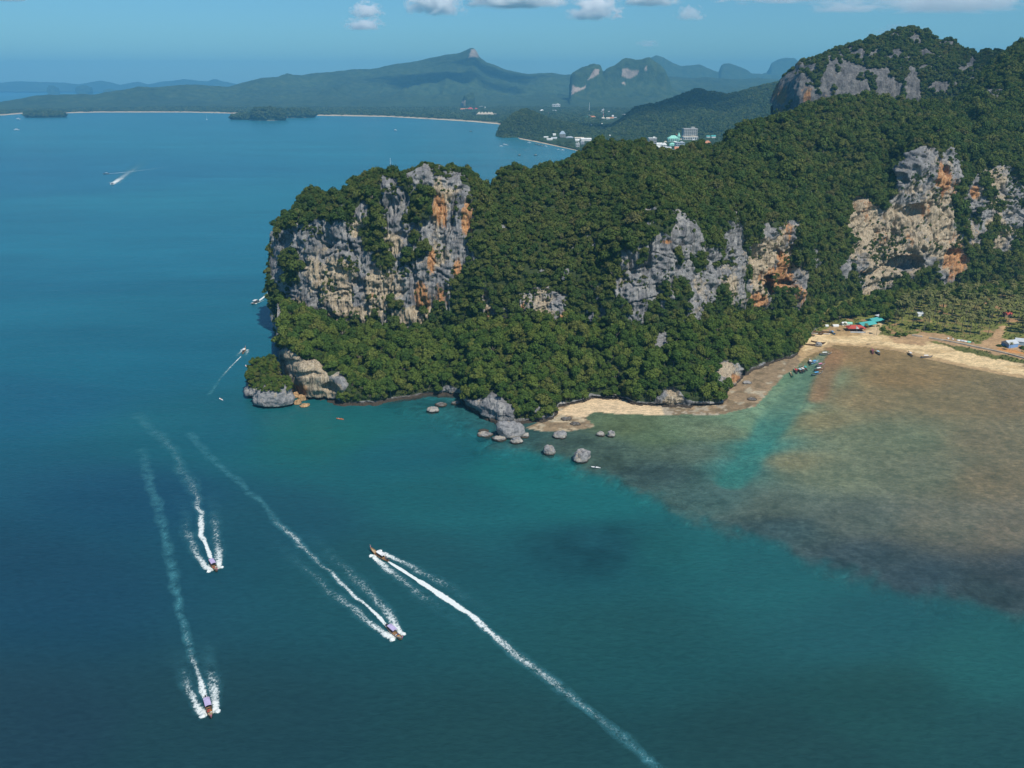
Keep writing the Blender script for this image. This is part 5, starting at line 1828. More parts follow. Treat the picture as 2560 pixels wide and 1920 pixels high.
def house(u, v, wpx, hpx, roof, wall, rcol, label, cat='building', floors=0, cols=0, name='town_building', z0=4.0, depth=0.7, rz=0.0, open_sides=False, base=None):
    p = gnd(u, v, z0) if base is None else base
    px = (p[1] * CP + (CAM_H - z0) * SP) / FPX
    w, h = wpx * px, hpx * px
    d = w * depth
    root = empty(name, p, rz)
    tag(root, label, cat)
    rh = {'flat': 0.08, 'gable': 0.38, 'hip': 0.42, 'shed': 0.15}[roof] * h
    wh = h - rh
    if open_sides:
        for sx in (-1, 0, 1):
            for sy in (-1, 1):
                MB().box((sx * w * 0.45, sy * d * 0.43, wh / 2), (0.25, 0.25, wh)).build('post', pm('brown'), root)
        MB().box((0, d * 0.2, wh * 0.4), (w * 0.8, d * 0.4, wh * 0.8)).build('wall', pm(wall), root)
    else:
        MB().box((0, 0, wh / 2 - 1), (w, d, wh + 2)).build('wall', pm(wall), root)
    ov = 1.08
    r = MB()
    a, b = w / 2 * ov, d / 2 * ov
    if roof == 'flat':
        r.box((0, 0, wh + rh / 2), (w * 1.03, d * 1.03, rh))
        r.box((w * 0.2, 0, wh + rh * 1.8), (w * 0.25, d * 0.4, rh * 2))
    elif roof == 'gable':
        r.add([(-a, -b, wh), (a, -b, wh), (a, b, wh), (-a, b, wh), (-a, 0, h), (a, 0, h), (-a, -b, wh - 0.3), (a, -b, wh - 0.3), (a, b, wh - 0.3), (-a, b, wh - 0.3)],
              [(0, 1, 5, 4), (2, 3, 4, 5), (1, 2, 5), (3, 0, 4), (6, 7, 1, 0), (7, 8, 2, 1), (8, 9, 3, 2), (9, 6, 0, 3), (9, 8, 7, 6)])
    elif roof == 'hip':
        k = max(a - b, a * 0.1)
        r.add([(-a, -b, wh), (a, -b, wh), (a, b, wh), (-a, b, wh), (-k, 0, h), (k, 0, h), (-a, -b, wh - 0.3), (a, -b, wh - 0.3), (a, b, wh - 0.3), (-a, b, wh - 0.3)],
              [(0, 1, 5, 4), (2, 3, 4, 5), (1, 2, 5), (3, 0, 4), (6, 7, 1, 0), (7, 8, 2, 1), (8, 9, 3, 2), (9, 6, 0, 3), (9, 8, 7, 6)])
    else:
        r.add([(-a, -b, wh), (a, -b, wh), (a, b, h), (-a, b, h), (-a, -b, wh - 0.25), (a, -b, wh - 0.25), (a, b, h - 0.25), (-a, b, h - 0.25)],
              [(0, 1, 2, 3), (7, 6, 5, 4), (4, 5, 1, 0), (5, 6, 2, 1), (6, 7, 3, 2), (7, 4, 0, 3)])
    r.build('roof', pm(rcol), root)
    if floors:
        wm = MB().box((0, 0, 0), (w / cols * 0.62, 0.3, wh / floors * 0.5)).mesh('window')
        wm.materials.append(M_GLASS)
        bm_ = MB().box((0, 0, 0), (w * 0.98, 1.0, wh / floors * 0.10)).mesh('balcony_slab')
        bm_.materials.append(pm('white'))
        for f in range(floors):
            for c in range(cols):
                link('window', wm, None, root, (-w / 2 + (c + 0.5) * w / cols, -d / 2 - 0.05, (f + 0.55) * wh / floors))
            if f:
                link('balcony_slab', bm_, None, root, (0, -d / 2 - 0.55, f * wh / floors))
    return root


TOWN = [  # u, base v, width, height, roof, wall, roof colour, label, floors, cols
    (1390, 270, 20, 9, 'flat', 'white', 'white', 'long white block alone on the plain above the wooded point', 2, 5),
    (1355, 281, 10, 7, 'hip', 'white', 'white', 'white house left of the long white block on the plain', 0, 0), (1362, 281, 5, 4, 'gable', 'white', 'white', 'tiny white house beside the white house on the plain', 0, 0),
    (1452, 298, 14, 4, 'gable', 'white', 'white', 'low white shed left of the green-roofed shed', 0, 0), (1464, 298, 14, 6, 'gable', 'white', 'teal', 'green-roofed shed beside the orange-roofed houses', 0, 0),
    (1474, 295, 8, 6, 'gable', 'cream', 'orange', 'small orange-roofed house right of the green-roofed shed', 0, 0), (1483, 298, 14, 8, 'hip', 'white', 'orange', 'orange-roofed white house on the plain', 2, 4), (1483, 304, 6, 4, 'gable', 'white', 'white', 'little white house in front of the orange-roofed one', 0, 0),
    (1508, 298, 10, 5, 'hip', 'white', 'cream', 'white house at the foot of the red mast', 0, 0), (1528, 298, 12, 5, 'gable', 'cream', 'orange', 'cream house right of the red mast', 0, 0), (1537, 296, 8, 3, 'gable', 'white', 'tin', 'tin-roofed shed at the right end of the plain houses', 0, 0),
    (1480, 317, 30, 5, 'flat', 'white', 'white', 'long low white hall in the middle of the plain', 1, 8), (1503, 312, 6, 4, 'gable', 'white', 'white', 'small white house right of the long low hall', 0, 0), (1426, 313, 5, 3, 'gable', 'white', 'white', 'tiny white house left of the long low hall', 0, 0),
    (1503, 283, 5, 4, 'flat', 'white', 'white', 'bright white water tank by the mast', 0, 0), (1522, 281, 4, 3, 'flat', 'white', 'white', 'small white hut behind the mast', 0, 0),
    (1406, 345, 15, 17, 'hip', 'grey', 'bluegrey', 'tall grey hotel with a pyramid roof behind the town beach', 4, 4), (1424, 346, 18, 5, 'hip', 'bluegrey', 'tin', 'low grey roof right of the pyramid-roofed hotel', 0, 0),
    (1365, 345, 11, 4, 'gable', 'white', 'white', 'white beach house left of the pyramid-roofed hotel', 0, 0), (1374, 351, 14, 5, 'gable', 'white', 'white', 'white beach house nearest the town beach', 0, 0), (1385, 348, 14, 5, 'gable', 'white', 'tin', 'tin-roofed house just left of the pyramid-roofed hotel', 0, 0),
    (1390, 329, 10, 4, 'gable', 'white', 'white', 'white house under the wooded point', 0, 0), (1420, 324, 5, 3, 'gable', 'white', 'white', 'first of three tiny white houses behind the town', 0, 0), (1428, 324, 5, 3, 'gable', 'white', 'white', 'second of three tiny white houses behind the town', 0, 0), (1436, 324, 5, 3, 'gable', 'white', 'white', 'third of three tiny white houses behind the town', 0, 0),
    (1448, 349, 22, 6, 'gable', 'white', 'cream', 'long cream roof behind the headland skyline, left one', 0, 0), (1465, 353, 24, 8, 'gable', 'white', 'white', 'long white hall behind the headland skyline, right one', 0, 0), (1443, 354, 10, 6, 'gable', 'white', 'white', 'white house before the long cream roof', 0, 0),
    (1444, 369, 9, 11, 'flat', 'white', 'white', 'white block at the end of the town beach', 3, 2), (1456, 362, 9, 9, 'flat', 'tin', 'white', 'pale block behind the end of the town beach', 2, 3),
    (1630, 362, 20, 17, 'flat', 'grey', 'white', 'grey storeyed block in the town gap, left side', 4, 5), (1627, 366, 15, 9, 'shed', 'white', 'white', 'white sloping roof before the grey storeyed block', 0, 0),
    (1648, 368, 14, 11, 'gable', 'white', 'white', 'white house in the cluster beside the grey storeyed block', 0, 0), (1660, 370, 12, 13, 'hip', 'white', 'white', 'white hipped house in the middle of the town gap', 2, 3), (1642, 374, 12, 10, 'gable', 'tin', 'white', 'white shed low in the town gap', 0, 0), (1670, 376, 14, 9, 'gable', 'white', 'tin', 'tin-roofed house low in the town gap', 0, 0),
    (1682, 356, 26, 17, 'hip', 'mint', 'mint', 'mint-green hotel with hipped roof', 3, 5), (1680, 366, 14, 9, 'hip', 'mint', 'mint', 'small mint-green pavilion below the mint-green hotel', 0, 0), (1673, 352, 8, 7, 'gable', 'mint', 'mint', 'mint-green wing at the left of the mint-green hotel', 0, 0),
    (1698, 370, 22, 14, 'flat', 'bluegrey', 'tin', 'blue-grey block below the big concrete hotel', 3, 5), (1691, 382, 11, 15, 'gable', 'cream', 'orange', 'cream house with orange roof at the skyline trees', 2, 2), (1702, 378, 10, 11, 'flat', 'white', 'white', 'white block right of the cream house', 2, 2), (1682, 382, 8, 8, 'gable', 'white', 'white', 'white gable left of the cream house', 0, 0),
    (1723, 346, 34, 24, 'flat', 'concrete', 'concrete', 'big bare concrete hotel at the foot of the dark hill', 5, 7), (1724, 350, 36, 9, 'flat', 'white', 'cream', 'pale terrace in front of the big concrete hotel', 1, 8),
    (1770, 345, 9, 6, 'gable', 'white', 'teal', 'left one of two green-roofed houses under the dark hill', 0, 0), (1783, 346, 10, 8, 'gable', 'white', 'teal', 'right one of two green-roofed houses under the dark hill', 0, 0),
    (1768, 366, 16, 14, 'hip', 'white', 'orange', 'orange-roofed house beside the skyline trees', 2, 3), (1773, 374, 8, 10, 'flat', 'white', 'white', 'white house below the orange-roofed one', 0, 0), (1752, 326, 8, 5, 'gable', 'cream', 'tin', 'cream house on the dark hill slope', 0, 0), (1775, 330, 6, 8, 'flat', 'cream', 'cream', 'narrow cream house on the dark hill slope', 0, 0),
    (1162, 277, 20, 6, 'gable', 'white', 'orange', 'red-roofed hall left of the domed palace hotel', 0, 0), (1176, 277, 14, 8, 'hip', 'cream', 'red', 'red-roofed house behind the far beach, middle of three', 0, 0), (1190, 276, 9, 6, 'hip', 'cream', 'red', 'red-roofed house behind the far beach, right of three', 0, 0),
    (1178, 270, 17, 3, 'flat', 'white', 'white', 'long thin white hall above the red roofs', 0, 0), (1203, 270, 8, 4, 'flat', 'white', 'white', 'white hall left of the white tower', 0, 0), (1213, 275, 3, 8, 'hip', 'white', 'white', 'slim white tower behind the domed palace hotel', 0, 0),
    (1303, 275, 24, 4, 'gable', 'cream', 'pink', 'pink-roofed halls above the wooded point', 0, 0), (1228, 274, 5, 3, 'gable', 'white', 'white', 'tiny white house right of the white tower', 0, 0),
    (394, 262, 16, 4, 'gable', 'cream', 'orange', 'orange-roofed hall on the left far coast', 0, 0), (383, 262, 8, 3, 'gable', 'white', 'white', 'white shed left of the orange-roofed hall on the far coast', 0, 0), (498, 259, 12, 6, 'hip', 'white', 'tin', 'white houses on the far coast below the first hill', 0, 0), (508, 254, 8, 4, 'gable', 'white', 'white', 'upper white house on the far coast below the first hill', 0, 0),
    (552, 251, 10, 4, 'gable', 'white', 'cream', 'cream-roofed house on the far coast, left of two', 0, 0), (568, 250, 14, 5, 'gable', 'white', 'orange', 'cream-roofed house on the far coast, right of two', 0, 0), (706, 259, 6, 3, 'gable', 'white', 'white', 'lone white house on the far plain', 0, 0), (152, 245, 8, 4, 'gable', 'white', 'white', 'white house on the low far-left ridge', 0, 0),
    (697, 290, 10, 4, 'gable', 'white', 'white', 'white house on the dark wooded island', 0, 0)]
boxes = []
for (uu, vv, w_, h_, rf, wc, rc, lab, fl, cl) in TOWN:
    base = None
    if uu == 697:
        base = at(697, 290, gnd(697, 298, 0)[1])
    house(uu, vv, w_, h_, rf, wc, rc, lab, floors=fl, cols=cl, base=base)
    boxes.append((uu - w_ / 2 - 2, uu + w_ / 2 + 2, vv - h_ * 0.5, vv + 7))
for k in range(34):
    if k < 20:
        uu, vv = random.uniform(1345, 1575), random.uniform(276, 346)
    else:
        uu, vv = random.uniform(1625, 1800), random.uniform(332, 378)
    w_ = random.uniform(4, 9)
    house(uu, vv, w_, random.uniform(3.5, 6.5), random.choice(['gable', 'hip', 'flat']), 'white', random.choice(['white', 'tin', 'cream', 'orange']),
          'small white house among the trees of the distant town' if k < 20 else 'small white house in the town gap under the dark hill')['group'] = 'scattered town houses' if k < 20 else 'houses in the town gap'
    boxes.append((uu - w_ / 2 - 1, uu + w_ / 2 + 1, vv - 3, vv + 6))
# palace hotel with a row of domes
pal = house(1216, 291, 48, 6, 'flat', 'cream', 'cream', 'cream palace hotel with a row of domed gables behind the far beach', floors=2, cols=12, name='palace_hotel')
pxm = (gnd(1216, 291, 4)[1] * CP + 186 * SP) / FPX
for k, du in enumerate((-18, -10, -2, 6, 13)):
    m = MB()
    hw, hh = 3.9 * pxm, 5.2 * pxm
    arc = [(hw * math.cos(t), hh * math.sin(t)) for t in np.linspace(0, math.pi, 11)]
    vs = [(x, -hw * 0.8, z) for x, z in arc] + [(x, hw * 0.8, z) for x, z in arc]
    nA = len(arc)
    m.add(vs, [tuple(range(nA - 1, -1, -1)), tuple(range(nA, 2 * nA))] + [(i, i + 1, nA + i + 1, nA + i) for i in range(nA - 1)])
    m.build('domed_gable', pm('cream'), pal, (du * pxm, -6, 5.6 * pxm))
boxes.append((1190, 1246, 279, 296))
# red and white mast, mint spire
mr = empty('radio_mast', gnd(1508, 297, 4))
tag(mr, 'tall red and white radio mast on the plain', 'mast')
hm = 24 * (gnd(1508, 297, 4)[1] / FPX)
for k in range(6):
    MB().tube([(0, 0, hm * k / 6), (0, 0, hm * (k + 1) / 6)], [1.8 - 0.2 * k, 1.6 - 0.2 * k], 4).build('mast_section', pm('red' if k % 2 == 0 else 'white'), mr)
ms_ = empty('slender_mast', gnd(1473, 281, 4))
tag(ms_, 'slender pale mast left of the red and white one', 'mast')
MB().tube([(0, 0, 0), (0, 0, 62)], [1.6, 0.9], 5).build('pole', pm('white'), ms_)
sp_ = empty('mint_spire', gnd(1696, 352, 4))
tag(sp_, 'pointed mint-green spire beside the mint-green hotel', 'tower')
MB().box((0, 0, 7), (8, 8, 14)).build('shaft', pm('mint'), sp_)
MB().tube([(0, 0, 14), (0, 0, 28)], [6.5, 0.3], 8).build('spire_roof', pm('mint'), sp_)
# trees among the houses
tu, tv = proj(TOWN_TREES)
ok = np.ones(len(TOWN_TREES), bool)
for a, b, c, d in boxes:
    ok &= ~((tu > a) & (tu < b) & (tv > c) & (tv < d + 3))
tt = TOWN_TREES[ok]
ds = np.interp(tt[:, 1], [2400, 6000], [5.0, 9.0])
scatter('town_trees', tt, RNG.uniform(0.7, 1.25, len(tt)) * ds, rots(len(tt), RNG, 0.05), PC_FAR, 'trees growing among the houses of the distant town', 'trees')

# huts behind the near beach
def hut(u, v, w, d, h, roof, wall, rcol, label, rz, name='beach_hut', open_sides=True):
    p = on_ground(u, v)
    px = (p[1] * CP + (CAM_H - p[2]) * SP) / FPX
    return house(u, v, w / px, h / px, roof, wall, rcol, label, 'hut', name=name, depth=d / w, rz=rz, open_sides=open_sides, base=p)


r1 = hut(2138, 826, 13.5, 7, 4.6, 'hip', 'brown', 'red', 'open beach hut with a red hipped roof', -0.05)
MB().add([(-1.2, -4.1, 2.6), (1.2, -4.1, 2.6), (0, -4.1, 4.1), (-1.2, -2.0, 2.9), (1.2, -2.0, 2.9), (0, -1.0, 4.3)], [(0, 1, 2), (1, 4, 5, 2), (0, 2, 5, 3)]).build('white_gable', pm('white'), r1)
MB().box((0, -6.2, 0.45), (12, 0.35, 0.9)).build('low_wall', pm('tin'), r1)
r2 = hut(2163, 817, 15, 8, 4.6, 'gable', 'brown', 'teal', 'long beach restaurant under a bright teal roof, left wing', 0.42)
r3 = hut(2186, 807, 13, 8, 4.6, 'gable', 'brown', 'teal', 'long beach restaurant under a bright teal roof, right wing', 0.50)
r4 = hut(2199, 800, 6, 6, 4.0, 'shed', 'brown', 'tin', 'small grey lean-to at the end of the teal roof', 0.5)
b1 = hut(2523, 866, 9, 7, 5.2, 'gable', 'blue', 'tin', 'small blue house with a pale tin roof near the dirt track', 0.3, 'blue_house', False)
b2 = hut(2553, 860, 9, 7, 4.6, 'gable', 'bluegrey', 'tin', 'grey tin-roofed house at the right edge', -0.4, 'grey_house', False)
hut(2109, 812, 4.2, 3.5, 2.6, 'gable', 'white', 'white', 'tiny white shed left behind the red-roofed hut', 0.2, 'shed', False)
hut(2088, 816, 4.6, 3, 1.8, 'gable', 'white', 'white', 'low white shelter at the forest edge', 0.1, 'shed', False)
hut(2066, 816, 2.6, 2.2, 1.6, 'gable', 'white', 'white', 'tiny white shelter farthest left at the forest edge', 0.1, 'shed', False)
hut(2122, 812, 4.6, 3, 2.4, 'gable', 'white', 'mint', 'small mint-roofed shed behind the red-roofed hut', -0.2, 'shed', False)
hut(2297, 789, 6, 4, 3.4, 'gable', 'white', 'tin', 'grey roof half hidden at the left of the palm grove', 0.4, 'shed', False)
hut(2486, 762, 8, 5, 4, 'hip', 'brown', 'brown', 'small brown-roofed hut deep in the palm grove', 0.2, 'shed', False)
hut(2516, 790, 7, 5, 3.6, 'gable', 'brown', 'red', 'rusty-roofed hut in the right of the palm grove', 0.2, 'shed', False)
# pile of sheets and sacks on the grass
for k, (uu, vv, w_, lab) in enumerate(((2396, 852, 2.6, 'white tarpaulin heap, left end of the line on the grass'), (2405, 853, 3.2, 'pale blue tarpaulin heap, second of the line on the grass'), (2414, 855, 3.0, 'white tarpaulin heap, middle of the line on the grass'),
                                       (2422, 856, 3.0, 'mint tarpaulin heap near the right of the line on the grass'), (2431, 858, 2.4, 'brown sacks at the right end of the line on the grass'), (2370, 847, 1.6, 'single white sack left of the tarpaulin line'), (2382, 849, 1.2, 'tiny white sack beside the tarpaulin line'))):
    p = on_ground(uu, vv)
    karst_rock('tarpaulin_heap', p, w_ / 2, w_ / 2.6, 0.9, 90 + k, pm(['white', 'tin', 'white', 'mint', 'brown', 'white', 'white'][k]), lab, 'tarpaulin', 'heaps on the grass', rough=0.3, undercut=0.0, res=(18, 12))
# low sea wall beside the dirt road
swp = [on_ground(a, b) for a, b in ((2322, 846), (2360, 852), (2400, 860), (2432, 867), (2480, 877), (2520, 886), (2560, 897), (2620, 914))]
swl = empty('sea_wall', swp[0])
tag(swl, 'long low pale concrete sea wall between beach grass and dirt road', 'wall')
for a, b in zip(swp[:-1], swp[1:]):
    dx, dy = b[0] - a[0], b[1] - a[1]
    ln = math.hypot(dx, dy)
    MB().box((0, 0, 0.35), (ln - 0.06, 0.9, 1.3)).build('wall_section', paint('sea_wall_concrete', (0.50, 0.46, 0.38), 0.85, 0.15, 0.15, 0.4), swl,
                                                        (np.array([(a[0] + b[0]) / 2, (a[1] + b[1]) / 2, (a[2] + b[2]) / 2]) - np.array(swl.location)), math.atan2(dy, dx))
sw2 = [on_ground(a, b) for a, b in ((2280, 839), (2306, 843))]
dx, dy = sw2[1][0] - sw2[0][0], sw2[1][1] - sw2[0][1]
tag(MB().box((0, 0, 0.35), (math.hypot(dx, dy), 0.9, 1.3)).build('sea_wall', paint('sea_wall_concrete', (0.5, 0.46, 0.38)), None, (sw2[0] + sw2[1]) / 2, math.atan2(dy, dx)),
    'short piece of pale sea wall left of the dirt crossing', 'wall')


# ----------------------------------------------------------------------------
# boats
# ----------------------------------------------------------------------------
def hull_mesh(name, L, beam, depth, sheer, deck_z, transom=0.6, n=22, bow_rise=1.0):
    """open boat hull along +Y: outer skin, gunwale, inner skin and floor"""
    prof = []
    for i in range(n + 1):
        t = i / n
        y = -L / 2 + L * t
        hb = beam / 2 * (transom + (1 - transom) * min(t / 0.35, 1)) if t < 0.35 else beam / 2 * math.sqrt(max(1 - ((t - 0.35) / 0.65) ** 2.3, 0.0))
        hb = max(hb, 0.035)
        zg = depth * (0.62 + 0.10 * (1 - t)) + sheer * max(0, (t - 0.45) / 0.55) ** 2.2 * bow_rise + 0.25 * sheer * max(0, (0.2 - t) / 0.2) ** 2
        zk = -depth * 0.38 * (1 - max(0, (t - 0.72) / 0.28) ** 2) + (zg * 0.62) * max(0, (t - 0.8) / 0.2) ** 2
        prof.append((y, hb, zg, zk))
    V, F = [], []
    for y, hb, zg, zk in prof:
        fl = min(deck_z + max(0, zk), zg - 0.05)
        V += [(-0.02, y, zk), (-hb * 0.72, y, zk + (zg - zk) * 0.32), (-hb, y, zg), (-hb * 0.88, y, zg), (-hb * 0.78, y, fl), (hb * 0.78, y, fl), (hb * 0.88, y, zg), (hb, y, zg), (hb * 0.72, y, zk + (zg - zk) * 0.32), (0.02, y, zk)]
    m = 10
    for i in range(n):
        for j in range(m):
            a, b = i * m + j, i * m + (j + 1) % m
            F.append((a, b, b + m, a + m))
    F.append(tuple(range(m - 1, -1, -1)))
    F.append(tuple(n * m + j for j in range(m)))
    me = bpy.data.meshes.new(name)
    me.from_pydata(V, [], F)
    me.update()
    return me, prof


LT_L, LT_B = 11.6, 2.0
LT_HULL, LT_PROF = hull_mesh('hull', LT_L, LT_B, 0.95, 1.15, 0.12)


def canopy_mesh(x, y0, y1, z):
    m = MB()
    n = 8
    vs = []
    for y in (y0, (y0 + y1) / 2, y1):
        for k in range(n + 1):
            a = -1 + 2 * k / n
            vs.append((a * x, y, z + 0.28 * (1 - a * a)))
    up_ = len(vs)
    vs += [(vx, vy, vz - 0.06) for vx, vy, vz in vs]
    fs = []
    for i in range(2):
        for k in range(n):
            q = i * (n + 1) + k
            fs.append((q, q + 1, q + n + 2, q + n + 1))
            fs.append((up_ + q + n + 1, up_ + q + n + 2, up_ + q + 1, up_ + q))
    m.add(vs, fs)
    m.box((-x, (y0 + y1) / 2, z - 0.02), (0.06, y1 - y0, 0.12)).box((x, (y0 + y1) / 2, z - 0.02), (0.06, y1 - y0, 0.12))
    return m.mesh('canopy', False)


LT_CANOPY = canopy_mesh(0.95, -3.2, 1.1, 2.15)
LT_POST = MB().tube([(0, 0, 0.3), (0, 0, 2.2)], 0.035, 5).mesh('canopy_post')
LT_STEM = MB().tube([(0, 5.35, 0.55), (0, 5.75, 1.5), (0, 6.05, 2.4), (0, 6.15, 3.05)], [0.12, 0.11, 0.09, 0.07], 6).mesh('bow_post')
LT_RIB = MB().box((0, 5.98, 2.15), (0.34, 0.30, 0.34), 0.3, 0.8).box((0.06, 6.02, 1.8), (0.16, 0.2, 0.6), 0.1, 0.6).mesh('bow_ribbon')
LT_DECK = MB().add([(-0.72, 2.6, 0.62), (0.72, 2.6, 0.62), (0.52, 4.2, 0.95), (0.05, 5.3, 1.35), (-0.05, 5.3, 1.35), (-0.52, 4.2, 0.95)], [(0, 1, 2, 5), (5, 2, 3, 4)]).mesh('fore_deck')
LT_BENCH = MB().box((0, 0, 0.48), (1.5, 0.36, 0.07)).box((-0.5, 0, 0.3), (0.06, 0.3, 0.36)).box((0.5, 0, 0.3), (0.06, 0.3, 0.36)).mesh('bench')
LT_ENGINE = MB().box((0, -5.15, 1.05), (0.5, 0.9, 0.5)).box((0, -5.2, 1.36), (0.34, 0.6, 0.14)).tube([(0.3, -5.0, 1.1), (0.42, -4.9, 1.5)], 0.06, 6).box((0, -5.1, 0.72), (0.16, 0.16, 0.5)).mesh('engine')
LT_TAIL = MB().tube([(0, -5.5, 1.0), (0, -8.6, 0.02)], [0.05, 0.035], 5).tube([(0, -4.8, 1.15), (0.1, -3.6, 1.35)], 0.03, 5).mesh('long_tail_shaft')
LT_STRIPE = MB()
for sgn_ in (-1, 1):
    vs = []
    for y, hb, zg, zk in LT_PROF:
        vs += [(sgn_ * (hb + 0.02), y, zg + 0.01), (sgn_ * (hb * 0.97 + 0.025), y, zg - 0.16)]
    LT_STRIPE.add(vs, [(2 * i, 2 * i + 1, 2 * i + 3, 2 * i + 2) for i in range(len(LT_PROF) - 1)])
LT_STRIPE = LT_STRIPE.mesh('hull_stripe')


def bpaint(n, c):
    return paint('boat_' + n, c, 0.5, 0.35, 0.12, 0.9)


BC = dict(wood=(0.34, 0.20, 0.10), darkwood=(0.09, 0.06, 0.045), tan=(0.46, 0.33, 0.19), lilac=(0.52, 0.44, 0.66), white=(0.78, 0.77, 0.76), blue=(0.10, 0.36, 0.66), teal=(0.05, 0.42, 0.38), red=(0.52, 0.06, 0.07),
          pink=(0.66, 0.20, 0.34), lightblue=(0.40, 0.62, 0.72), maroon=(0.30, 0.08, 0.12), dark=(0.05, 0.06, 0.07), yellow=(0.66, 0.48, 0.08), green=(0.05, 0.22, 0.16), orange=(0.70, 0.20, 0.06))
B_ = lambda k: bpaint(k, BC[k])


def omat(o, mat):
    if len(o.material_slots) == 0:
        o.data.materials.append(mat)
    o.material_slots[0].link = 'OBJECT'
    o.material_slots[0].material = mat
    return o


def longtail(p, heading, hull, canopy, stripe, label, group=None, scale=1.0, ribbon='pink', name='longtail_boat', roof=True, deck='tan'):
    root = empty(name, p, heading, scale)
    tag(root, label, 'boat', group)
    made = {}
    for nm, m, c in (('hull', LT_HULL, hull), ('hull_stripe', LT_STRIPE, stripe), ('bow_post', LT_STEM, 'tan'), ('bow_ribbon', LT_RIB, ribbon), ('fore_deck', LT_DECK, deck), ('engine', LT_ENGINE, 'dark'), ('long_tail_shaft', LT_TAIL, 'dark')):
        up_part = {'hull_stripe': 'hull', 'bow_ribbon': 'bow_post', 'long_tail_shaft': 'engine'}.get(nm)
        made[nm] = omat(link(nm, m, None, made[up_part] if up_part else root), B_(c))
    for y in (-2.6, -1.4, -0.2, 1.0, 2.0):
        omat(link('bench', LT_BENCH, None, root, (0, y, 0)), B_('wood'))
    if roof:
        cnp_ = omat(link('canopy', LT_CANOPY, None, root), B_(canopy))
        for sx in (-0.88, 0.88):
            for y in (-3.0, -1.0, 0.95):
                omat(link('canopy_post', LT_POST, None, cnp_, (sx, y, 0)), B_('wood'))
    return root


def heading_px(u0, v0, u1, v1):
    a, b = gnd(u0, v0, 0), gnd(u1, v1, 0)
    return math.atan2(-(b[0] - a[0]), b[1] - a[1])


# people: one seated and one paddling body, grown round a skeleton
def skin_body(name, joints, bones, radii):
    me = bpy.data.meshes.new(name)
    me.from_pydata(joints, bones, [])
    o = bpy.data.objects.new(name, me)
    COL.objects.link(o)
    md = o.modifiers.new('skin', 'SKIN')
    for k, r in enumerate(radii):
        me.skin_vertices[0].data[k].radius = (r, r)
    me.skin_vertices[0].data[0].use_root = True
    sb = o.modifiers.new('sub', 'SUBSURF')
    sb.levels = sb.render_levels = 1
    dg = bpy.context.evaluated_depsgraph_get()
    out = bpy.data.meshes.new_from_object(o.evaluated_get(dg))
    bpy.data.objects.remove(o)
    return out


J = [(0, 0, 0.10), (0, 0.02, 0.32), (0, 0.03, 0.52), (0, 0.04, 0.62), (0, 0.06, 0.70), (0, 0.06, 0.82),
     (-0.10, 0.05, 0.08), (-0.14, 0.45, 0.12), (-0.14, 0.50, -0.28), (-0.14, 0.62, -0.34), (0.10, 0.05, 0.08), (0.14, 0.45, 0.12), (0.14, 0.50, -0.28), (0.14, 0.62, -0.34),
     (-0.20, 0.03, 0.52), (-0.27, 0.10, 0.28), (-0.18, 0.32, 0.22), (-0.15, 0.40, 0.21), (0.20, 0.03, 0.52), (0.27, 0.10, 0.28), (0.18, 0.32, 0.22), (0.15, 0.40, 0.21)]
BN = [(0, 1), (1, 2), (2, 3), (3, 4), (4, 5), (0, 6), (6, 7), (7, 8), (8, 9), (0, 10), (10, 11), (11, 12), (12, 13), (2, 14), (14, 15), (15, 16), (16, 17), (2, 18), (18, 19), (19, 20), (20, 21)]
RD = [0.15, 0.145, 0.15, 0.06, 0.095, 0.085, 0.10, 0.07, 0.05, 0.045, 0.10, 0.07, 0.05, 0.045, 0.07, 0.05, 0.04, 0.035, 0.07, 0.05, 0.04, 0.035]
SEATED = skin_body('seated_body', J, BN, RD)
HAIR = MB().tube([(0, 0.04, 0.74), (0, 0.035, 0.86), (0, 0.05, 0.93)], [0.11, 0.115, 0.05], 8).mesh('hair', True)


def person_mat(name, shirt, trousers):
    if name in _flat:
        return _flat[name]
    t = NT(name)
    sep = t.n('ShaderNodeSeparateXYZ')
    t.set(sep.inputs[0], t.obj())
    z, y = sep.outputs[2], sep.outputs[1]
    c = t.mix(t.math('GREATER_THAN', z, 0.60), shirt, (0.36, 0.20, 0.13))
    c = t.mix(t.math('GREATER_THAN', y, 0.26), c, (0.36, 0.20, 0.13))
    c = t.mix(t.math('LESS_THAN', z, 0.19), c, trousers)
    m = t.done(t.pbr(c, 0.8, 0.15))
    _flat[name] = m
    return m


def person(p, rz, shirt, sname, label, seat=0.52):
    o = bpy.data.objects.new('person', SEATED)
    COL.objects.link(o)
    o.location = (float(p[0]), float(p[1]), float(p[2]) + seat)
    o.rotation_euler = (0, 0, rz)
    omat(o, person_mat('clothes_' + sname, shirt, (0.06, 0.07, 0.10)))
    tag(o, label, 'person', 'people on the boats')
    omat(link('hair', HAIR, None, o), paint('hair', (0.02, 0.016, 0.013), 0.6, 0.3))
    return o


def boat_pt(boat, x, y, z):
    h = boat.rotation_euler[2]
    s = boat.scale[0]
    return np.array([boat.location[0] + s * (x * math.cos(h) - y * math.sin(h)), boat.location[1] + s * (x * math.sin(h) + y * math.cos(h)), boat.location[2] + s * z])


def mid_px(u0, v0, u1, v1):
    return (gnd(u0, v0, 0) + gnd(u1, v1, 0)) / 2


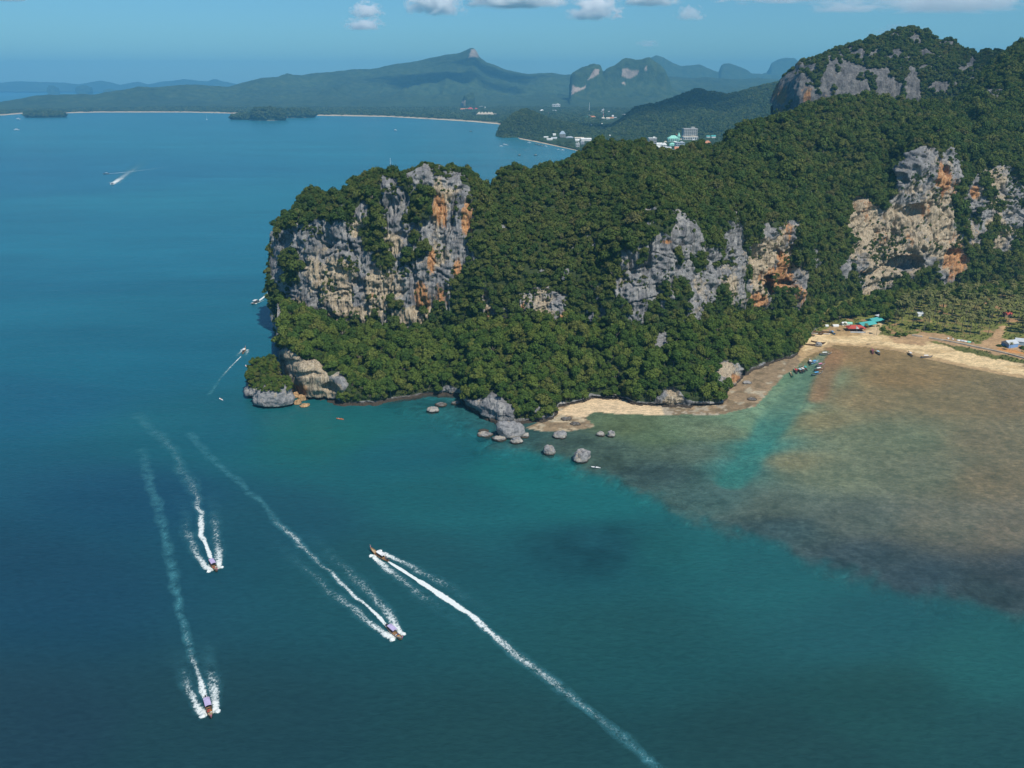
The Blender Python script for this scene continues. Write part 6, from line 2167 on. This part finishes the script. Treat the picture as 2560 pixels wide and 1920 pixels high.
NEAR = {}
for key, (su, sv_, bu, bv), hull, cnp, strp, lab in (
        ('a', (529, 1408, 540, 1427), 'wood', 'lilac', 'maroon', 'long-tail boat with pinkish canopy speeding between the two left wakes'),
        ('b', (517, 1755, 527, 1792), 'darkwood', 'lilac', 'wood', 'long-tail boat with lilac canopy nearest the bottom of the view'),
        ('c', (973, 1573, 998, 1597), 'wood', 'lilac', 'white', 'long-tail boat with pale lilac canopy and big white bow splash'),
        ('d', (965, 1401, 933, 1382), 'wood', 'white', 'orange', 'long-tail boat with white canopy heading left toward open water')):
    p = mid_px(su, sv_, bu, bv)
    p[2] = 0.12
    NEAR[key] = longtail(p, heading_px(su, sv_, bu, bv), hull, cnp, strp, lab, 'long-tail boats under way', 1.0 if key != 'd' else 1.02)
    NEAR[key].rotation_euler[0] = math.radians(2.5)
SHIRTS = [((0.55, 0.08, 0.06), 'red'), ((0.62, 0.25, 0.06), 'orange'), ((0.7, 0.7, 0.68), 'white'), ((0.08, 0.12, 0.3), 'navy'), ((0.3, 0.06, 0.12), 'maroon')]
who = {'a': 'the boat between the left wakes', 'b': 'the boat nearest the bottom', 'c': 'the boat with the big bow splash', 'd': 'the boat with the white canopy'}
for key, seats in (('a', [(0.35, 2.0, 0), (-0.4, 2.0, 2)]), ('b', [(0.4, 2.0, 0), (-0.4, 2.0, 1), (0.1, 1.35, 0), (-0.45, 2.75, 2)]), ('c', [(0.38, 2.0, 2), (-0.4, 2.0, 3), (0.0, 2.8, 1)]), ('d', [(0.4, 2.0, 4), (-0.4, 2.05, 1)])):
    for k, (x, y, s) in enumerate(seats):
        nm = SHIRTS[s][1]
        side = ('right' if x > 0.2 else 'left' if x < -0.2 else 'middle')
        person(boat_pt(NEAR[key], x, y, 0.05), NEAR[key].rotation_euler[2], SHIRTS[s][0], nm, f'{side} passenger in {nm} seated forward on {who[key]}', 0.5)
    person(boat_pt(NEAR[key], 0.0, -4.2, 0.1), NEAR[key].rotation_euler[2], SHIRTS[3][0], 'navy', f'boatman in dark clothes at the stern of {who[key]}', 0.62)

# moored boats in the channel and on the beach
MOOR = [(1978.6, 938, 'green', 'dark', 'teal', 'dark teal open boat with tall pale bow, leftmost at the mooring', 'yellow', False), (1989, 929, 'dark', 'red', 'white', 'moored boat with red canopy in the row of five', 'white', True),
        (1999, 928, 'dark', 'lightblue', 'dark', 'moored boat with pale blue canopy in the row of five', 'white', True), (2006, 926, 'dark', 'white', 'pink', 'moored boat with white canopy and pink rail in the row of five', 'pink', True),
        (2012, 922, 'dark', 'teal', 'green', 'moored boat with teal canopy, rightmost in the row of five', 'orange', True), (2025, 907, 'dark', 'white', 'white', 'moored boat with white canopy and white bow, beside the blue one', 'white', True),
        (2036, 907, 'blue', 'blue', 'white', 'moored boat with blue canopy and white rail beside the white one', 'white', True), (2051, 914, 'dark', 'pink', 'white', 'moored boat with pink canopy against the sand spit', 'pink', True),
        (2048, 925, 'dark', 'white', 'orange', 'moored boat with white canopy against the sand spit', 'pink', True), (2042, 936, 'dark', 'blue', 'lightblue', 'moored boat with blue canopy, lowest against the sand spit', 'blue', True),
        (2063, 886, 'dark', 'white', 'white', 'white-covered boat at the head of the channel', 'white', True), (2181, 880, 'maroon', 'maroon', 'dark', 'maroon boat aground off the beach, left of a pair', 'pink', True),
        (2194, 883, 'dark', 'lightblue', 'lightblue', 'boat with pale blue cover aground off the beach, right of a pair', 'lightblue', True), (2275, 887, 'dark', 'white', 'white', 'dark boat with small white canopy alone on the wet sand', 'white', True),
        (2316, 895, 'dark', 'white', 'white', 'white-covered boat farthest right on the wet sand', 'tan', True)]
HEAD = [0.15, 0.2, 0.3, 0.25, 0.3, 0.1, -0.6, -0.7, -0.8, -0.8, -1.1, 0.1, 0.3, 0.3, -1.0]
for k, (uu, vv, h_, c_, s_, lab, rb_, rf) in enumerate(MOOR):
    p = gnd(uu, vv, 0)
    p[2] = max(gz(p) + 0.3, 0.05)
    longtail(p, heading_px(uu, vv, uu, vv - 12) + HEAD[k], h_, c_, s_, lab, 'boats moored in the channel and on the wet sand', 0.80, rb_, roof=rf)
BEACHED = [(2045, 858, 'darkwood', -2.2, 'long dark hull lying on the open sand', 0.95), (2021, 863, 'darkwood', -2.0, 'dark hull drawn up under the trees at the corner of the beach', 0.85), (2041, 836, 'darkwood', -2.0, 'brown hull in the row of boats under the trees, front one', 0.9),
           (2048, 832, 'wood', -2.0, 'brown hull in the row of boats under the trees, rear one', 0.9), (2031, 835, 'white', -2.1, 'cream hull in the row of boats under the trees', 0.7), (2021, 830, 'white', -2.1, 'white hull farthest left in the row under the trees', 0.62),
           (2063, 836, 'white', -1.8, 'white hull at the right of the row under the trees', 0.62), (2066, 831, 'dark', -2.0, 'dark hull at the right of the row under the trees', 0.66), (2026, 840, 'dark', -2.1, 'dark hull lowest in the row under the trees', 0.6)]
for uu, vv, h_, rz, lab, s in BEACHED:
    p = on_ground(uu, vv, 1.0)
    p[2] += 0.3
    root = empty('beached_boat', p, rz, s)
    tag(root, lab, 'boat', 'hulls drawn up on the beach')
    for nm, m, c in (('hull', LT_HULL, h_), ('hull_stripe', LT_STRIPE, 'wood' if h_ != 'white' else 'tan'), ('bow_post', LT_STEM, 'wood'), ('fore_deck', LT_DECK, 'wood')):
        omat(link(nm, m, None, root), B_(c))
    for y in (-2.6, -0.6, 1.4):
        omat(link('bench', LT_BENCH, None, root, (0, y, 0)), B_('wood'))
p = on_ground(2080, 833, 1.0)
p[2] += 0.3
bt = longtail(p, 0.2, 'blue', 'blue', 'blue', 'boat under a bright blue cover drawn up beside the red-roofed hut', None, 0.7)
dw = on_ground(2171, 861, 1.0)
tag(MB().tube([(-1.6, 0.3, 0.2), (0, 0, 0.35), (1.5, -0.2, 0.2)], [0.22, 0.3, 0.16], 7).tube([(0.2, 0, 0.3), (0.7, 0.7, 0.6)], [0.14, 0.06], 6).build('driftwood_log', M_BARK, None, dw, 0.2, True), 'dark driftwood log on the pale sand', 'log')

# speedboats, sailing yacht, kayaks
SB_HULL, _p = hull_mesh('speedboat_hull', 11.0, 3.1, 1.3, 0.45, 0.35, 0.9, 18)


def speedboat(p, rz, hull, label, s=1.0, top='white'):
    r = empty('speedboat', p, rz, s)
    tag(r, label, 'boat', 'speedboats out on the bay')
    omat(link('hull', SB_HULL, None, r), B_(hull))
    m = MB().add([(-1.1, 2.2, 0.95), (1.1, 2.2, 0.95), (0.5, 4.3, 1.15), (-0.5, 4.3, 1.15)], [(0, 1, 2, 3)])
    m.build('fore_deck', B_('white'), r)
    MB().box((0, -0.4, 2.5), (2.5, 4.2, 0.12)).build('hardtop', B_(top), r)
    for sx in (-1.1, 1.1):
        for y in (-2.2, 1.4):
            MB().tube([(sx, y, 0.8), (sx, y, 2.5)], 0.05, 5).build('hardtop_post', B_('white'), r)
    MB().box((0, 1.6, 1.35), (2.2, 0.08, 0.8)).build('windscreen', M_GLASS, r)
    for sx in (-0.6, 0.6):
        MB().box((sx, -5.6, 0.9), (0.5, 0.6, 0.9), 0, 0.8).box((sx, -5.65, 0.1), (0.2, 0.3, 0.9)).build('outboard_motor', B_('dark'), r)
    return r


F1 = speedboat(gnd(281, 461, 0), heading_px(300, 447, 281, 461), 'white', 'white speedboat with V wake on the left open sea', 1.5)
F2 = longtail(gnd(265, 435, 0) + np.array([0, 0, 0.1]), heading_px(300, 432, 265, 435), 'darkwood', 'white', 'dark', 'small dark boat trailing a thin wake behind the left speedboat', None, 1.1)
F3 = speedboat(mid_px(645, 754, 630, 762), heading_px(645, 754, 630, 762), 'dark', 'dark speedboat coming out from behind the left cliff', 1.1)
F4 = longtail(mid_px(605, 886, 616, 872) + np.array([0, 0, 0.1]), heading_px(605, 888, 616, 870), 'wood', 'white', 'white', 'long-tail boat heading away beside the left point', 'long-tail boats under way', 0.95)
yr_ = empty('sailing_yacht', gnd(978, 421, 0), 1.1, 1.0)
tag(yr_, 'white sailing yacht with bare mast beyond the left cliff top', 'sailing boat')
YH, _p = hull_mesh('yacht_hull', 17, 4.4, 2.0, 0.5, 1.3, 0.7, 18)
omat(link('hull', YH, None, yr_), B_('white'))
MB().box((0, 0.5, 1.7), (2.4, 6, 0.7), 0, 0.8).build('cabin', B_('white'), yr_)
MB().tube([(0, 1.5, 1.5), (0, 1.4, 24)], [0.24, 0.16], 6).build('mast', B_('white'), yr_)
MB().tube([(0, 1.4, 3.2), (0, -5.2, 3.1)], 0.18, 6).build('boom', B_('white'), yr_)
MB().tube([(0, 1.3, 3.5), (0, -2, 3.55), (0, -5.0, 3.4)], [0.35, 0.3, 0.14], 6).build('furled_sail', B_('lightblue'), yr_)
for a in ((0, 8.2, 1.8), (0, -8.2, 1.6), (2.0, 1, 1.5), (-2.0, 1, 1.5)):
    MB().tube([(0, 1.4, 23.5), a], 0.05, 4).build('stay', B_('white'), yr_)
y2 = empty('sailing_yacht', gnd(517, 299, 0), 0.4, 1.3)
tag(y2, 'tiny white sailing yacht near the far beach', 'sailing boat')
omat(link('hull', YH, None, y2), B_('white'))
MB().add([(0, 1.4, 3), (0, -5, 3), (0, 1.4, 20), (0.15, 1.4, 3), (0.15, -5, 3), (0.15, 1.4, 20)], [(0, 1, 2), (5, 4, 3), (0, 3, 4, 1), (1, 4, 5, 2), (2, 5, 3, 0)]).build('sail', B_('white'), y2)
MB().tube([(0, 1.5, 1.5), (0, 1.45, 21)], 0.2, 5).build('mast', B_('white'), y2)
FAR_B = [(45, 298, 2.6, 'white ferry near the far left beach', 'white'), (41, 325, 2.0, 'white boat on the left edge of the bay', 'white'), (988, 326, 1.6, 'white boat in the middle of the far bay', 'white'), (1177, 329, 1.3, 'dark boat off the far beach near the wooded point', 'dark'),
         (1253, 366, 1.2, 'pale boat off the wooded point, lower of three', 'white'), (1260, 362, 1.2, 'pale boat off the wooded point, left of three', 'white'), (1265, 363, 1.2, 'pale boat off the wooded point, right of three', 'white'), (1323, 357, 1.2, 'white boat at the start of the town beach', 'white'),
         (1340, 361, 1.1, 'dark boat in the line off the town beach, first', 'dark'), (1347, 363, 1.1, 'dark boat in the line off the town beach, second', 'dark'), (1355, 365, 1.1, 'dark boat in the line off the town beach, third', 'dark'), (1364, 367, 1.2, 'pale boat at the end of the line off the town beach', 'lightblue'),
         (1395, 375, 1.1, 'pale boat near the end of the town beach, left of two', 'lightblue'), (1406, 376, 1.1, 'pale boat near the end of the town beach, right of two', 'white'), (1298, 389, 1.1, 'dark boat alone below the town beach, left of two', 'dark'), (1339, 389, 1.2, 'dark boat alone below the town beach, right of two', 'dark'), (1565, 341, 0.01, '', '')]
for k, (uu, vv, s, lab, c) in enumerate(FAR_B[:-1]):
    r = empty('distant_boat', gnd(uu, vv, 0), 1.2 + 0.5 * math.sin(k * 2.1), s)
    tag(r, lab, 'boat', 'boats on the far bay')
    omat(link('hull', SB_HULL, None, r), B_(c))
    MB().box((0, -0.4, 1.9), (2.3, 4.6, 0.9), 0, 0.9).build('cabin', B_('white' if c != 'dark' else 'tan'), r)

KY, _p = hull_mesh('kayak_hull', 4.4, 0.95, 0.42, 0.14, 0.12, 0.18, 14)
PAD = MB().tube([(-1.15, 0.3, 0.35), (1.15, 0.3, 0.75)], 0.025, 5).box((-1.3, 0.3, 0.30), (0.4, 0.04, 0.2)).box((1.3, 0.3, 0.80), (0.4, 0.04, 0.2)).mesh('paddle')
for uu, vv, rz, c, lab, ppl in ((850, 1048, 1.3, 'orange', 'orange kayak off the shaded shore', [(0.7, 2, 'front paddler in white in the orange kayak'), (-0.8, 1, 'rear paddler in orange in the orange kayak')]),
                                (1489, 1169, 1.35, 'white', 'white kayak off the large outer boulder', [(0.0, 3, 'paddler in navy in the white kayak')]),
                                (553, 999, 0.8, 'white', 'tiny white kayak on open water left of the islet', [(0.0, 1, 'paddler in orange in the tiny white kayak')]),
                                (616, 916, 0.5, 'white', 'tiny white kayak between the point and the open sea', [(0.0, 0, 'paddler in red in the kayak off the point')])):
    r = empty('kayak', gnd(uu, vv, 0), rz, 1.15)
    tag(r, lab, 'kayak', 'kayaks')
    omat(link('hull', KY, None, r), B_(c))
    omat(link('paddle', PAD, None, r, (0, ppl[0][0], 0.1)), B_('dark'))
    for y, s, pl in ppl:
        person(boat_pt(r, 0, y, 0.0), rz, SHIRTS[s][0], SHIRTS[s][1], pl, 0.16)

# ----------------------------------------------------------------------------
# wakes: foam lying on the water
# ----------------------------------------------------------------------------
def foam_material():
    t = NT('wake_foam')
    p = t.pos()
    n1 = t.noise(p, 1.25, 7, 0.75, 1.2)
    n2 = t.vor(t.map(p, (1, 1, 1)), 0.55, 'DISTANCE_TO_EDGE')
    n3 = t.noise(p, 0.22, 4, 0.6, 0.5)
    s = t.attr('foam')
    q = t.attr('bubble')
    lace = t.math('SUBTRACT', 0.75, t.math('MULTIPLY', n2, 2.2))
    nn = t.math('ADD', t.math('MULTIPLY', n1, 1.05), t.math('ADD', t.math('MULTIPLY', lace, 0.22), t.math('MULTIPLY', n3, 0.30)))
    a = t.math('MULTIPLY', t.smooth(t.math('ADD', nn, s), 1.20, 1.62), 0.96)
    b = t.math('MULTIPLY', q, t.ramp(t.math('ADD', t.math('MULTIPLY', n3, 0.6), t.math('MULTIPLY', n1, 0.6)), [(0.50, (0.0, 0.0, 0.0)), (0.78, (0.95, 0.95, 0.95))]))
    c = t.mix(a, (0.075, 0.30, 0.36), (0.80, 0.83, 0.80))
    al = t.math('MAXIMUM', a, b)
    return t.done(t.pbr(c, 0.7, 0.2, t.bump(n1, 0.6, 0.3), alpha=al))


M_FOAM = foam_material()


def resample(xy, step):
    xy = np.asarray(xy, float)
    d = np.concatenate([[0], np.cumsum(np.hypot(*np.diff(xy, axis=0).T))])
    s = np.arange(0, d[-1], step)
    x, y = np.interp(s, d, xy[:, 0]), np.interp(s, d, xy[:, 1])
    k = max(3, int(12 / step) | 1)
    return np.stack([smooth(x, k), smooth(y, k)], 1), s


def strips(parts, name, label):
    """parts: (points xy, width table, foam table, bubble table, wobble)"""
    VV, FF, A, Q = [], [], [], []
    off = 0
    for xy, wt, ft_, bt_, wob, hump in parts:
        c, s = resample(xy, 0.7)
        if len(c) < 4:
            continue
        tg = np.gradient(c, axis=0)
        tg /= np.linalg.norm(tg, axis=1, keepdims=True)
        nr = np.stack([-tg[:, 1], tg[:, 0]], 1)
        if wob:
            c = c + nr * (wob * fbm(np.stack([s / 9, s * 0, s * 0 + off], 1), 2, 701) * np.clip(s / 30, 0, 1))[:, None]
        hw = 1.1 * tab(s, wt) * (1 + 0.34 * fbm(np.stack([s / 6, s * 0 + off, s * 0], 1), 2, 711))
        m = 13
        ac = np.linspace(-1, 1, m)
        X = c[:, None, :] + nr[:, None, :] * (ac[None, :, None] * hw[:, None, None])
        fo = tab(s, ft_)[:, None] * (1 - np.abs(ac)[None, :] ** 2.2) - 0.35 * np.abs(ac)[None, :] ** 3
        bu = tab(s, bt_)[:, None] * (1 - np.abs(ac)[None, :] ** 1.6)
        endf = np.clip(s / 1.5, 0, 1)[:, None]
        P_ = np.concatenate([X, np.zeros(X.shape[:2] + (1,))], -1)
        z = 0.07 + hump * np.exp(-s / 14)[:, None] * (1 - ac[None, :] ** 2) * (0.6 + 0.6 * fbm(P_ / 1.1, 2, 721)) + 0.004 * (off % 7)
        P_[..., 2] = z
        VV.append(P_.reshape(-1, 3))
        FF.append(grid_faces(len(s), m) + sum(len(v) for v in VV[:-1]))
        A.append((fo * endf).ravel())
        Q.append((bu * endf).ravel())
        off += 1
    me = mesh_np(name, np.concatenate(VV), np.concatenate(FF))
    fattr(me, 'foam', np.concatenate(A))
    fattr(me, 'bubble', np.clip(np.concatenate(Q), 0, 1))
    o = link(name, me, M_FOAM)
    tag(o, label, 'wake', 'boat wakes')
    return o


def arms(boat, path_xy, side_w, length, foam0):
    """bow waves peeling off either side and running back along the trail"""
    out = []
    c, s = resample(path_xy, 1.0)
    tg = np.gradient(c, axis=0)
    tg /= np.linalg.norm(tg, axis=1, keepdims=True)
    nr = np.stack([-tg[:, 1], tg[:, 0]], 1)
    h = boat.rotation_euler[2]
    fw = np.array([-math.sin(h), math.cos(h)])
    rt = np.array([math.cos(h), math.sin(h)])
    bp_ = np.array(boat.location)[:2]
    for sd in (-1, 1):
        pts = [bp_ + fw * 4.4 + rt * sd * 0.5, bp_ + fw * 2.6 + rt * sd * 1.7, bp_ + fw * -1.5 + rt * sd * 2.6]
        m = s < length
        nn = nr * np.sign((nr[:5].mean(0) * rt).sum()) * sd
        off = 2.9 + side_w * (1 - np.exp(-s / 26))
        run = c + nn * off[:, None]
        st = s > 5
        pts += list(run[m & st][::4])
        out.append((pts, [(0, 1.0), (5, 2.5), (25, 3.2), (length, 4.4)], [(0, foam0 + 0.28), (8, foam0 + 0.1), (20, foam0 - 0.1), (length * 0.6, foam0 - 0.22), (length, 0.12)], [(0, 0.5), (20, 0.5), (length, 0.05)], 1.0, 0.45))
        pts2 = [bp_ + fw * 4.2 + rt * sd * 0.6, bp_ + fw * 2.2 + rt * sd * 2.6, bp_ + fw * 1.4 + rt * sd * 3.6, bp_ + fw * 1.0 + rt * sd * 4.2]
        out.append((pts2, [(0, 0.6), (2.5, 1.9), (5, 1.0)], [(0, foam0 + 0.4), (4, foam0 + 0.25), (6, 0.3)], [(0, 0.6), (7, 0.2)], 0.0, 0.9))
    return out


def path(pl):
    q = gnd([a for a, b in pl], [b for a, b in pl], 0)[:, :2]
    return [tuple(r) for r in q]


W1 = path([(530, 1410), (528, 1402), (513, 1358), (505, 1327), (500, 1290), (493, 1250), (484, 1223), (468, 1200), (456, 1181), (446, 1160), (440, 1145), (430, 1124), (417, 1109), (400, 1094), (383, 1080), (357, 1052), (340, 1030)])
W2 = path([(518, 1757), (512.6, 1747), (499.6, 1700), (476, 1622), (455.6, 1555), (442.6, 1498), (432, 1441), (422, 1384), (406, 1321), (393, 1264), (378, 1223), (367.4, 1176), (352, 1120)])
W3 = path([(973, 1573), (969, 1570), (943, 1539), (896, 1495), (844, 1451), (818.5, 1425), (782, 1394), (746, 1358), (694, 1308.5), (658, 1264), (611, 1220), (569.6, 1181), (528, 1145), (500, 1115), (470, 1080)])
W4 = path([(966, 1402), (998.6, 1421.6), (1039, 1447.5), (1087.6, 1479), (1132, 1507), (1176.6, 1536.5), (1221, 1577), (1276.7, 1625.4), (1343, 1675.5), (1417.5, 1733), (1480.5, 1781), (1540, 1829), (1584, 1866), (1629, 1907), (1680, 1950), (1760, 2010)])
strips([(W1, [(0, 0.5), (8, 1.4), (40, 2.2), (80, 4.0), (110, 3.2), (150, 4.5), (260, 5)], [(0, 0.95), (30, 0.85), (60, 0.55), (90, 0.46), (140, 0.42), (200, 0.3), (260, 0.0)], [(0, 0.8), (60, 0.6), (150, 0.5), (220, 0.3), (280, 0)], 1.6, 0.5)]
       + arms(NEAR['a'], W1, 4.2, 75, 0.70), 'boat_wake', 'looping white wake behind the boat with pinkish canopy')
strips([(W2, [(0, 0.6), (6, 1.7), (20, 1.5), (60, 2.0), (160, 3.0), (320, 3.6)], [(0, 0.95), (12, 0.75), (30, 0.5), (60, 0.32), (120, 0.2), (200, 0.12), (330, 0)], [(0, 0.9), (60, 0.85), (160, 0.7), (230, 0.45), (330, 0)], 0.8, 0.5)]
       + arms(NEAR['b'], W2, 2.6, 42, 0.66), 'boat_wake', 'long turquoise wake behind the boat nearest the bottom')
strips([(W3, [(0, 0.5), (8, 1.2), (30, 1.3), (75, 2.2), (110, 2.0), (200, 2.8), (420, 3.5)], [(0, 1.0), (30, 0.75), (60, 0.55), (85, 0.62), (110, 0.38), (170, 0.24), (260, 0.1), (400, 0)], [(0, 0.9), (80, 0.8), (160, 0.7), (260, 0.5), (420, 0)], 1.2, 0.5)]
       + arms(NEAR['c'], W3, 4.0, 95, 0.70), 'boat_wake', 'long wake fading toward the islet behind the boat with the big bow splash')
strips([(W4, [(0, 0.4), (10, 1.2), (30, 1.7), (60, 2.3), (110, 2.6), (200, 2.2), (380, 2.6)], [(0, 1.2), (40, 1.1), (60, 0.8), (90, 0.6), (130, 0.45), (180, 0.30), (300, 0.2), (400, 0.12)], [(0, 0.9), (130, 0.9), (250, 0.8), (400, 0.6)], 0.3, 0.5)]
       + arms(NEAR['d'], W4, 3.6, 70, 0.70), 'boat_wake', 'straight thick white wake crossing to the bottom edge behind the white-canopied boat')
Wf1 = path([(283, 459), (300, 447), (320, 432), (346, 415), (378, 378)])
strips([(Wf1, [(0, 3), (30, 9), (120, 15), (600, 26)], [(0, 1.1), (40, 0.85), (110, 0.62), (300, 0.5), (600, 0.3)], [(0, 1.0), (120, 0.7), (350, 0.5), (620, 0)], 0, 0.3)] + arms(F1, Wf1, 12, 90, 0.75), 'boat_wake', 'broad fading wake behind the white speedboat on the left sea')
strips([(path([(266, 435), (290, 432.8), (317, 430.5), (400, 420), (509, 407)]), [(0, 1.5), (40, 3), (400, 4)], [(0, 1.0), (60, 0.7), (160, 0.55), (400, 0.3)], [(0, 0.9), (120, 0.7), (420, 0.2)], 0, 0.2)], 'boat_wake', 'thin straight wake behind the small dark boat on the left sea')
Wf3 = path([(646, 754), (658, 744), (672, 732), (690, 716)])
strips([(Wf3, [(0, 1), (10, 2.0), (60, 2.8)], [(0, 1.0), (40, 0.8), (90, 0.5)], [(0, 0.8), (90, 0.5)], 0, 0.3)] + arms(F3, Wf3, 2.5, 30, 0.55), 'boat_wake', 'short white wake of the dark speedboat by the left cliff')
Wf4 = path([(604, 890), (592, 902), (580, 914), (565, 930), (550, 948), (535, 970), (521, 990)])
strips([(Wf4, [(0, 0.5), (10, 1.1), (80, 1.7), (200, 2)], [(0, 0.8), (30, 0.6), (70, 0.3), (160, 0)], [(0, 0.9), (80, 0.6), (190, 0)], 0, 0.3)] + arms(F4, Wf4, 1.5, 16, 0.5), 'boat_wake', 'thin wake of the boat heading away beside the left point')

# ----------------------------------------------------------------------------
# clouds
# ----------------------------------------------------------------------------
def cloud_material(name, seed, dens, thr, flat):
    t = NT(name)
    co = t.obj()
    n = t.noise(t.map(co, (1.0, 1.0, 0.85), loc=(seed * 3.7, seed * 1.3, 0)), 2.3, 9, 0.66, 0.35)
    ln = t.n('ShaderNodeVectorMath', operation='LENGTH')
    t.set(ln.inputs[0], co)
    sep = t.n('ShaderNodeSeparateXYZ')
    t.set(sep.inputs[0], co)
    r = ln.outputs['Value']
    f = t.math('SUBTRACT', t.math('ADD', t.math('MULTIPLY', t.math('SUBTRACT', n, 0.5), 4.2), 0.70), t.math('POWER', r, 1.3))
    a = t.math('POWER', t.smooth(f, thr - 0.30, thr + 0.25), 1.5)
    a = t.math('MULTIPLY', a, t.smooth(sep.outputs[2], -flat - 0.16, -flat + 0.1))
    v = t.n('ShaderNodeVolumePrincipled')
    v.inputs['Color'].default_value = (1.0, 1.0, 1.0, 1)
    v.inputs['Anisotropy'].default_value = 0.0
    t.set(v.inputs['Density'], t.math('MULTIPLY', a, dens))
    t.t.links.new(v.outputs[0], t.out.inputs[1])
    return t.m


bmq = bmesh.new()
bmesh.ops.create_icosphere(bmq, subdivisions=3, radius=1.0)
CL_ME = bpy.data.meshes.new('cloud')
bmq.to_mesh(CL_ME)
bmq.free()
CLOUDS = [  # u0, v0, u1, v1, distance, density, threshold, flat base, label
    (870, 2, 965, 60, 15000, 0.020, 0.30, 0.3, 'small puffy white cloud, upper of two at the left'), (845, 40, 970, 90, 15500, 0.016, 0.30, 0.25, 'flat white cloud, lower of two at the left'),
    (1010, -45, 1175, 60, 15000, 0.022, 0.28, 0.4, 'white cumulus left of the long cloud bank'), (1130, -66, 1440, 44, 16500, 0.020, 0.26, 0.35, 'long white cloud bank at the top of the view'),
    (1410, -15, 1570, 68, 15200, 0.020, 0.30, 0.4, 'puffy white cloud right of the long bank'), (1530, -52, 1715, 38, 17000, 0.016, 0.28, 0.3, 'broad flat white cloud right of the centre'),
    (1680, 12, 1770, 66, 16000, 0.007, 0.30, 0.3, 'faint little cloud above the blue far range'), (1780, -40, 2090, 26, 19000, 0.004, 0.24, 0.2, 'thin pale cloud streak left of the mountain top'),
    (1990, -5, 2230, 50, 20000, 0.0022, 0.26, 0.2, 'thin grey wisp above the mountain'), (2150, -40, 2640, 60, 21000, 0.0022, 0.2, 0.2, 'thin grey cloud veil over the right hill'),
    (2160, 55, 2330, 110, 21000, 0.0012, 0.26, 0.2, 'faint cloud behind the mountain summit'), (-60, -40, 90, 18, 17000, 0.014, 0.28, 0.3, 'white cloud cut by the top left corner'), (1585, 95, 1655, 128, 20000, 0.003, 0.28, 0.2, 'tiny faint cloud low over the karst hills')]
for k, (a, b, c, d, Y, dn, th_, fl, lab) in enumerate(CLOUDS):
    ctr = at((a + c) / 2, (b + d) / 2, Y)
    px = (Y * CP) / FPX
    o = link('cloud', CL_ME.copy(), cloud_material('cloud_vapour', k + 1, dn, th_, fl), None, ctr, 0.0, ((c - a) / 2 * px, max((c - a) * 0.32, (d - b) / 2) * px, (d - b) / 2 * px))
    tag(o, lab, 'cloud', 'clouds')

# cumulus overhead, out of the top of the view: their shadows lie on the far hills
for k, (tx, ty, tz, rx, ry, rz_, lab) in enumerate(((640, 3500, 120, 420, 300, 150, 'cumulus overhead shading the dark hill behind the town'), (-700, 8200, 150, 900, 420, 200, 'cumulus overhead shading the far wooded coast'),
                                                    (-150, 9000, 250, 700, 300, 180, 'cumulus overhead shading the mountain with the knob summit'), (900, 1330, 220, 230, 160, 120, 'cumulus overhead shading the limestone mountain'))):
    t_ = (1500 - tz) / SUN_V.z
    ctr = (tx + SUN_V.x * t_, ty + SUN_V.y * t_, 1500)
    o = link('cloud', CL_ME.copy(), cloud_material('cloud_vapour', 31 + k, 0.012, 0.1, 0.4), None, ctr, 0.0, (rx, ry, rz_))
    tag(o, lab, 'cloud', 'clouds')
# ----------------------------------------------------------------------------
# sea air
# ----------------------------------------------------------------------------
hz = NT('sea_haze')
hv_ = hz.n('ShaderNodeVolumePrincipled')
hv_.inputs['Color'].default_value = (0.19, 0.56, 0.86, 1)
hv_.inputs['Density'].default_value = 7.8e-5
hv_.inputs['Anisotropy'].default_value = 0.0
hz.t.links.new(hv_.outputs[0], hz.out.inputs[1])
mb = MB().box((0, 9000, 311), (44000, 22000, 652))
haze = mb.build('haze', hz.m)
tag(haze, 'thin blue sea haze filling the air', kind='stuff')
